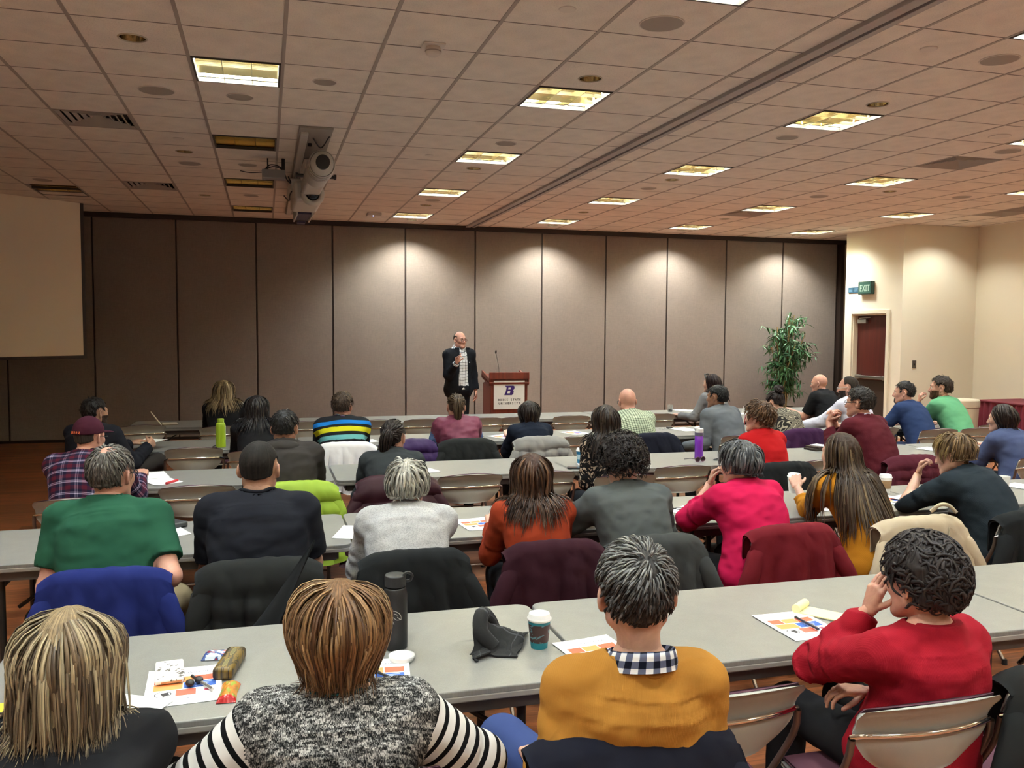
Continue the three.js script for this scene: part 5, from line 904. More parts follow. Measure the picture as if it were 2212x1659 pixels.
const C = {
  black: cloth('black', lin(0.013, 0.013, 0.015)), blackNavy: cloth('blackNavy', lin(0.012, 0.013, 0.019)), mustard: cloth('mustard', lin(0.38, 0.175, 0.030), { knit: true }), red: cloth('red', lin(0.29, 0.007, 0.018), { knit: true }), green: cloth('green', lin(0.018, 0.085, 0.048)),
  rust: cloth('rust', lin(0.28, 0.036, 0.012)), gray: cloth('gray', lin(0.075, 0.083, 0.083)), pink: cloth('pink', lin(0.47, 0.007, 0.062)), gold: cloth('gold', lin(0.38, 0.15, 0.009), { knit: true }), teal: cloth('teal', lin(0.016, 0.023, 0.030), { knit: true }),
  charcoal: cloth('charcoal', lin(0.034, 0.029, 0.027)), slate: cloth('slate', lin(0.030, 0.034, 0.037), { knit: true }), red2: cloth('red2', lin(0.40, 0.008, 0.011), { knit: true }), maroon: cloth('maroon', lin(0.085, 0.010, 0.017), { knit: true }), bluegray: cloth('bluegray', lin(0.065, 0.085, 0.18)),
  navy: cloth('navy', lin(0.011, 0.015, 0.027)), midgray: cloth('midgray', lin(0.115, 0.125, 0.14), { knit: true }), lightgray: cloth('lightgray', lin(0.18, 0.18, 0.185)), white: cloth('white', lin(0.68, 0.68, 0.80)), navyblue: cloth('navyblue', lin(0.022, 0.040, 0.110)), mint: cloth('mint', lin(0.115, 0.34, 0.175)),
  marl: cloth('marl', 0, { map: T.marl, knit: true }), stripe: cloth('stripe', 0, { map: T.stripeSleeve }), heather: cloth('heather', 0, { map: T.heather }), plaidP: cloth('plaidP', 0, { map: T.plaidPurple }), plaidG: cloth('plaidG', 0, { map: T.plaidGreen }), gingham: cloth('gingham', 0, { map: T.gingham }), gridShirt: cloth('gridShirt', 0, { map: T.gridShirt }), bands: cloth('bands', 0, { map: T.bands, knit: true }), floral: cloth('floral', 0, { map: T.floral }), swirl: cloth('swirl', 0, { map: T.swirl }),
  vest: cloth('vest', lin(0.165, 0.040, 0.072), { rough: 0.5 }), blueTee: cloth('blueTee', lin(0.10, 0.16, 0.33)), jeans: cloth('jeans', lin(0.040, 0.065, 0.19)), denim: cloth('denim', lin(0.05, 0.07, 0.13)), khaki: cloth('khaki', lin(0.28, 0.22, 0.13)), suit: cloth('suit', lin(0.010, 0.011, 0.015)), dkgrayBand: cloth('dkBand', lin(0.03, 0.032, 0.036), { knit: true }),
  tealShirt: cloth('tealShirt', lin(0.02, 0.13, 0.15)),
};
// hair colours (linear)
const H = { blonde: [0.36, 0.255, 0.135], gold: [0.25, 0.125, 0.050], brown: [0.060, 0.030, 0.017], dark: [0.017, 0.011, 0.009], black: [0.009, 0.008, 0.008], gray: [0.19, 0.18, 0.165], white: [0.58, 0.555, 0.48], auburn: [0.075, 0.030, 0.016], ltbrown: [0.17, 0.095, 0.045], salt: [0.14, 0.14, 0.14], redbrown: [0.035, 0.012, 0.011], sandy: [0.26, 0.155, 0.065] };
const two = (a, b, p = 0.5) => (d, r) => r < p ? a : b;
const shortHair = (c, t = 0.011, n = 420, o = {}) => [cap({ color: c, t, bump: o.bump ?? 0.003, mask: o.mask }), locks({ N: n, len: o.len ?? 0.034, color: o.two ?? c, w: o.w ?? 0.009, segs: 4, comb: o.comb ?? combCrown(), grav: o.grav ?? 0.05, off: t * 0.8, spread: 0.004, jitter: o.jitter ?? 0.25, seed0: n, rough: 0.55, mask: o.mask, curl: o.curl ?? 0, curlF: 120, hug: 0.9 })];
const longHair = (c, len, n, o = {}) => [cap({ color: c, t: 0.010 }), locks({ N: n, len: o.end !== undefined ? (p, d) => Math.max(0.05, (p.y - o.end) * 1.12 + 0.07 * sstep(0.2, 1, d.y)) : (p, d) => len * (d.z < -0.1 ? 0.96 : 1) * mix(0.80, 1, sstep(-0.3, 0.8, d.y)), color: o.two ?? c, w: o.w ?? 0.015, segs: o.segs ?? 11, comb: o.comb ?? combDown(0.5, 0.05), grav: o.grav ?? 0.40, off: o.off ?? 0.012, spread: o.spread ?? 0.014, jitter: 0.10, inward: o.inward ?? 0, wave: o.wave ?? 0.006, waveF: o.waveF ?? 22, seed0: n + 3, rough: 0.42, vary: o.vary ?? 0.22, hug: o.hug ?? 0.85, hugY: o.hugY ?? -0.02, streak: o.streak, endY: o.end, bodyGap: o.bodyGap ?? (o.end !== undefined ? -0.02 : 0.010) })];
const curlyHair = (c, len, n, o = {}) => [cap({ color: c, t: o.t ?? 0.03, bump: 0.010, f: 26, mask: o.mask }), locks({ N: n, len, color: c, w: o.w ?? 0.012, segs: 12, mask: o.mask, comb: (p, d) => d.clone().multiplyScalar(o.outw ?? 0.45).add(V(rr(-1, 1), rr(-1, 0.6), rr(-1, 1))), grav: o.grav ?? 0.12, off: o.off ?? 0.03, spread: o.spread ?? 0.02, jitter: 0.3, tipW: 0.55, curl: o.curl ?? 0.010, curlF: o.curlF ?? 90, seed0: n, rough: 0.55, keepIn: o.keepIn ?? 1.42 })];
const buzz = (c, t = 0.005, mask) => [cap({ color: c, t, bump: 0.0008, f: 160, mask, rough: 0.8 })];

// where each person looks by default: the speaker
const SPK = [2.75, -12.45];
const toSpk = (x, z, k = 1) => k * Math.atan2(-(SPK[0] - x), -(SPK[1] - z));
const seatZ = r => ROWZ[r] + (r > 1 ? 0.405 : 0.345);
function sit(row, head, o) {
  const dx = o.dx ?? 0, px = head[0] + dx, pz = seatZ(row) + (o.dz ?? 0), tn = o.turn ?? toSpk(head[0], head[2], 0.92);
  const zt = ROWZ[row]; // table edge
  const rest = (s) => ({ hand: [px + s * 0.13, 0.765, zt - 0.10], elbow: [s * 0.9, -0.5, 0.3] });
  const A = person({ lod: row <= 1 ? 0 : row <= 3 ? 1 : 2, at: [px, pz], head, turn: tn, yaw: o.yaw ?? tn * 0.35, armL: rest(-1), armR: rest(1), ...o });
  chair(px + (o.chairDx ?? 0), CHZ(row), o.chairLabel, (o.chairTurn ?? 0), 'grey folding chairs'); return A;
}
// row 1
sit(1, [-0.441, 1.034, -2.19], { label: 'woman with blonde streaked hair in black jacket at left foreground', fem: true, neckDrop: -0.03, turn: -0.30, pitch: -0.05, tilt: 0.06, dx: -0.03, breadth: 1.1, mat: C.black, top: 'jacket', thick: 0.016, armR: { hand: [-0.20, 0.60, -2.02], elbow: [0.9, -0.4, 0.4], curl: 0.5 }, chairLabel: 'folding chair under blonde woman in black jacket',
  hair: longHair(H.blonde, 0.34, 1350, { two: (d, r) => r < 0.45 ? [0.50, 0.39, 0.23] : r < 0.75 ? [0.24, 0.165, 0.095] : [0.115, 0.078, 0.048], w: 0.0095, vary: 0.16, end: -0.155, inward: 0.06, off: 0.018, spread: 0.020, streak: (b, t, k) => { const r = mix(0.62, 1.05, sstep(0, 0.22, t)); return [b[0] * k * r, b[1] * k * r, b[2] * k * r]; } }) });
sit(1, [0.167, 1.064, -2.15], { label: 'woman with light brown bob in marled knit vest over striped sleeves', fem: true, neckDrop: -0.052, sleeveIn: 0.014, turn: -0.22, pitch: -0.12, breadth: 1.12, thick: 0.02, mat: C.marl, top: 'knit_vest', sleeveMat: C.stripe, armThick: 1.05, collar: 'crew', collarMat: C.tealShirt, wrinkle: 0.7, armR: { hand: [0.40, 0.60, -2.36], elbow: [1, -0.35, 0.35], raw: true }, armL: { hand: [-0.08, 0.60, -2.36], elbow: [-1, -0.35, 0.35], raw: true }, chairLabel: 'folding chair under woman in marled knit vest',
  hair: longHair(H.gold, 0.285, 1500, { two: (d, r) => r < 0.4 ? [0.36, 0.195, 0.082] : r < 0.75 ? [0.25, 0.125, 0.052] : r < 0.90 ? [0.15, 0.068, 0.030] : [0.52, 0.34, 0.17], w: 0.0095, vary: 0.16, end: -0.122, hugY: -0.07, inward: 0.12, off: 0.020, spread: 0.022, wave: 0.004 }) });
sit(1, [0.899, 1.143, -2.01], { label: 'man with short grey hair in mustard sweater and checked collar', headScale: 1.07, neckDrop: -0.058, turn: -0.25, pitch: -0.02, tilt: 0.03, dx: -0.03, dz: 0.03, yaw: -0.10, breadth: 1.02, shoulder: 0.165, neckR: 0.010, mat: C.mustard, top: 'sweater', thick: 0.014, wrinkle: 1.5, neckCut: -0.026, collar: 'shirt', band: true, bandR: 0.009, collarMat: C.gingham, collarH: 0.050, collarUp: 0.012, slouch: 0.07, trousers: C.jeans, armL: { hand: [0.70, 0.63, -2.20], elbow: [-0.8, -0.5, 0.4] }, armR: { hand: [1.00, 0.62, -2.22], elbow: [0.9, -0.3, 0.5] }, legL: { knee: [0.66, 0.60, -2.42], ankle: [0.74, 0.16, -2.42] }, legR: { knee: [0.70, 0.555, -2.40], ankle: [0.58, 0.30, -2.2] }, chairLabel: 'folding chair under man in mustard sweater, navy coat over it',
  hair: [cap({ color: [0.055, 0.050, 0.047], t: 0.010, bump: 0.002 }), locks({ N: 1300, len: (p, d) => d.y > 0.2 ? 0.048 : 0.026, color: (d, r) => d.y > 0.35 ? (r < 0.5 ? [0.30, 0.30, 0.29] : r < 0.8 ? [0.16, 0.155, 0.15] : [0.07, 0.065, 0.06]) : d.y < -0.25 ? (r < 0.12 ? [0.20, 0.19, 0.18] : [0.030, 0.024, 0.020]) : (r < 0.3 ? [0.19, 0.185, 0.18] : [0.060, 0.054, 0.050]), w: 0.006, segs: 4, comb: combCrown(0.25, 0.75, 0.62), grav: 0.04, off: 0.010, spread: 0.005, jitter: 0.22, rough: 0.5, tipW: 0.15, hug: 0.92 })] });
sit(1, [1.878, 1.064, -2.13], { label: 'woman with dark curly hair in red sweater, hand raised to her face', fem: true, neckDrop: -0.03, turn: 0.18, pitch: -0.05, yaw: 0.10, breadth: 1.06, mat: C.red, top: 'sweater', thick: 0.014, wrinkle: 1.3, neckCut: -0.004, trousers: C.black, skin: 'pink', armL: { hand: [1.800, 0.945, -2.26], elbow: [-0.62, -0.8, 0.1], raw: true, fdir: [0.25, 0.92, 0.12], palm: [0.95, -0.2, 0.1], curl: 0.16, spread: 0.10 }, armR: { hand: [1.80, 0.68, -2.27], elbow: [0.9, -0.5, 0.4], fdir: [-0.85, 0.05, -0.3], curl: 0.5 }, legL: { knee: [1.72, 0.53, -2.55], ankle: [1.68, 0.07, -2.55] }, chairTurn: 0.0, chairDx: -0.10, chairLabel: 'folding chair with plum pads under woman in red sweater',
  hair: curlyHair([0.040, 0.031, 0.030], 0.095, 1500, { off: 0.028, t: 0.034, w: 0.0105, curl: 0.013, curlF: 66, spread: 0.026, keepIn: 1.46, outw: 0.30 }) });
// row 2
sit(2, [-0.664, 1.160, -4.16], { label: 'man with thinning grey hair in dark green polo shirt', headScale: 1.05, turn: -0.42, pitch: -0.05, dx: 0.03, breadth: 1.14, belly: 0.08, mat: C.green, top: 'polo_shirt', sleeve: 0.5, collar: 'polo', skin: 'pink', trousers: C.khaki, armR: { hand: [-0.44, 0.70, -4.16], elbow: [0.9, -0.3, 0.5], fdir: [-0.3, -0.5, -0.8], curl: 0.5 }, armL: { hand: [-0.80, 0.70, -4.3], elbow: [-0.9, -0.4, 0.4] }, chairLabel: 'folding chair under man in green polo, blue jacket over it', glasses: M.black,
  hair: [cap({ color: [0.16, 0.145, 0.125], t: 0.008, bump: 0.002, mask: (x, y, z) => Math.min(hairline(x, y, z), (Math.hypot(x - 0.08, y - 0.90, z - 0.35) - 0.30) * 8) }), locks({ N: 620, len: 0.042, color: (d, r) => d.y < -0.1 ? [0.115, 0.100, 0.083] : r < 0.5 ? [0.22, 0.20, 0.175] : [0.15, 0.135, 0.115], w: 0.008, segs: 4, comb: combCrown(0.05, 0.85, 0.45), grav: 0.10, off: 0.006, spread: 0.004, jitter: 0.2, hug: 0.92, mask: (x, y, z) => Math.min(hairline(x, y, z), (Math.hypot(x - 0.08, y - 0.90, z - 0.35) - 0.13) * 8) })] });
sit(2, [-0.035, 1.164, -4.14], { label: 'broad man with cropped dark hair in black t-shirt', headScale: 1.05, turn: -0.25, pitch: -0.1, breadth: 1.2, neck: 1.12, belly: 0.05, mat: C.blackNavy, top: 't_shirt', sleeve: 0.55, skin: 'tan', wrinkle: 1.2, armL: { hand: [-0.14, 0.765, -4.40], elbow: [-1, -0.2, 0.3] }, armR: { hand: [0.10, 0.765, -4.40], elbow: [1, -0.2, 0.3] }, chairLabel: 'folding chair under man in black t-shirt, black coat over it', hair: buzz([0.020, 0.015, 0.012], 0.006) });
sit(2, [0.665, 1.035, -4.24], { label: 'white haired woman in speckled light grey sweater', fem: true, turn: -0.38, pitch: -0.05, dx: -0.04, breadth: 1.22, mat: C.heather, top: 'sweater', thick: 0.016, wrinkle: 1.3, chairLabel: 'folding chair under white haired woman, black coat over it', collar: 'crew', armR: { hand: [0.74, 0.93, -4.42], elbow: [0.9, -0.6, 0], fdir: [0, 1, -0.1], palm: [-0.5, 0, 0.8] },
  hair: [cap({ color: H.white, t: 0.018, bump: 0.005 }), locks({ N: 460, len: (p, d) => d.y > 0.1 ? 0.125 : 0.075, color: two(H.white, [0.40, 0.38, 0.32], 0.7), w: 0.013, segs: 7, comb: combCrown(0.0, 0.85, 0.35), grav: 0.22, off: 0.018, spread: 0.010, jitter: 0.22, inward: 0.15, hug: 0.7, hugY: -0.05, wave: 0.006, waveF: 60, rough: 0.5 })] });
sit(2, [1.286, 1.062, -4.18], { label: 'woman with long auburn brown hair in rust top', fem: true, turn: -0.22, pitch: -0.05, breadth: 1.0, mat: C.rust, top: 'top', chairLabel: 'folding chair under woman in rust top, plum coat over it', skin: 'fair',
  hair: longHair(H.auburn, 0.335, 380, { two: (d, r) => r < 0.55 ? [0.062, 0.027, 0.015] : r < 0.85 ? [0.115, 0.050, 0.024] : [0.18, 0.080, 0.035], w: 0.013, off: 0.012, spread: 0.014, wave: 0.010, waveF: 24, bodyGap: 0.002, inward: 0.10 }) });
sit(2, [1.799, 1.091, -4.22], { label: 'person with big dark frizzy curls in dark grey sweatshirt', turn: -0.12, pitch: -0.25, yaw: 0.03, breadth: 1.02, mat: C.gray, top: 'sweatshirt', thick: 0.018, wrinkle: 1.4, slouch: 0.09, chairLabel: 'folding chair under person with frizzy curls, grey coat over it', dx: 0.0, armL: { hand: [1.66, 0.775, -4.42], elbow: [-1, -0.3, 0.35], raw: true }, armR: { hand: [1.90, 0.775, -4.45], elbow: [0.7, -0.6, 0.3], raw: true },
  hair: curlyHair([0.026, 0.017, 0.014], 0.125, 1700, { off: 0.05, t: 0.066, spread: 0.035, w: 0.0065, curl: 0.010, curlF: 110, keepIn: 1.9, outw: 0.8, grav: 0.02, mask: (x, y, z) => Math.min(hairline(x, y, z), (y + 0.25) * 8) }) });
sit(2, [2.491, 1.082, -4.22], { label: 'woman with short grey hair in bright pink sweater, hand at chin', fem: true, turn: 0.35, pitch: -0.02, yaw: 0.18, breadth: 1.22, mat: C.pink, top: 'sweater', thick: 0.014, wrinkle: 1.5, armL: { hand: [2.395, 0.955, -4.36], elbow: [-0.55, -0.8, 0.05], raw: true, fdir: [0.35, 0.9, -0.05], palm: [0.7, 0.1, 0.6], curl: 0.7 }, armR: { hand: [2.62, 0.765, -4.42], elbow: [1, -0.3, 0.2] }, chairLabel: 'folding chair under woman in pink, dark red coat over it', chairDx: 0.06,
  hair: [cap({ color: [0.13, 0.13, 0.132], t: 0.018, bump: 0.004 }), locks({ N: 420, len: (p, d) => d.y > 0.1 ? 0.12 : 0.07, color: (d, r) => d.y > 0.2 ? (r < 0.6 ? [0.21, 0.21, 0.215] : [0.11, 0.11, 0.115]) : (r < 0.4 ? [0.10, 0.10, 0.105] : [0.045, 0.044, 0.046]), w: 0.012, segs: 7, comb: combCrown(0.05, 0.9, 0.2), grav: 0.22, off: 0.018, spread: 0.010, jitter: 0.15, inward: 0.12, hug: 0.8, hugY: -0.05 })] });
sit(2, [3.160, 1.108, -4.26], { label: 'woman with very long brown hair in golden yellow top holding a cup', fem: true, turn: 0.30, pitch: 0.0, yaw: 0.25, breadth: 0.98, mat: C.gold, top: 'top', slouch: 0.03, dx: 0.05, armL: { hand: [3.115, 0.865, -4.60], elbow: [-0.8, -0.75, 0.1], fdir: [0.2, 0.55, -0.6], palm: [0.5, 0.0, -0.7], curl: 0.55 }, armR: { hand: [3.34, 0.765, -4.48] }, chairLabel: 'folding chair under woman with very long hair, beige coat over it', chairDx: 0.12,
  hair: longHair(H.brown, 0.62, 330, { two: (d, r) => r < 0.6 ? [0.060, 0.032, 0.018] : r < 0.85 ? [0.105, 0.062, 0.032] : [0.18, 0.115, 0.058], w: 0.016, segs: 15, off: 0.012, spread: 0.018, wave: 0.010, waveF: 18 }) });
sit(2, [3.974, 1.077, -4.28], { label: 'person with short sandy hair in dark teal sweater leaning forward', fem: true, turn: 0.45, pitch: -0.22, yaw: 0.30, dx: 0.10, breadth: 1.16, mat: C.teal, top: 'sweater', thick: 0.02, wrinkle: 1.2, slouch: 0.08, collar: 'turtle', armL: { hand: [3.88, 0.935, -4.46], elbow: [-0.8, -0.7, 0], raw: true, fdir: [0.3, 0.9, 0], palm: [0.6, 0, 0.7], curl: 0.8 }, armR: { hand: [4.2, 0.765, -4.48] }, chairLabel: 'folding chair under person in dark teal, black coat over it', chairDx: 0.0,
  hair: [cap({ color: H.sandy, t: 0.015, bump: 0.004 }), locks({ N: 360, len: (p, d) => d.y > 0.1 ? 0.10 : 0.05, color: (d, r) => d.z < 0.1 ? [0.38, 0.25, 0.10] : r < 0.5 ? [0.25, 0.155, 0.072] : [0.15, 0.088, 0.042], w: 0.012, segs: 6, comb: combCrown(0.1, 0.85, 0.35), grav: 0.16, off: 0.016, spread: 0.008, jitter: 0.15, inward: 0.1, hug: 0.8, hugY: -0.05 })] });
// row 3
sit(3, [-1.102, 1.106, -6.11], { label: 'man in maroon cap and purple plaid shirt', turn: -0.50, pitch: -0.10, dx: 0.0, breadth: 1.12, mat: C.plaidP, top: 'plaid_shirt', skin: 'pink', collar: 'shirt', glasses: M.black, trousers: C.khaki, armR: { hand: [-0.84, 0.79, -6.42], elbow: [0.9, -0.4, 0.2], curl: 0.6 }, armL: { hand: [-1.16, 0.77, -6.45] }, chairLabel: 'folding chair under man in maroon cap',
  hair: [cap({ color: [0.06, 0.045, 0.035], t: 0.003, bump: 0.001, f: 120 }), A => {
    const m = (x, y, z) => (y - 0.05 - 0.18 * z * -1 * 0) * 14; const sdf = (x, y, z) => { const c = ell(0, 0.032, 0.014, 0.0765, 0.094, 0.096); let d = c(x, y, z) - 0.011 - 0.0012 * noise(x * 40, y * 40, z * 40); d = smax(d, 0.022 - 0.10 * (z - 0.0) - y + 0.004, 0.004); const b = ell(0, 0.035, -0.13, 0.07, 0.008, 0.06); return smin(d, b(x, y, z), 0.01); };
    const cp = netGeo(surfaceNets(sdf, [-0.12, -0.03, -0.21], [0.12, 0.16, 0.14], 0.0055)); cp.scale(A.hs, A.hs, A.hs); cp.applyQuaternion(A.hq); cp.translate(A.head.x, A.head.y, A.head.z); const capm = part(A.root, 'cap', cp, cloth('capcloth', lin(0.055, 0.010, 0.022)));
    const letters = []; for (let k = 0; k < 5; k++) { const a = -0.42 + k * 0.15, y = 0.030; for (let j = 0; j < 3; j++) letters.push(bx(0.009 - j * 0.002, 0.004, 0.004, 0, 0.006 * (j - 1), 0.1105, 0, 0, (hash2(k, j) - 0.5) * 1.2).rotateY(a).translate(0, y, 0.014 - 0.014 * Math.abs(a))); }
    const lg = merge(letters); lg.scale(A.hs, A.hs, A.hs); lg.applyQuaternion(A.hq); lg.translate(A.head.x, A.head.y, A.head.z); part(capm, 'embroidery', lg, std(lin(0.75, 0.16, 0.05), 0.7)); }] });
sit(3, [0.118, 1.128, -6.10], { label: 'man with short black hair in charcoal hooded sweatshirt', turn: -0.25, pitch: -0.18, breadth: 1.12, mat: C.charcoal, top: 'sweatshirt', thick: 0.02, wrinkle: 1.4, skin: 'tan', chairLabel: 'folding chair under man in hooded sweatshirt, lime jacket over it', chairDx: 0.06,
  hair: [...shortHair([0.014, 0.012, 0.011], 0.011, 300, { two: (d, r) => d.y > 0.5 && r < 0.2 ? [0.10, 0.09, 0.08] : [0.014, 0.012, 0.011] }), A => { const c = A.nb.clone().addScaledVector(A.fwd, -0.070).add(V(0, 0.004, 0)); const a = ell(c.x, c.y, c.z, 0.122, 0.050, 0.072), b = ell(c.x, c.y - 0.055, c.z + 0.028, 0.085, 0.075, 0.048), hole = A.neckB; const sdf = (x, y, z) => smax(smin(a(x, y, z), b(x, y, z), 0.05) - 0.006 * noise(x * 16, y * 22, z * 16), -(hole(x, y, z) - 0.006), 0.01); part(A.root, 'hood', netGeo(surfaceNets(sdf, [c.x - 0.16, c.y - 0.15, c.z - 0.11], [c.x + 0.16, c.y + 0.09, c.z + 0.11], 0.009)), C.charcoal); }] });
sit(3, [0.870, 1.037, -6.18], { label: 'woman with dark brown ponytail in dark slate sweater', fem: true, turn: -0.45, pitch: -0.12, dx: -0.05, breadth: 1.08, mat: C.slate, top: 'sweater', thick: 0.016, chairLabel: 'folding chair under woman with dark ponytail, plum puffer over it', slouch: 0.08,
  hair: [cap({ color: [0.022, 0.013, 0.010], t: 0.010, bump: 0.002 }), locks({ N: 240, len: 0.10, color: [0.026, 0.015, 0.011], w: 0.012, segs: 6, comb: combTo(0, 0.03, 0.14), grav: 0.0, off: 0.008, spread: 0.004, jitter: 0.05, hug: 0.9 }), bundle([[0, 0.03, 0.105], [0, 0.025, 0.135], [-0.01, -0.02, 0.15], [-0.02, -0.08, 0.145], [-0.03, -0.15, 0.125]], t => 0.012 + 0.034 * Math.sin(PI * Math.min(1, t * 0.9 + 0.08)), [0.026, 0.015, 0.011], 110, 0.014)] });
sit(3, [2.442, 1.128, -6.06], { label: 'woman with straight long brown hair in dark patterned top', fem: true, turn: -0.05, pitch: -0.05, breadth: 0.95, mat: C.floral, top: 'blouse', armL: { hand: [2.40, 0.66, -6.12] }, armR: { hand: [2.50, 0.66, -6.14] }, chairLabel: 'folding chair under woman in dark patterned top', hair: longHair([0.045, 0.027, 0.018], 0.36, 260, { two: two([0.034, 0.020, 0.014], [0.075, 0.045, 0.027], 0.65), w: 0.017, wave: 0.003 }) });
sit(3, [3.742, 1.128, -6.06], { label: 'woman with short reddish brown hair in red sweater, face in profile', fem: true, turn: 0.55, pitch: 0.02, yaw: 0.12, face: true, breadth: 1.0, mat: C.red2, top: 'sweater', armL: { hand: [3.66, 0.765, -6.36] }, chairLabel: 'folding chair under woman in red sweater in third row, black coat over it', skin: 'pink',
  hair: [cap({ color: [0.15, 0.075, 0.034], t: 0.020, bump: 0.006 }), locks({ N: 360, len: (p, d) => d.y > 0 ? 0.085 : 0.05, color: two([0.17, 0.085, 0.038], [0.095, 0.046, 0.022], 0.55), w: 0.012, segs: 6, comb: combCrown(0, 0.8, 0.4), grav: 0.12, off: 0.020, spread: 0.010, jitter: 0.35, inward: 0.1, hug: 0.7, hugY: -0.05, curl: 0.004, curlF: 100 })] });
sit(3, [4.729, 1.222, -6.14], { label: 'man with glasses in maroon sweater, hands at his chin', turn: 0.55, pitch: 0.0, yaw: 0.30, face: true, glasses: M.black, breadth: 1.05, mat: C.maroon, top: 'sweater', collar: 'crew', collarMat: C.white, dx: 0.05, skin: 'pink', armL: { hand: [4.60, 1.06, -6.36], elbow: [-0.6, -0.8, 0.1], fdir: [0.2, 0.7, 0.3], palm: [0.8, 0, 0.4], curl: 0.8 }, armR: { hand: [4.66, 1.05, -6.38], elbow: [0.8, -0.8, 0.1], fdir: [-0.2, 0.7, 0.2], palm: [-0.6, 0, 0.4], curl: 0.8 }, chairLabel: 'folding chair under man in maroon sweater, maroon jacket over it', chairDx: 0.10,
  hair: shortHair([0.036, 0.026, 0.020], 0.020, 380, { len: 0.05, curl: 0.006, jitter: 0.4, bump: 0.005, two: two([0.036, 0.026, 0.020], [0.065, 0.048, 0.036], 0.7) }) });
sit(3, [6.116, 1.068, -6.06], { label: 'woman with dark bob in blue grey sweater at right edge', fem: true, turn: 0.55, pitch: -0.05, yaw: 0.25, breadth: 1.1, mat: C.bluegray, top: 'sweater', thick: 0.015, collar: 'turtle', chairLabel: 'folding chair under woman in blue grey sweater', dx: 0.03, skin: 'fair', face: true, hair: longHair([0.040, 0.022, 0.017], 0.18, 260, { end: -0.12, hugY: -0.06, inward: 0.3, w: 0.015, segs: 8, off: 0.014, wave: 0.002 }) });
// row 4
sit(4, [-1.376, 1.104, -7.90], { label: 'bearded man in dark navy jacket reading papers at far left', turn: -0.75, pitch: -0.02, yaw: -0.55, face: true, breadth: 1.1, mat: C.blackNavy, top: 'jacket', thick: 0.018, trousers: C.charcoal, skin: 'tan', dx: 0.0, dz: -0.02, armR: { hand: [-0.98, 0.80, -8.02], elbow: [0.6, -0.8, 0.3], curl: 0.5, fdir: [0.3, 0.3, -0.8], palm: [-0.7, -0.3, 0] }, armL: { hand: [-1.14, 0.80, -8.20], elbow: [-0.6, -0.6, 0.3], curl: 0.4 }, legR: { knee: [-0.92, 0.66, -8.05], ankle: [-1.02, 0.36, -8.35] }, legL: { knee: [-1.12, 0.53, -8.25], ankle: [-1.12, 0.07, -8.28] }, chairLabel: 'folding chair under bearded man at far left', chairTurn: 0.35,
  hair: [...shortHair([0.017, 0.013, 0.011], 0.012, 240), beard([0.060, 0.030, 0.018])] });
sit(4, [-0.081, 1.098, -7.95], { label: 'woman with straight dark hair in black behind a laptop', fem: true, turn: -0.2, pitch: -0.1, breadth: 1.0, mat: C.black, top: 'top', chairLabel: 'folding chair under dark haired woman in black', hair: longHair([0.020, 0.013, 0.012], 0.30, 200, { w: 0.018, wave: 0.003 }) });
sit(4, [0.656, 1.119, -7.90], { label: 'person with short light brown hair in multicoloured striped sweater', turn: -0.35, pitch: -0.05, breadth: 1.04, mat: C.bands, top: 'striped_sweater', uvS: true, thick: 0.016, wrinkle: 0.8, chairLabel: 'folding chair under striped sweater, white coat over it', skin: 'pink', hair: shortHair([0.072, 0.044, 0.027], 0.018, 280, { len: 0.05, jitter: 0.5, bump: 0.005, two: (d, r) => d.y > 0.5 ? [0.16, 0.105, 0.062] : [0.062, 0.038, 0.024] }) });
sit(4, [1.722, 1.077, -8.03], { label: 'woman with light brown ponytail in quilted maroon vest', fem: true, turn: -0.1, pitch: -0.1, breadth: 1.06, mat: C.vest, top: 'quilted_vest', thick: 0.022, wrinkle: 2.2, sleeve: 0.5, sleeveMat: C.blueTee, chairLabel: 'folding chair under woman in maroon vest, black jacket over it', skin: 'fair',
  hair: [cap({ color: [0.085, 0.050, 0.026], t: 0.010, bump: 0.002 }), locks({ N: 180, len: 0.10, color: two([0.10, 0.060, 0.030], [0.066, 0.038, 0.020]), w: 0.013, segs: 6, comb: combTo(0, 0.05, 0.14), grav: 0.0, off: 0.008, spread: 0.004, jitter: 0.05, hug: 0.9 }), bundle([[0, 0.05, 0.10], [0, 0.05, 0.135], [0.0, 0.0, 0.155], [0.0, -0.09, 0.155], [-0.015, -0.19, 0.135]], t => 0.010 + 0.032 * Math.sin(PI * Math.min(1, t * 0.9 + 0.06)), [0.105, 0.062, 0.030], 90, 0.015)] });
sit(4, [2.415, 1.007, -7.95], { label: 'woman with dark brown bob in navy top', fem: true, turn: 0.0, pitch: -0.1, breadth: 1.05, mat: C.navy, top: 'top', chairLabel: 'folding chair under woman in navy, grey puffer over it', hair: longHair([0.032, 0.019, 0.014], 0.19, 220, { end: -0.13, hugY: -0.06, inward: 0.3, w: 0.016, segs: 8, off: 0.013, wave: 0.002 }) });
sit(4, [3.454, 1.108, -8.00], { label: 'bald man in green plaid shirt', turn: 0.0, pitch: -0.2, headScale: 1.04, breadth: 1.14, mat: C.plaidG, top: 'plaid_shirt', collar: 'shirt', skin: 'pink', glasses: M.black, dx: 0.05, chairLabel: 'folding chair under bald man in plaid, dark coat over it', chairDx: 0.05, hair: [] });
sit(4, [4.465, 1.128, -8.03], { label: 'man with black hair in grey turtleneck sweater facing left', turn: 0.60, pitch: 0.0, yaw: 0.35, face: true, breadth: 1.1, mat: C.midgray, top: 'sweater', thick: 0.016, collar: 'turtle', skin: 'brown', armL: { hand: [4.12, 0.62, -8.10], elbow: [-0.9, -0.4, 0.1] }, chairLabel: 'folding chair under man in grey turtleneck', dx: 0.03, hair: shortHair([0.010, 0.009, 0.009], 0.014, 240) });
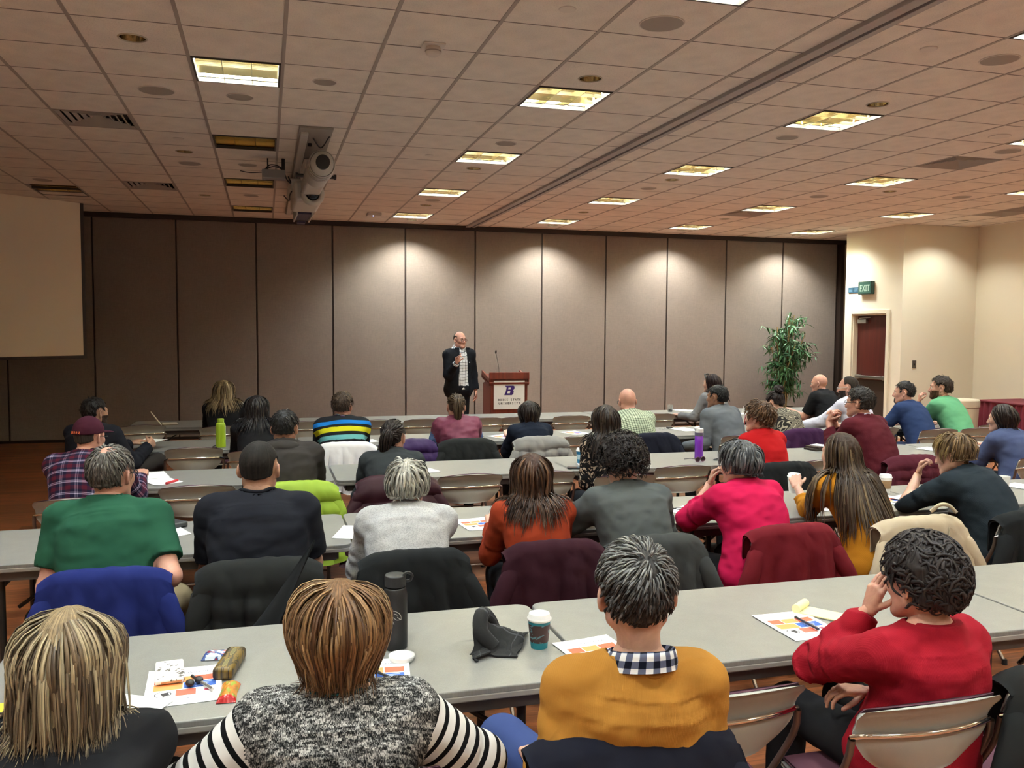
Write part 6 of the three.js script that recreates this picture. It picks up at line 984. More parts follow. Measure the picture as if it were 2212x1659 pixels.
sit(4, [5.193, 1.048, -8.10], { label: 'woman with dark pinned up hair in swirl patterned blouse', fem: true, turn: 0.35, pitch: -0.45, yaw: 0.2, breadth: 1.12, mat: C.swirl, top: 'blouse', chairLabel: 'folding chair under woman in swirl blouse, purple coat over it', skin: 'fair', slouch: 0.08, hair: [cap({ color: [0.026, 0.014, 0.011], t: 0.012 }), locks({ N: 150, len: 0.09, color: [0.028, 0.015, 0.012], w: 0.013, segs: 6, comb: combTo(0, 0.09, 0.11), grav: 0, off: 0.008, spread: 0.004, jitter: 0.08, hug: 0.9 }), ...[cap({ color: [0.03, 0.015, 0.012], t: -0.004, name: 'hair' })], bundle([[0.0, 0.08, 0.09], [0.02, 0.12, 0.13], [-0.03, 0.14, 0.10], [-0.02, 0.09, 0.13], [0.03, 0.11, 0.09]], t => 0.026, [0.030, 0.016, 0.012], 70, 0.014, 'bun')] });
sit(4, [6.035, 1.205, -8.03], { label: 'bearded man with glasses in white shirt, in profile', turn: 0.75, pitch: -0.05, yaw: 0.45, face: true, glasses: M.steel, breadth: 1.14, mat: C.white, top: 'shirt', collar: 'shirt', skin: 'pink', armL: { hand: [5.70, 0.78, -8.35], elbow: [-0.8, -0.6, 0.1] }, chairLabel: 'folding chair under man in white shirt', hair: [...buzz([0.045, 0.030, 0.022], 0.008, (x, y, z) => Math.min(hairline(x, y, z), (z + 0.38) * 8)), beard([0.040, 0.026, 0.020])] });
sit(4, [6.815, 1.137, -8.10], { label: 'man with short dark hair and goatee in navy blue shirt', turn: 0.80, pitch: 0.0, yaw: 0.45, face: true, breadth: 1.14, mat: C.navyblue, top: 'shirt', collar: 'shirt', skin: 'pink', armL: { hand: [6.45, 0.775, -8.34], elbow: [-0.8, -0.6, 0.2] }, trousers: C.denim, chairLabel: 'folding chair under man in navy blue shirt', hair: [...shortHair([0.022, 0.016, 0.013], 0.013, 240, { mask: (x, y, z) => hairline(x, y, z) }), beard([0.045, 0.030, 0.022], true)] });
sit(4, [7.330, 1.180, -8.13], { label: 'bearded man in mint green t-shirt with hand to his mouth', turn: 0.85, pitch: 0.03, yaw: 0.40, face: true, headScale: 1.06, breadth: 1.12, mat: C.mint, top: 't_shirt', sleeve: 0.55, skin: 'pink', armL: { hand: [7.16, 1.02, -8.26], elbow: [-0.6, -0.8, 0.2], fdir: [0.1, 0.9, 0.1], palm: [0.8, 0, 0.4], curl: 0.8 }, chairLabel: 'folding chair under man in mint green t-shirt', trousers: C.denim, hair: [...shortHair([0.045, 0.026, 0.016], 0.018, 260, { len: 0.04, jitter: 0.35 }), beard([0.12, 0.052, 0.026])] });
// front row
sit(5, [-0.437, 1.126, -9.83], { label: 'woman with loose wavy blonde hair in black at the front table', fem: true, turn: -0.25, pitch: -0.15, breadth: 1.02, mat: C.black, top: 'jacket', chairLabel: 'folding chair under wavy blonde woman', hair: longHair([0.36, 0.25, 0.125], 0.34, 220, { two: (d, r) => r < 0.5 ? [0.50, 0.37, 0.20] : r < 0.8 ? [0.30, 0.20, 0.10] : [0.14, 0.088, 0.045], w: 0.018, wave: 0.016, waveF: 30, spread: 0.026 }) });
sit(5, [5.412, 1.147, -9.88], { label: 'woman with dark reddish hair and raised sunglasses in grey sweater', fem: true, turn: 0.45, pitch: 0.0, yaw: 0.35, face: true, breadth: 1.05, mat: C.lightgray, top: 'sweater', armL: { hand: [5.05, 0.74, -10.05] }, chairLabel: 'folding chair under woman in grey sweater at the front table', hair: [...longHair([0.030, 0.012, 0.011], 0.32, 200, { w: 0.018 }), A => { const f = p => A.headTo(...p).toArray(); part(A.root, 'sunglasses', [tube([f([-0.07, 0.07, -0.03]), f([-0.045, 0.115, -0.07]), f([0, 0.118, -0.085]), f([0.045, 0.115, -0.07]), f([0.07, 0.07, -0.03])], 0.010, 20, 6)], M.black); }] });
sit(5, [7.020, 1.127, -9.93], { label: 'bald man in black shirt near the potted plant', turn: 0.70, pitch: -0.1, yaw: 0.5, face: true, breadth: 1.2, mat: C.black, top: 'shirt', sleeve: 0.55, collar: 'polo', skin: 'pink', chairLabel: 'folding chair under bald man in black shirt', hair: [], armL: { hand: [6.75, 0.76, -10.15] } });
// the speaker
person({ label: 'speaker standing with raised hand in dark blazer and grid shirt', group: 'speaker', stand: true, lod: 1, at: [2.72, -12.52], head: [2.735, 1.660, -12.48], turn: PI - 0.42 + 0.82, pitch: 0.0, yaw: PI + 0.25, face: true, glasses: std(lin(0.10, 0.02, 0.015), 0.4), breadth: 1.06, slouch: 0.0, mat: C.gridShirt, top: 'shirt', collar: 'shirt', collarH: 0.028, skin: 'pink', trousers: C.suit, browMat: std(lin(0.12, 0.09, 0.07), 0.8),
  armR: { hand: [2.63, 1.335, -12.22], elbow: [-0.7, -0.8, -0.1], fdir: [0.15, 0.95, 0.15], palm: [0.5, 0, 0.75], curl: 0.75, point: 3 }, armL: { hand: [2.99, 0.86, -12.50], elbow: [0.5, -0.2, -0.6], fdir: [0, -1, 0], palm: [-1, 0, 0] }, drop: 0.062,
  hair: [cap({ color: [0.085, 0.070, 0.060], t: 0.008, bump: 0.001, f: 120, mask: (x, y, z) => Math.min((y + 0.45) * 8, (z + 0.55 - 0.5 * Math.max(0, y)) * 6, Math.max((z - 0.30) * 6, (0.62 - y) * 7), Math.abs(x) > 0.7 ? (Math.hypot(y + 0.10, z - 0.10) - 0.34) * 6 : 9) }), A => {
    // open blazer: trunk and sleeves grown, front left open
    const fx = A.fwd, rx = A.right; const base = A.arms; const sd = (x, y, z) => { let d = A.trunk(x, y, z) - 0.024; const pl = ell(A.pel.x, A.pel.y - 0.02, A.pel.z, 0.185, 0.16, 0.145); d = smin(d, pl(x, y, z) - 0.018, 0.06);
      for (const a of base) { const u = cone(a.S, a.E, 0.060, 0.050)(x, y, z) - 0.022, f = cone(a.E, a.W, 0.048, 0.034)(x, y, z) - 0.018; let e = smin(u, f, 0.03); const w = a.W.clone().sub(a.E).normalize(); e = Math.max(e, (x - a.W.x) * w.x + (y - a.W.y) * w.y + (z - a.W.z) * w.z + 0.035); d = smin(d, e, 0.035); }
      d -= 0.006 * noise(x * 8, y * 9, z * 8) + 0.003 * noise(x * 20, y * 20, z * 20);
      const inner = A.trunk(x, y, z) - 0.0155; const px = x - A.pel.x, pz = z - A.pel.z, f = px * fx.x + pz * fx.z, r = px * rx.x + pz * rx.z; const half = mix(0.055, 0.085, clamp((A.nb.y - y) / 0.6, 0, 1)) ; let gap = Math.max(0.0 - f, Math.abs(r + 0.015) - half); gap = y > A.nb.y - 0.02 ? Math.min(gap, 1) : gap; d = smax(d, -gap, 0.006);
      d = Math.max(d, 0.80 - y); const c = (x - A.nb.x) * A.neckDir.x + (y - A.nb.y) * A.neckDir.y + (z - A.nb.z) * A.neckDir.z - 0.0; return Math.max(d, c); };
    const g = netGeo(surfaceNets(sd, [-0.42, 0.74, -0.42], [0.45, 1.62, 0.45], 0.010)); const bl = part(A.root, 'blazer', g, C.suit);
    for (const s of [-1, 1]) part(bl, 'lapel', slab((u, v) => { const y = mix(1.10, A.nb.y + 0.01, v), w = 0.05 + 0.03 * Math.sin(PI * v * 0.8), r = s * (mix(0.08, 0.055, v) + u * w) - 0.015; const k = 0.148 - 0.02 * v - 0.10 * Math.max(0, v - 0.8) - 0.35 * Math.max(0, Math.abs(r) - 0.06) ; return A.pel.clone().setY(y).addScaledVector(fx, k - 0.004).addScaledVector(rx, r); }, 6, 12, s > 0 ? 0.006 : -0.006), C.suit);
    part(bl, 'lapel_pin', new THREE.SphereGeometry(0.008, 8, 6).translate(A.pel.x + fx.x * 0.15 - rx.x * 0.095 * -1 * 0 + 0.10, 1.335, A.pel.z + 0.125), M.white); }] });
// ---------- garments hung over chair backs (chair space, then moved) ----------
function hung(row, x, o) {
  const g = thing(o.name ?? 'coat', o.label, o.cat ?? 'coat', [x, 0, CHZ(row) + (o.dz ?? 0)], o.turn ?? 0, 'garments over chair backs');
  const { w0: w00 = 0.262, w1 = 0.31, bottom = 0.38, front = 0.62, folds = 5, amp = 0.016, th = 0.014, seed0 = 1, puff = 0, topY: topY0 = 0.855, bulge = 0.03, skew = 0 } = o, topY = topY0 - 0.048, w0 = w00 > 0.2 ? w00 - 0.022 : w00;
  const f = (u, v) => {
    const s = u * 2 - 1, n = noise(s * 2.3 + seed0 * 9.1, v * 2.1, seed0);
    let y, z, w;
    if (v < 0.22) { const t = v / 0.22; y = mix(front, topY - 0.012, t); z = mix(0.172, 0.205, t) - 0.055 * s * s - 0.012; w = mix(w0 * 0.9, w0, t); }
    else if (v < 0.36) { const a = (v - 0.22) / 0.14 * PI; y = topY - 0.012 + 0.024 * Math.sin(a) - 0.012 * s * s; z = 0.2325 - 0.055 * s * s - 0.0395 * Math.cos(a); w = w0; }
    else { const t = (v - 0.36) / 0.64; y = mix(topY - 0.012, bottom + 0.05 * n + 0.03 * Math.sin(s * 3 + seed0), t); z = 0.272 - 0.055 * s * s * (1 - 0.55 * t) + bulge * Math.sin(PI * Math.min(1, t * 1.1)) * (1 - s * s) + 0.012 * t; w = mix(w0, w1, Math.pow(t, 0.8)); const fo = amp * sstep(0.02, 0.6, t); z += fo * (Math.sin(s * folds * 2.6 + seed0 * 2 + n * 1.5) + 0.5 * Math.sin(s * folds * 5.1 + n * 3 + seed0)) ; if (puff) z += puff * Math.abs(Math.sin(t * PI * 4.5 + s * 0.35)) ; }
    z = Math.max(z, v > 0.36 ? 0.262 - 0.055 * s * s : -9);
    y -= (v > 0.18 ? 0.045 : 0.03) * Math.pow(Math.abs(s), 5) * (v > 0.36 ? Math.max(0, 1 - (v - 0.36) * 3) : 1);
    return V(s * w + skew * (v > 0.36 ? (v - 0.36) : 0) + 0.01 * noise(v * 5, seed0, s), y + 0.006 * noise(s * 5, v * 4, seed0 + 3), z + 0.007 * noise(s * 6, v * 9, seed0 + 5) + (v > 0.36 ? 0.006 * Math.abs(noise(s * 9 + v * 4, v * 13, seed0 + 8)) : 0));
  };
  part(g, 'garment_body', slab(f, 36, 40, th, [0.55, 0.9]), o.mat);
  for (const s of o.sleeves ?? [-1, 1]) {
    const r = (t) => mix(0.060, 0.042, t), n = 14;
    const P = t => V(s * mix(w0 - 0.05, w1 + 0.035, Math.pow(t, 0.8)) , mix(topY - 0.085, Math.max(bottom + 0.02, 0.40), t), mix(0.225, 0.275, t) + 0.02 * Math.sin(t * 4));
    part(g, 'sleeve', slab((u, v) => { const a = -u * 2 * PI, c = P(v), k = r(v) * (1 + 0.14 * noise(Math.cos(a) * 2, v * 7, Math.sin(a) * 2 + seed0)) * (v < 0.04 || v > 0.985 ? 0.82 : 1); return V(c.x + Math.cos(a) * k * 0.9, c.y, c.z + Math.sin(a) * k * 0.55); }, 18, n, 0.004, [0.3, 0.5]), o.mat);
  }
  if (o.extra) o.extra(g, f);
  return g;
}
const G = {
  blue: cloth('coatBlue', lin(0.012, 0.020, 0.125)), black: cloth('coatBlack', lin(0.012, 0.013, 0.014)), black2: cloth('coatBlack2', lin(0.017, 0.018, 0.018)), plum: cloth('coatPlum', lin(0.030, 0.007, 0.013)), gray: cloth('coatGray', lin(0.040, 0.042, 0.042)), red: cloth('coatRed', lin(0.125, 0.008, 0.014)), beige: cloth('coatBeige', lin(0.44, 0.365, 0.265)), fleece: cloth('coatFleece', lin(0.045, 0.050, 0.050)), navy: cloth('coatNavy', lin(0.010, 0.011, 0.020)), lime: cloth('coatLime', lin(0.24, 0.36, 0.035), { rough: 0.5 }), plumPuff: cloth('coatPlumPuff', lin(0.035, 0.010, 0.016), { rough: 0.45 }), white: cloth('coatWhite', lin(0.72, 0.71, 0.73), { rough: 0.5 }), purple: cloth('coatPurple', lin(0.035, 0.015, 0.075), { rough: 0.5 }), grayPuff: cloth('coatGrayPuff', lin(0.21, 0.20, 0.19), { rough: 0.5 }), maroon: cloth('coatMaroon', lin(0.075, 0.012, 0.022)), purple2: cloth('coatPurple2', lin(0.040, 0.012, 0.045)),
};
hung(1, 0.869, { label: 'dark navy coat hung behind man in mustard sweater', mat: G.navy, bottom: 0.42, seed0: 2, w0: 0.29, w1: 0.34, topY: 0.868, dz: 0.035, amp: 0.010, bulge: 0.05 });
hung(2, -0.634, { label: 'bright blue jacket hung behind man in green polo', mat: G.blue, bottom: 0.40, seed0: 3, folds: 4, w0: 0.265, w1: 0.29, topY: 0.868 });
hung(2, -0.035, { label: 'black coat hung behind man in black t-shirt', mat: G.black2, bottom: 0.36, seed0: 4, w0: 0.275, w1: 0.27, puff: 0.012, amp: 0.02, topY: 0.868 });
hung(2, 0.625, { label: 'black coat hung behind white haired woman', mat: G.black, bottom: 0.36, seed0: 5, w1: 0.33, topY: 0.864 });
hung(2, 1.286, { label: 'dark plum coat hung behind woman in rust top', mat: G.plum, bottom: 0.38, seed0: 6, w1: 0.33, folds: 4, topY: 0.866 });
hung(2, 1.80, { label: 'dark grey coat hung behind person with frizzy curls', mat: G.gray, bottom: 0.40, seed0: 7, w0: 0.265, w1: 0.30, topY: 0.862, sleeves: [1] });
hung(2, 2.551, { label: 'dark red wool coat hung behind woman in pink', mat: G.red, bottom: 0.36, seed0: 8, folds: 4, w1: 0.33, topY: 0.872 });
hung(2, 3.33, { label: 'beige trench coat hung behind woman with very long hair', mat: G.beige, bottom: 0.40, seed0: 9, folds: 4, w0: 0.285, w1: 0.345, topY: 0.872, extra: (g, f) => { part(g, 'belt', slab((u, v) => { const p = f(0.42 + 0.30 * u + (v - 0.5) * 0.05, 0.92 - 0.52 * u + (v - 0.5) * 0.03); p.z += 0.018; return p; }, 20, 3, 0.006), G.beige); part(g, 'belt_loop', tube([[0.06, 0.86, 0.20], [0.09, 0.90, 0.23], [0.14, 0.895, 0.24], [0.17, 0.86, 0.26]], 0.010, 16, 6), G.beige); } });
hung(2, 4.09, { label: 'black coat hung behind person in dark teal sweater', mat: G.black, bottom: 0.38, seed0: 10, w0: 0.27, w1: 0.33, topY: 0.866 });
hung(2, 4.09, { name: 'fleece', cat: 'jacket', label: 'grey fleece folded over the black coat, right of centre', mat: G.fleece, bottom: 0.44, seed0: 11, w0: 0.085, w1: 0.10, topY: 0.905, dz: 0.022, sleeves: [], skew: 0.12, th: 0.018 });
hung(3, 0.178, { label: 'lime green puffer jacket hung behind man in hooded sweatshirt', mat: G.lime, bottom: 0.30, seed0: 12, puff: 0.022, w0: 0.275, w1: 0.34, skew: 0.10, topY: 0.87 });
hung(3, 0.82, { label: 'dark plum puffer coat hung behind woman with dark ponytail', mat: G.plumPuff, bottom: 0.30, seed0: 13, puff: 0.028, w0: 0.285, w1: 0.38, topY: 0.885 });
hung(3, 3.742, { label: 'black jacket hung behind woman in red sweater in third row', mat: G.black, bottom: 0.42, seed0: 14, topY: 0.865 });
hung(3, 4.88, { label: 'maroon jacket slung behind man in maroon sweater', mat: G.maroon, bottom: 0.48, seed0: 15, topY: 0.88, puff: 0.012, w1: 0.30 });
hung(4, 0.656, { label: 'white satin coat hung behind striped sweater', mat: G.white, bottom: 0.42, seed0: 16, folds: 7, amp: 0.022, w0: 0.28, w1: 0.33, topY: 0.87 });
hung(4, 1.722, { label: 'black jacket hung behind woman in maroon vest', mat: G.black2, bottom: 0.44, seed0: 17, topY: 0.87, w1: 0.33, w0: 0.28 });
hung(4, 2.415, { label: 'grey puffer jacket hung behind woman in navy top', mat: G.grayPuff, bottom: 0.42, seed0: 18, puff: 0.016, topY: 0.87, w0: 0.275, w1: 0.32 });
hung(4, 3.554, { label: 'black coat hung behind bald man in plaid', mat: G.navy, bottom: 0.40, seed0: 19, topY: 0.87, skew: 0.10 });
hung(4, 5.193, { label: 'dark purple coat hung behind woman in swirl blouse', mat: G.purple2, bottom: 0.42, seed0: 20, topY: 0.87 });
// ---------- empty chairs ----------
for (const [r, x, l, turn] of [
  [1, 1.27, 'empty folding chair between mustard sweater and red sweater', 0.03], [1, 2.30, 'folding chair at lower right corner with a black coat on it', -0.03], [2, 4.72, 'empty folding chair at right edge in second row', 0],
  [3, -0.44, 'empty folding chair between plaid man and hooded man in third row', 0], [3, 1.37, 'empty folding chair right of the dark ponytail in third row', 0.03], [3, 1.93, 'empty folding chair behind the auburn haired woman in third row', -0.04], [3, 3.02, 'empty folding chair before the purple bottle', 0.02], [3, 5.45, 'empty folding chair before the sandy haired person in third row', 0], [3, 4.27, 'empty folding chair between red sweater and maroon sweater', 0.0],
  [4, -0.60, 'empty folding chair by the green bottle', 0], [4, 1.18, 'folding chair with purple puffer jacket in fourth row', 0.05], [4, 2.90, 'empty folding chair left of the bald man in plaid', 0], [4, 6.30, 'empty folding chair left of man in navy blue shirt', 0.05], [4, 7.85, 'empty folding chair right of man in mint green', -0.05],
  [5, -1.30, 'empty folding chair at the leftmost front table', 0.2], [5, 0.40, 'empty front chair left of the striped sweater', 0.06], [5, 1.20, 'empty front chair right of the striped sweater', -0.03], [5, 1.72, 'empty front chair left of the maroon vest', 0], [5, 2.42, 'empty front chair right of the maroon vest', 0.02], [5, 2.86, 'empty front chair behind the navy top', -0.02], [5, 3.50, 'empty front chair left of the bald man in plaid', 0], [5, 4.62, 'empty front chair right of the bald man in plaid', 0]]) chair(x, CHZ(r) + (/coat|jacket/.test(l) ? 0 : r === 1 ? -0.20 : -0.27), l, turn, 'grey folding chairs');
chair(-1.62, -4.02, 'folding chair turned sideways at left picture edge', -1.5);
hung(4, 1.18, { label: 'shiny purple puffer jacket hung on a chair beside maroon vest', mat: G.purple, bottom: 0.42, seed0: 21, puff: 0.02, topY: 0.88, w0: 0.27, w1: 0.31, turn: 0.05 });
hung(1, 2.30, { label: 'black coat hung on the chair at lower right corner', mat: G.black2, bottom: 0.36, seed0: 22, topY: 0.875, w1: 0.33, turn: -0.03 });
{ const b = thing('backpack', 'dark green backpack under the table behind blue jacket', 'bag', [-0.98, 0, -4.62]); part(b, 'bag_body', rbx(0.32, 0.46, 0.20, 0.07, 0, 0.23, 0, -0.15, 0, 0, 4), cloth('bagGreen', lin(0.03, 0.035, 0.026))); part(b, 'strap', tube([[-0.14, 0.40, 0.08], [-0.22, 0.22, 0.16], [-0.20, 0.05, 0.14], [-0.12, 0.06, 0.10]], 0.014, 20, 6), M.black); }
{ const b = thing('handbag', 'black handbag with raised flap standing between the first rows', 'bag', [0.06, 0, -3.52]); part(b, 'bag_body', rbx(0.30, 0.60, 0.16, 0.05, 0, 0.30, 0, 0, 0, 0, 3), G.black); part(b, 'flap', slab((u, v) => V(-0.12 + 0.24 * u - 0.16 * v, 0.62 + 0.24 * u * (1 - v) - 0.10 * v + 0.12 * u, 0.06 + 0.06 * v), 8, 8, 0.012), G.black); part(b, 'clasp', new THREE.SphereGeometry(0.011, 10, 8).translate(0.02, 0.70, 0.075), M.chrome); }
{ const c = thing('cup_lid', 'white lidded cup on the black coat at lower right', 'cup', [2.20, 0.815, -1.98]); part(c, 'lid', lathe([[0.0001, 0.03], [0.034, 0.03], [0.040, 0.022], [0.042, 0.0], [0.036, 0.0], [0.0001, 0.01]], 24), M.white); }
// ---------- things on the tables ----------
const TY = TH + 0.0005;
const handoutTex = canvasTex(432, 558, (g, w, h) => {
  g.fillStyle = '#fbfbfa'; g.fillRect(0, 0, w, h); const R = (c, x0, y0, x1, y1) => { g.fillStyle = c; g.fillRect(x0 * w, y0 * h, (x1 - x0) * w, (y1 - y0) * h); };
  R('#e2664a', .10, .25, .335, .40); R('#ee9a5c', .35, .25, .62, .40); R('#e2664a', .635, .25, .92, .40); R('#f09a58', .10, .42, .48, .585); R('#3a63b8', .495, .42, .92, .585); R('#e56a56', .40, .605, .66, .765); R('#c9556a', .77, .64, .85, .70);
  g.fillStyle = '#cfdcf4'; for (let i = 0; i < 3; i++) g.fillRect((.60 + .02 * i) * w, (.455 + .038 * i) * h, (.26 - .05 * i) * w, 5);
  g.strokeStyle = '#3a3638'; g.lineWidth = 5; g.beginPath(); g.ellipse(.235 * w, .69 * h, .105 * w, .072 * h, -0.1, 0, 2 * PI); g.stroke(); g.fillStyle = '#3a3638'; g.beginPath(); g.moveTo(.20 * w, .66 * h); g.lineTo(.30 * w, .64 * h); g.lineTo(.32 * w, .72 * h); g.lineTo(.24 * w, .75 * h); g.closePath(); g.fill();
  g.fillStyle = '#3a3f52'; g.font = '40px serif'; g.textAlign = 'right'; g.fillText('Classroom', .88 * w, .165 * h); g.font = 'bold 22px sans-serif'; g.fillText('B', .58 * w, .86 * h); g.fillRect(.12 * w, .80 * h, .06 * w, 4); g.fillRect(.24 * w, .80 * h, .08 * w, 4);
});
const handoutMat = std(0xffffff, 0.75, { map: handoutTex });
function sheet(name, w, d, curl, sd) { return slab((u, v) => V((u - 0.5) * w, 0.0012 + curl * Math.pow(Math.abs(u * 2 - 1), 4) * 0.5 + curl * Math.pow(v, 5) * (0.4 + 0.6 * noise(u * 3 + sd, v * 2, sd) ), -(v - 0.5) * d), 10, 10, 0.0006, [1, 1]); }
let sheetN = 0;
function handout(x, z, turn, label, y = TY) { return solo('handout', sheet('h', 0.216, 0.279, 0.004, ++sheetN), handoutMat, label, 'handout', [x, y, z], turn, 'printed handouts'); }
function paper(x, z, turn, label, w = 0.216, d = 0.279, y = TY, m = M.paper, name = 'paper_sheet') { return solo(name, sheet('p', w, d, 0.006, ++sheetN), m, label, 'paper', [x, y, z], turn, 'white papers'); }
handout(-0.250, -2.742, 0.05, 'printed handout under the spotted case by the blonde woman');
handout(0.315, -2.66, -0.12, 'printed handout half hidden by the light brown bob');
handout(1.062, -2.665, 0.14, 'printed handout behind man in mustard sweater');
handout(1.872, -2.735, 0.02, 'printed handout left of the red sweater, pen on it');
paper(-0.40, -2.64, -0.55, 'white envelope beside the blonde woman', 0.24, 0.12);
{ const p = solo('notepad', merge([rbx(0.10, 0.006, 0.21, 0.002, 0, 0.004, 0), cyl(0.017, 0.017, 0.10, 0, 0, 0, 14).rotateZ(PI / 2).translate(0, 0.018, -0.105)]), std(lin(0.80, 0.75, 0.42), 0.75), 'pale yellow legal pad with rolled page beside red sweater', 'notepad', [2.045, TY, -2.80], 0.62); }
function pen(x, z, turn, label, m, y = TY, name = 'pen') { const p = thing(name, label, 'pen', [x, y, z], turn); part(p, 'barrel', cyl(0.0048, 0.0048, 0.105, 0, 0, 0, 10).rotateX(PI / 2).translate(0, 0.006, 0), m); part(p, 'grip', cyl(0.0054, 0.003, 0.035, 0, 0, 0, 10).rotateX(-PI / 2).translate(0, 0.006, -0.068), M.black); part(p, 'clip', bx(0.002, 0.002, 0.04, 0, 0.0118, 0.028), M.steel); return p; }
pen(1.903, -2.71, 0.02, 'dark ballpoint pen lying on the handout near red sweater', std(lin(0.015, 0.018, 0.05), 0.3), TY + 0.004);
pen(-0.190, -2.715, 0.5, 'silver and blue pen lying on the left handout', M.steel, TY + 0.004);
pen(0.365, -2.60, 0.5, 'black pen lying beside the light brown bob', M.black, TY + 0.004);
{ // spotted case
  const t = canvasTex(256, 256, (g) => { g.fillStyle = '#f1ede2'; g.fillRect(0, 0, 256, 256); g.fillStyle = '#4c463e'; const s = seed; seed = 4242; for (let i = 0; i < 70; i++) { const x = rr(0, 256), y = rr(0, 256) ; if (rnd() > 0.25 + y / 256) continue; g.save(); g.translate(x, y); g.rotate(-0.4); g.fillRect(-9, -4, rr(12, 22), rr(6, 9)); g.restore(); } seed = s; });
  const c = thing('spotted_case', 'cream phone case with dark specks on the left handout', 'case', [-0.300, TY + 0.005, -2.835], 0.10); const g = rbx(0.085, 0.016, 0.165, 0.007, 0, 0.008, 0, 0, 0, 0, 3); { const p = g.attributes.position, uv = g.attributes.uv; for (let i = 0; i < p.count; i++) uv.setXY(i, p.getX(i) * 8 + 0.5, -p.getZ(i) * 5 + 0.5); } part(c, 'shell', g, std(0xffffff, 0.4, { map: t })); part(c, 'zip_edge', bx(0.06, 0.005, 0.002, 0.005, 0.006, 0.083), std(lin(0.55, 0.25, 0.10), 0.5));
  const e = thing('glasses_case', 'snakeskin patterned brown glasses case on the nearest table', 'case', [-0.122, TY, -2.845], -0.20);
  const st = tex(128, 128, (u, v) => { const w = pn(u, v, 6) + 0.6 * pn(u, v, 17, 17, 3), o = Math.min(Math.hypot((u - 0.5) * 1.6, (v - 0.27)), Math.hypot((u - 0.5) * 1.6, v - 0.74)); if (o < 0.15) return [0.42, 0.40, 0.24]; if (o < 0.175) return [0.60, 0.55, 0.32]; return w > 0.05 ? [0.44, 0.35, 0.12] : [0.20, 0.16, 0.085]; });
  const gg = rbx(0.062, 0.040, 0.20, 0.014, 0, 0.020, 0, 0, 0, 0, 3); { const p = gg.attributes.position, uv = gg.attributes.uv; for (let i = 0; i < p.count; i++) uv.setXY(i, p.getX(i) / 0.062 + 0.5, p.getZ(i) / 0.20 + 0.5); } part(e, 'shell', gg, std(0xffffff, 0.4, { map: st })); part(e, 'seam', new THREE.TorusGeometry(0.03, 0.0012, 4, 20).rotateX(PI / 2).scale(1, 1, 3.2).translate(0, 0.022, 0), M.black);
  const wrap = (x, z, turn, label, cols, w, d) => { const k = thing('candy_wrapper', label, 'candy', [x, TY, z], turn); const tx = tex(64, 64, (u, v) => { const f = pn(u, v, 5) + 0.4 * pn(u, v, 13, 13, 2); return v < 0.12 || v > 0.88 ? cols[0] : f > 0.12 ? cols[1] : f < -0.18 ? cols[2] : cols[3]; });
    part(k, 'pouch', slab((u, v) => { const s = u * 2 - 1, t = v * 2 - 1, b = Math.max(0, 1 - s * s) * Math.max(0, 1 - Math.pow(t, 6)); return V(s * w / 2 * (1 - 0.12 * Math.max(0, 1 - Math.abs(t) * 1.4)), 0.002 + 0.020 * Math.sqrt(b) + 0.003 * noise(u * 9, v * 9, x * 50) * Math.sqrt(b), -t * d / 2); }, 16, 22, 0.002), std(0xffffff, 0.3, { map: tx })); };
  wrap(-0.150, -2.955, 1.35, 'blue and white crumpled candy wrapper behind the snakeskin case', [[0.20, 0.30, 0.55], [0.80, 0.84, 0.88], [0.62, 0.12, 0.14], [0.16, 0.28, 0.52]], 0.065, 0.12);
  wrap(-0.118, -2.645, -0.08, 'clear candy packet with red ends and golden filling', [[0.70, 0.08, 0.08], [0.78, 0.52, 0.20], [0.55, 0.62, 0.25], [0.70, 0.45, 0.18]], 0.055, 0.135);
  for (const [x, z, l] of [[-0.232, -2.725, 'dark chocolate piece nearer the edge on the left handout'], [-0.208, -2.745, 'dark chocolate piece beside the pen on the left handout']]) solo('chocolate', new THREE.IcosahedronGeometry(0.013, 2).scale(1, 0.75, 1.3).translate(0, 0.010, 0), std(lin(0.012, 0.009, 0.009), 0.5), l, 'candy', [x, TY + 0.004, z], 0.4);
}
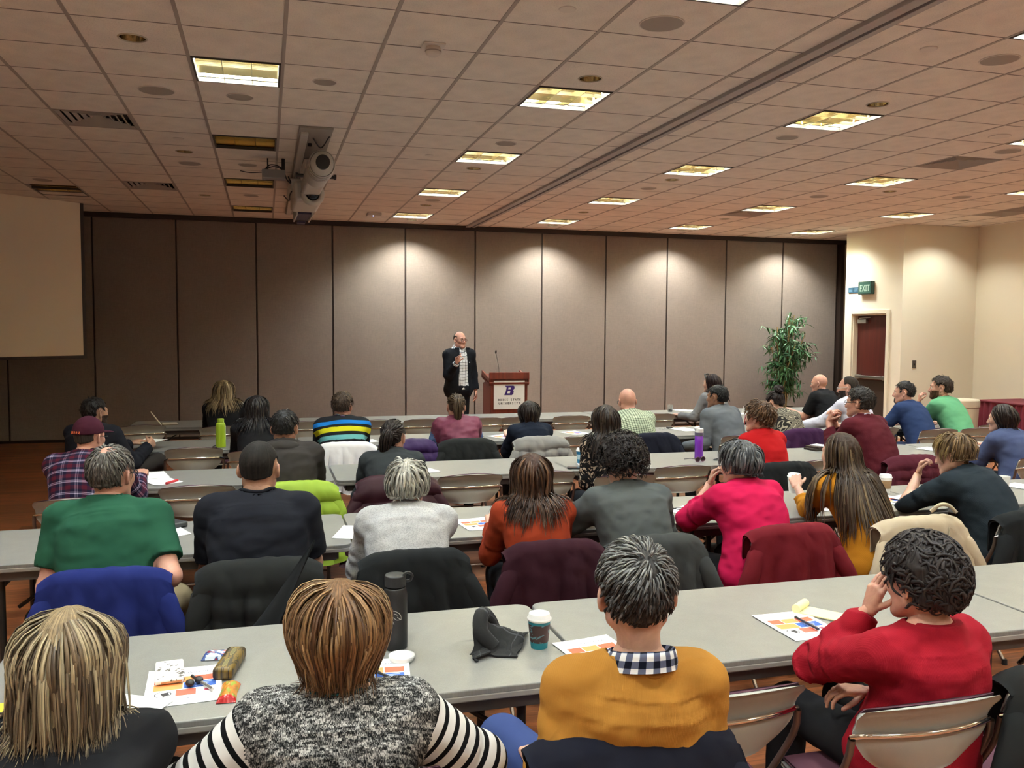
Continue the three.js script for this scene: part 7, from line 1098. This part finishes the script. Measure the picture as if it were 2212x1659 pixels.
{ // black bottle with white sketch of a hawk's head
  const b = thing('water_bottle', 'tall black steel water bottle with loop lid on nearest table', 'bottle', [0.412, TY, -2.895], 0);
  part(b, 'flask', lathe([[0.0001, 0], [0.036, 0], [0.040, 0.004], [0.041, 0.02], [0.041, 0.185], [0.036, 0.205], [0.031, 0.213], [0.0001, 0.214]], 36), std(lin(0.012, 0.012, 0.013), 0.45));
  part(b, 'lid', lathe([[0.033, 0.213], [0.036, 0.215], [0.036, 0.247], [0.033, 0.253], [0.0001, 0.254]], 30), std(lin(0.018, 0.018, 0.019), 0.5)); part(b, 'loop', tube([[0.02, 0.245, 0.018], [0.035, 0.262, 0.02], [0.055, 0.25, 0.01], [0.052, 0.23, 0.0], [0.036, 0.228, 0]], 0.005, 20, 8), std(lin(0.02, 0.02, 0.021), 0.5));
  const dt = canvasTex(128, 128, (g) => { g.fillStyle = '#1c1c1d'; g.fillRect(0, 0, 128, 128); g.strokeStyle = '#b9b6b0'; g.lineWidth = 4; g.lineCap = 'round'; const c = (a) => { g.beginPath(); g.moveTo(a[0], a[1]); for (let i = 2; i < a.length; i += 4) g.quadraticCurveTo(a[i], a[i + 1], a[i + 2], a[i + 3]); g.stroke(); }; c([8, 34, 50, 4, 92, 34, 122, 52, 116, 84]); c([116, 84, 98, 76, 86, 64]); c([12, 52, 50, 60, 74, 82, 92, 88, 112, 82]); c([16, 72, 44, 84, 56, 104]); c([22, 94, 44, 104, 60, 112]); c([60, 40, 76, 40, 84, 50]); });
  const dg = new THREE.CylinderGeometry(0.0415, 0.0415, 0.062, 16, 1, true, -0.85, 1.3); dg.translate(0, 0.118, 0); part(b, 'emblem', dg, std(0xffffff, 0.45, { map: dt }));
}
solo('jar_lid', lathe([[0.0001, 0.004], [0.036, 0.004], [0.040, 0.018], [0.043, 0.019], [0.042, 0.012], [0.038, 0.0], [0.0001, 0.0]], 28), M.white, 'small white plastic lid turned up beside the black bottle', 'lid', [0.415, TY, -2.775]);
function paperCup(x, z, label, o = {}) {
  const c = thing('paper_cup', label, 'cup', [x, o.y ?? TY, z], o.turn ?? 0), s = o.s ?? 1; const h = 0.098 * s, r0 = 0.028 * s, r1 = 0.038 * s; const R = t => mix(r0, r1, t);
  part(c, 'cup_body', lathe([[0.0001, 0.004], [r0 - 0.002, 0.004], [r0, 0], [r1, h], [r1 - 0.002, h], [r0 - 0.001, 0.006], [0.0001, 0.006]], 30), o.body ?? M.white);
  if (o.band) { const bg = lathe([[R(o.b0) + 0.0006, h * o.b0], [R(o.b1) + 0.0006, h * o.b1]], 30); part(c, 'band', bg, o.band); }
  if (o.lid !== false) part(c, 'lid', lathe([[r1 + 0.0005, h - 0.006], [r1 + 0.003, h - 0.002], [r1 + 0.003, h + 0.003], [r1 - 0.002, h + 0.006], [r1 - 0.003, h + 0.018], [r1 - 0.008, h + 0.020], [r1 - 0.010, h + 0.016], [0.0001, h + 0.016]], 30), M.white);
  return c;
}
const cupTeal = std(lin(0.010, 0.20, 0.25), 0.5);
paperCup(0.886, -2.775, 'teal and brown coffee cup with white lid on nearest table', { body: cupTeal, band: std(0xffffff, 0.6, { map: tex(128, 64, (u, v) => { const w = pn(u, v, 8, 4) + 0.5 * pn(u, v, 20, 10, 3); return w > 0.28 ? [0.35, 0.52, 0.55] : [0.27, 0.19, 0.18]; }) }), b0: 0.22, b1: 0.84, s: 1.02 });
{ const sc = thing('scarf', 'crumpled black scarf with pale stripes on nearest table', 'scarf', [0.735, TY, -2.80], 0.2);
  const sm = std(0xffffff, 0.95, { map: perM(tex(128, 128, (u, v, x, y) => { const l = (Math.abs(u - 0.5) < 0.012 || Math.abs(u - 0.56) < 0.008) || Math.abs(v - 0.82) < 0.008; const k = 0.145 + 0.02 * (hash2(x, y) - 0.5); return l ? [0.30, 0.30, 0.32] : [k, k, k * 1.02]; }), 1) , bumpMap: fabricBump, bumpScale: 0.0008 });
  part(sc, 'wrap', slab((u, v) => { const s = u * 2 - 1, t = v; const x = -0.06 + 0.16 * t + s * 0.045 * (1 + t * 0.6); const ridge = Math.exp(-Math.pow((s + 0.1 - 0.3 * t) / 0.5, 2)); return V(x + 0.02 * noise(u * 4, v * 4, 3), 0.004 + (0.105 * (1 - t * 0.82) * ridge + 0.012 * Math.abs(noise(u * 7, v * 6, 8)) * (1 - 0.4 * t)) * sstep(0, 0.12, u) * sstep(0, 0.12, 1 - u), 0.02 - s * 0.085 * (0.55 + 0.6 * t) - 0.04 * (1 - t)); }, 34, 34, 0.004, [1, 1]), sm);
  part(sc, 'fold', [tube([[-0.02, 0.02, 0.03], [-0.055, 0.07, 0.01], [-0.04, 0.115, -0.02], [0.0, 0.09, -0.05], [0.03, 0.03, -0.06]], 0.026, 26, 10)], sm); part(sc, 'fringe', [0, 1, 2, 3, 4].map(k => tube([[-0.05, 0.02, 0.03 + k * 0.01], [-0.085 - 0.006 * k, 0.012, 0.045 + k * 0.008], [-0.10 - 0.004 * (k % 3), 0.003, 0.04 + k * 0.012]], 0.005, 8, 5)), sm); }
solo('sticky_note', rbx(0.076, 0.004, 0.076, 0.001, 0, 0.002, 0), std(lin(0.75, 0.62, 0.03), 0.8), 'yellow sticky note at left edge of nearest table', 'note', [-0.735, TY, -2.70], 0.3);
// row 2
handout(1.13, -4.66, 0.12, 'printed handout between grey sweater and rust top'); paper(-0.50, -4.86, 0.4, 'white paper beside man in green polo', 0.16, 0.2); { const d = thing('calculator', 'small dark gadget beside man in green polo', 'gadget', [-0.50, TY, -5.02], 0.7); part(d, 'case', rbx(0.09, 0.03, 0.15, 0.010, 0, 0.016, 0), std(lin(0.04, 0.042, 0.046), 0.4)); part(d, 'screen', bx(0.06, 0.002, 0.03, 0, 0.0315, -0.04), std(lin(0.2, 0.24, 0.26), 0.2)); }
paper(0.46, -4.62, -0.3, 'white paper left of the grey speckled sweater'); paper(2.42, -4.68, 0.5, 'white papers left of the pink sweater', 0.20, 0.20); paper(1.70, -4.66, 0.1, 'paper under the arm of the frizzy haired person');
{ const k = thing('charger', 'black charger with looped cord right of the frizzy haired person', 'charger', [2.335, TY, -4.77]); part(k, 'plug', rbx(0.035, 0.055, 0.05, 0.008, 0, 0.0275, 0), M.black); part(k, 'cord', tube([[0.02, 0.01, 0.02], [0.06, 0.004, 0.05], [0.10, 0.004, 0.02], [0.06, 0.004, 0.0], [0.02, 0.005, 0.03]], 0.0028, 24, 5), M.black); }
{ const n = thing('notebook', 'mint green notebook on a brown book by the pink sweater', 'notebook', [3.02, TY, -5.02], 0.2); part(n, 'lower_book', rbx(0.16, 0.022, 0.21, 0.003, 0, 0.011, 0), std(lin(0.10, 0.06, 0.035), 0.6)); part(n, 'cover', rbx(0.17, 0.03, 0.22, 0.004, 0, 0.038, 0), std(lin(0.22, 0.62, 0.53), 0.5)); }
paper(2.93, -4.80, 0.1, 'open white notebook left of the golden top', 0.25, 0.2);
paper(3.28, -4.60, 0.3, 'white paper under the golden sleeve', 0.18, 0.22);
paperCup(3.165, -4.705, 'white cup with lid held by woman in golden top', { y: TH + 0.075 + 0.0, s: 1.05, band: std(lin(0.74, 0.72, 0.70), 0.6), b0: 0.15, b1: 0.85 });
paperCup(4.0, -4.90, 'white lidded cup with kraft sleeve beside dark teal sweater', { s: 1.08, band: std(lin(0.33, 0.20, 0.10), 0.8), b0: 0.3, b1: 0.82 });
handout(3.86, -4.66, 0.2, 'printed handout under papers left of dark teal sweater'); paper(4.02, -4.62, 0.45, 'white papers left of dark teal sweater', 0.22, 0.28, TY + 0.006);
paperCup(4.80, -4.72, 'plain open white cup at right edge of second row', { s: 1.12, lid: false }); paper(5.10, -4.86, 0.3, 'white napkin at right edge of second row', 0.2, 0.2);
// row 3
paper(-0.82, -6.80, 0.25, 'white pages before man in maroon cap', 0.216, 0.279); paper(-0.72, -6.52, 0.5, 'white page nearer the edge before man in maroon cap', 0.2, 0.26); { const m = thing('marker', 'red marker beside the white pages', 'marker', [-0.645, TY, -6.44], -0.5); part(m, 'barrel', cyl(0.009, 0.009, 0.12, 0, 0, 0, 12).rotateX(PI / 2).translate(0, 0.009, 0), std(lin(0.62, 0.02, 0.03), 0.35)); part(m, 'cap', cyl(0.0095, 0.0095, 0.035, 0, 0, 0, 12).rotateX(PI / 2).translate(0, 0.0095, -0.05), std(lin(0.45, 0.01, 0.02), 0.35)); }
solo('notepad', rbx(0.13, 0.012, 0.18, 0.002, 0, 0.006, 0), M.paper, 'small white notebook right of the dark ponytail', 'notepad', [1.17, TY, -6.50], 0.3);
{ const p = thing('smartphone', 'dark phone lying near the blue cup', 'phone', [2.33, TY, -6.37], 1.25); part(p, 'body', rbx(0.072, 0.009, 0.145, 0.004, 0, 0.0045, 0), M.black); part(p, 'screen', bx(0.064, 0.0008, 0.13, 0, 0.0094, 0), std(lin(0.02, 0.018, 0.018), 0.08)); }
paperCup(2.455, -6.60, 'blue and white coffee cup on third row table', { body: std(lin(0.01, 0.20, 0.40), 0.5), band: std(lin(0.45, 0.62, 0.72), 0.5), b0: 0.35, b1: 0.72, s: 1.1 }); handout(2.50, -6.44, -0.15, 'printed handout beside the blue cup');
{ const b = thing('water_bottle', 'clear purple water bottle with white lid in third row', 'bottle', [3.52, TY, -6.62]); part(b, 'flask', lathe([[0.0001, 0], [0.034, 0], [0.036, 0.006], [0.035, 0.12], [0.036, 0.195], [0.0001, 0.196]], 30), new THREE.MeshPhysicalMaterial({ color: lin(0.17, 0.03, 0.42), roughness: 0.15, clearcoat: 0.6 })); part(b, 'collar', cyl(0.037, 0.037, 0.03, 0, 0.21, 0, 28), std(lin(0.12, 0.10, 0.16), 0.3)); part(b, 'lid', [cyl(0.036, 0.037, 0.03, 0, 0.24, 0, 28), rbx(0.05, 0.016, 0.03, 0.006, -0.022, 0.262, 0, 0, 0, 0.35)], M.white); }
{ const s = thing('sunglasses', 'plum framed sunglasses lying by the purple bottle', 'sunglasses', [3.44, TY, -6.44], 0.3); part(s, 'frame', [new THREE.TorusGeometry(0.024, 0.004, 6, 20).scale(1, 0.8, 1).translate(-0.03, 0.024, 0), new THREE.TorusGeometry(0.024, 0.004, 6, 20).scale(1, 0.8, 1).translate(0.03, 0.024, 0), bar([-0.008, 0.028, 0], [0.008, 0.028, 0], 0.003)], std(lin(0.09, 0.015, 0.035), 0.3)); for (const q of [-1, 1]) part(s, 'temple', tube([[q * 0.055, 0.028, 0], [q * 0.06, 0.028, -0.05], [q * 0.055, 0.012, -0.13]], 0.0025, 10, 5), M.black); for (const q of [-1, 1]) part(s, 'lens', new THREE.CircleGeometry(0.023, 18).scale(1, 0.8, 1).translate(q * 0.03, 0.024, 0), std(lin(0.03, 0.012, 0.018), 0.08, { side: THREE.DoubleSide })); }
{ const k = thing('key_ring', 'keys on a lanyard right of the purple bottle', 'keys', [3.80, TY, -6.52]); part(k, 'ring', new THREE.TorusGeometry(0.016, 0.002, 6, 20).rotateX(PI / 2).translate(0, 0.003, 0), M.steel); part(k, 'key', rbx(0.018, 0.003, 0.05, 0.001, 0.03, 0.003, 0.0, 0, 0.8), M.steel); part(k, 'lanyard', tube([[-0.015, 0.004, 0], [-0.10, 0.004, 0.05], [-0.20, 0.004, 0.02], [-0.14, 0.004, -0.03]], 0.005, 24, 5), M.black); }
{ const n = thing('book_stack', 'two dark notebooks with white paper left of maroon sweater', 'books', [4.86, TY, -6.86], 0.15); part(n, 'lower_book', rbx(0.20, 0.02, 0.16, 0.003, 0, 0.01, 0), std(lin(0.03, 0.018, 0.014), 0.6)); part(n, 'upper_book', rbx(0.19, 0.018, 0.15, 0.003, 0.01, 0.029, 0, 0, 0.1), std(lin(0.045, 0.025, 0.018), 0.6)); part(n, 'paper', rbx(0.12, 0.004, 0.14, 0.001, 0.02, 0.041, 0, 0, 0.3), M.paper); }
paper(5.90, -6.66, 0.3, 'white sheet before the blue grey sweater', 0.2, 0.16); paper(6.25, -6.48, 0.1, 'white sheet at the right edge in third row', 0.2, 0.14);
// row 4
{ const b = thing('water_bottle', 'lime green steel water bottle in fourth row', 'bottle', [-0.405, TY, -8.30]); part(b, 'flask', lathe([[0.0001, 0], [0.040, 0], [0.044, 0.006], [0.044, 0.19], [0.040, 0.212], [0.033, 0.225], [0.0001, 0.226]], 32), std(lin(0.36, 0.52, 0.025), 0.4)); part(b, 'cap', lathe([[0.030, 0.224], [0.031, 0.256], [0.027, 0.262], [0.0001, 0.263]], 26), std(lin(0.30, 0.44, 0.03), 0.4)); part(b, 'carry_loop', tube([[-0.044, 0.02, 0.01], [-0.07, 0.01, 0.03], [-0.06, 0.004, 0.05], [-0.03, 0.004, 0.045]], 0.004, 16, 5), M.black); }
function laptop(x, z, turn, label) { const l = thing('laptop', label, 'laptop', [x, TY, z], turn); part(l, 'base', rbx(0.33, 0.016, 0.23, 0.006, 0, 0.008, 0), M.steel); part(l, 'keyboard', bx(0.29, 0.001, 0.11, 0, 0.0168, -0.03), M.black); const s = part(l, 'screen_lid', rbx(0.33, 0.008, 0.22, 0.003, 0, 0.115, -0.155, PI / 2 - 0.28), M.steel); const pg = new THREE.PlaneGeometry(0.305, 0.19); pg.rotateX(-0.28); pg.translate(0, 0.115, -0.1495); part(l, 'screen', pg, std(lin(0.1, 0.1, 0.12), 0.2, { emissive: lin(0.35, 0.45, 0.75), emissiveIntensity: 0.35 })); const rl = new THREE.RectAreaLight(lin(0.35, 0.45, 0.75), 0.35, 0.30, 0.18); rl.position.set(x + Math.sin(turn) * -0.14, TY + 0.115, z - 0.14); rl.rotation.set(0.28, PI + turn, 0, 'YXZ'); scene.add(rl); }
laptop(-0.10, -8.52, -0.05, 'open laptop before dark haired woman in black');
paper(-1.02, -8.32, -0.4, 'white papers held by bearded man at far left', 0.22, 0.29, 0.80); paper(0.92, -8.42, 0.2, 'white paper right of the striped sweater', 0.2, 0.2); handout(2.30, -8.46, 0.4, 'printed handout left of the navy top'); handout(3.12, -8.60, 0.3, 'printed handout left of the bald man in plaid');
{ const s = thing('eyeglasses', 'folded eyeglasses on the table left of grey turtleneck', 'eyeglasses', [4.20, TY, -8.72], 0.4); part(s, 'frame', [new THREE.TorusGeometry(0.022, 0.003, 6, 18).rotateX(PI / 2).translate(-0.03, 0.006, 0), new THREE.TorusGeometry(0.022, 0.003, 6, 18).rotateX(PI / 2).translate(0.03, 0.006, 0), bar([-0.05, 0.006, -0.02], [0.07, 0.006, -0.03], 0.003)], M.steel); part(s, 'pouch', rbx(0.07, 0.02, 0.04, 0.008, 0.10, 0.01, 0), M.black); }
paper(4.40, -8.62, 0.2, 'white sheet before grey turtleneck');
{ const c = thing('soda_cup', 'large white soda cup with red bottle print and straw', 'cup', [5.10, TY, -8.62]); const ct = canvasTex(256, 128, (g) => { g.fillStyle = '#e6e3dc'; g.fillRect(0, 0, 256, 128); g.fillStyle = '#c8202a'; for (const x of [28, 92, 156, 220]) { g.beginPath(); g.moveTo(x - 5, 8); g.lineTo(x + 5, 8); g.lineTo(x + 6, 34); g.lineTo(x + 15, 56); g.lineTo(x + 12, 84); g.lineTo(x + 15, 122); g.lineTo(x - 15, 122); g.lineTo(x - 12, 84); g.lineTo(x - 15, 56); g.lineTo(x - 6, 34); g.closePath(); g.fill(); } });
  part(c, 'cup_body', lathe([[0.036, 0], [0.050, 0.155]], 30), std(0xffffff, 0.5, { map: ct })); part(c, 'base', cyl(0.036, 0.036, 0.006, 0, 0.003, 0, 28), M.white); part(c, 'lid', lathe([[0.051, 0.150], [0.054, 0.158], [0.050, 0.168], [0.0001, 0.168]], 28), M.white); part(c, 'straw', bar([0.005, 0.165, 0], [0.03, 0.245, 0.0], 0.0035), std(lin(0.75, 0.7, 0.65), 0.5)); }
// front row
{ const n = thing('open_book', 'small open notebook propped on the leftmost front table', 'book', [-1.14, TY, -10.42], 0.15); part(n, 'cover', rbx(0.17, 0.006, 0.21, 0.002, 0.09, 0.003, 0), std(lin(0.30, 0.24, 0.15), 0.7)); part(n, 'page', rbx(0.16, 0.006, 0.20, 0.002, 0.09, 0.009, 0), std(lin(0.66, 0.60, 0.46), 0.8)); part(n, 'raised_cover', rbx(0.17, 0.008, 0.21, 0.002, -0.055, 0.072, 0, 0, 0, -0.95), std(lin(0.70, 0.64, 0.50), 0.8)); }
laptop(-0.38, -10.42, 0.0, 'open laptop before the wavy blonde woman');
{ const c = thing('plastic_cup', 'short clear plastic cup on the front table', 'cup', [5.20, TY, -10.60]); part(c, 'cup_wall', lathe([[0.0001, 0.003], [0.030, 0.003], [0.040, 0.09], [0.042, 0.092], [0.039, 0.09], [0.029, 0.0], [0.0001, 0.0]], 26), new THREE.MeshPhysicalMaterial({ color: lin(0.85, 0.85, 0.82), roughness: 0.15, transmission: 0.85, thickness: 0 })); part(c, 'drink', cyl(0.034, 0.029, 0.035, 0, 0.022, 0, 22), std(lin(0.10, 0.09, 0.08), 0.2)); }
paper(5.45, -10.70, 0.2, 'white papers beside the clear plastic cup');
renderer.render(scene, camera);
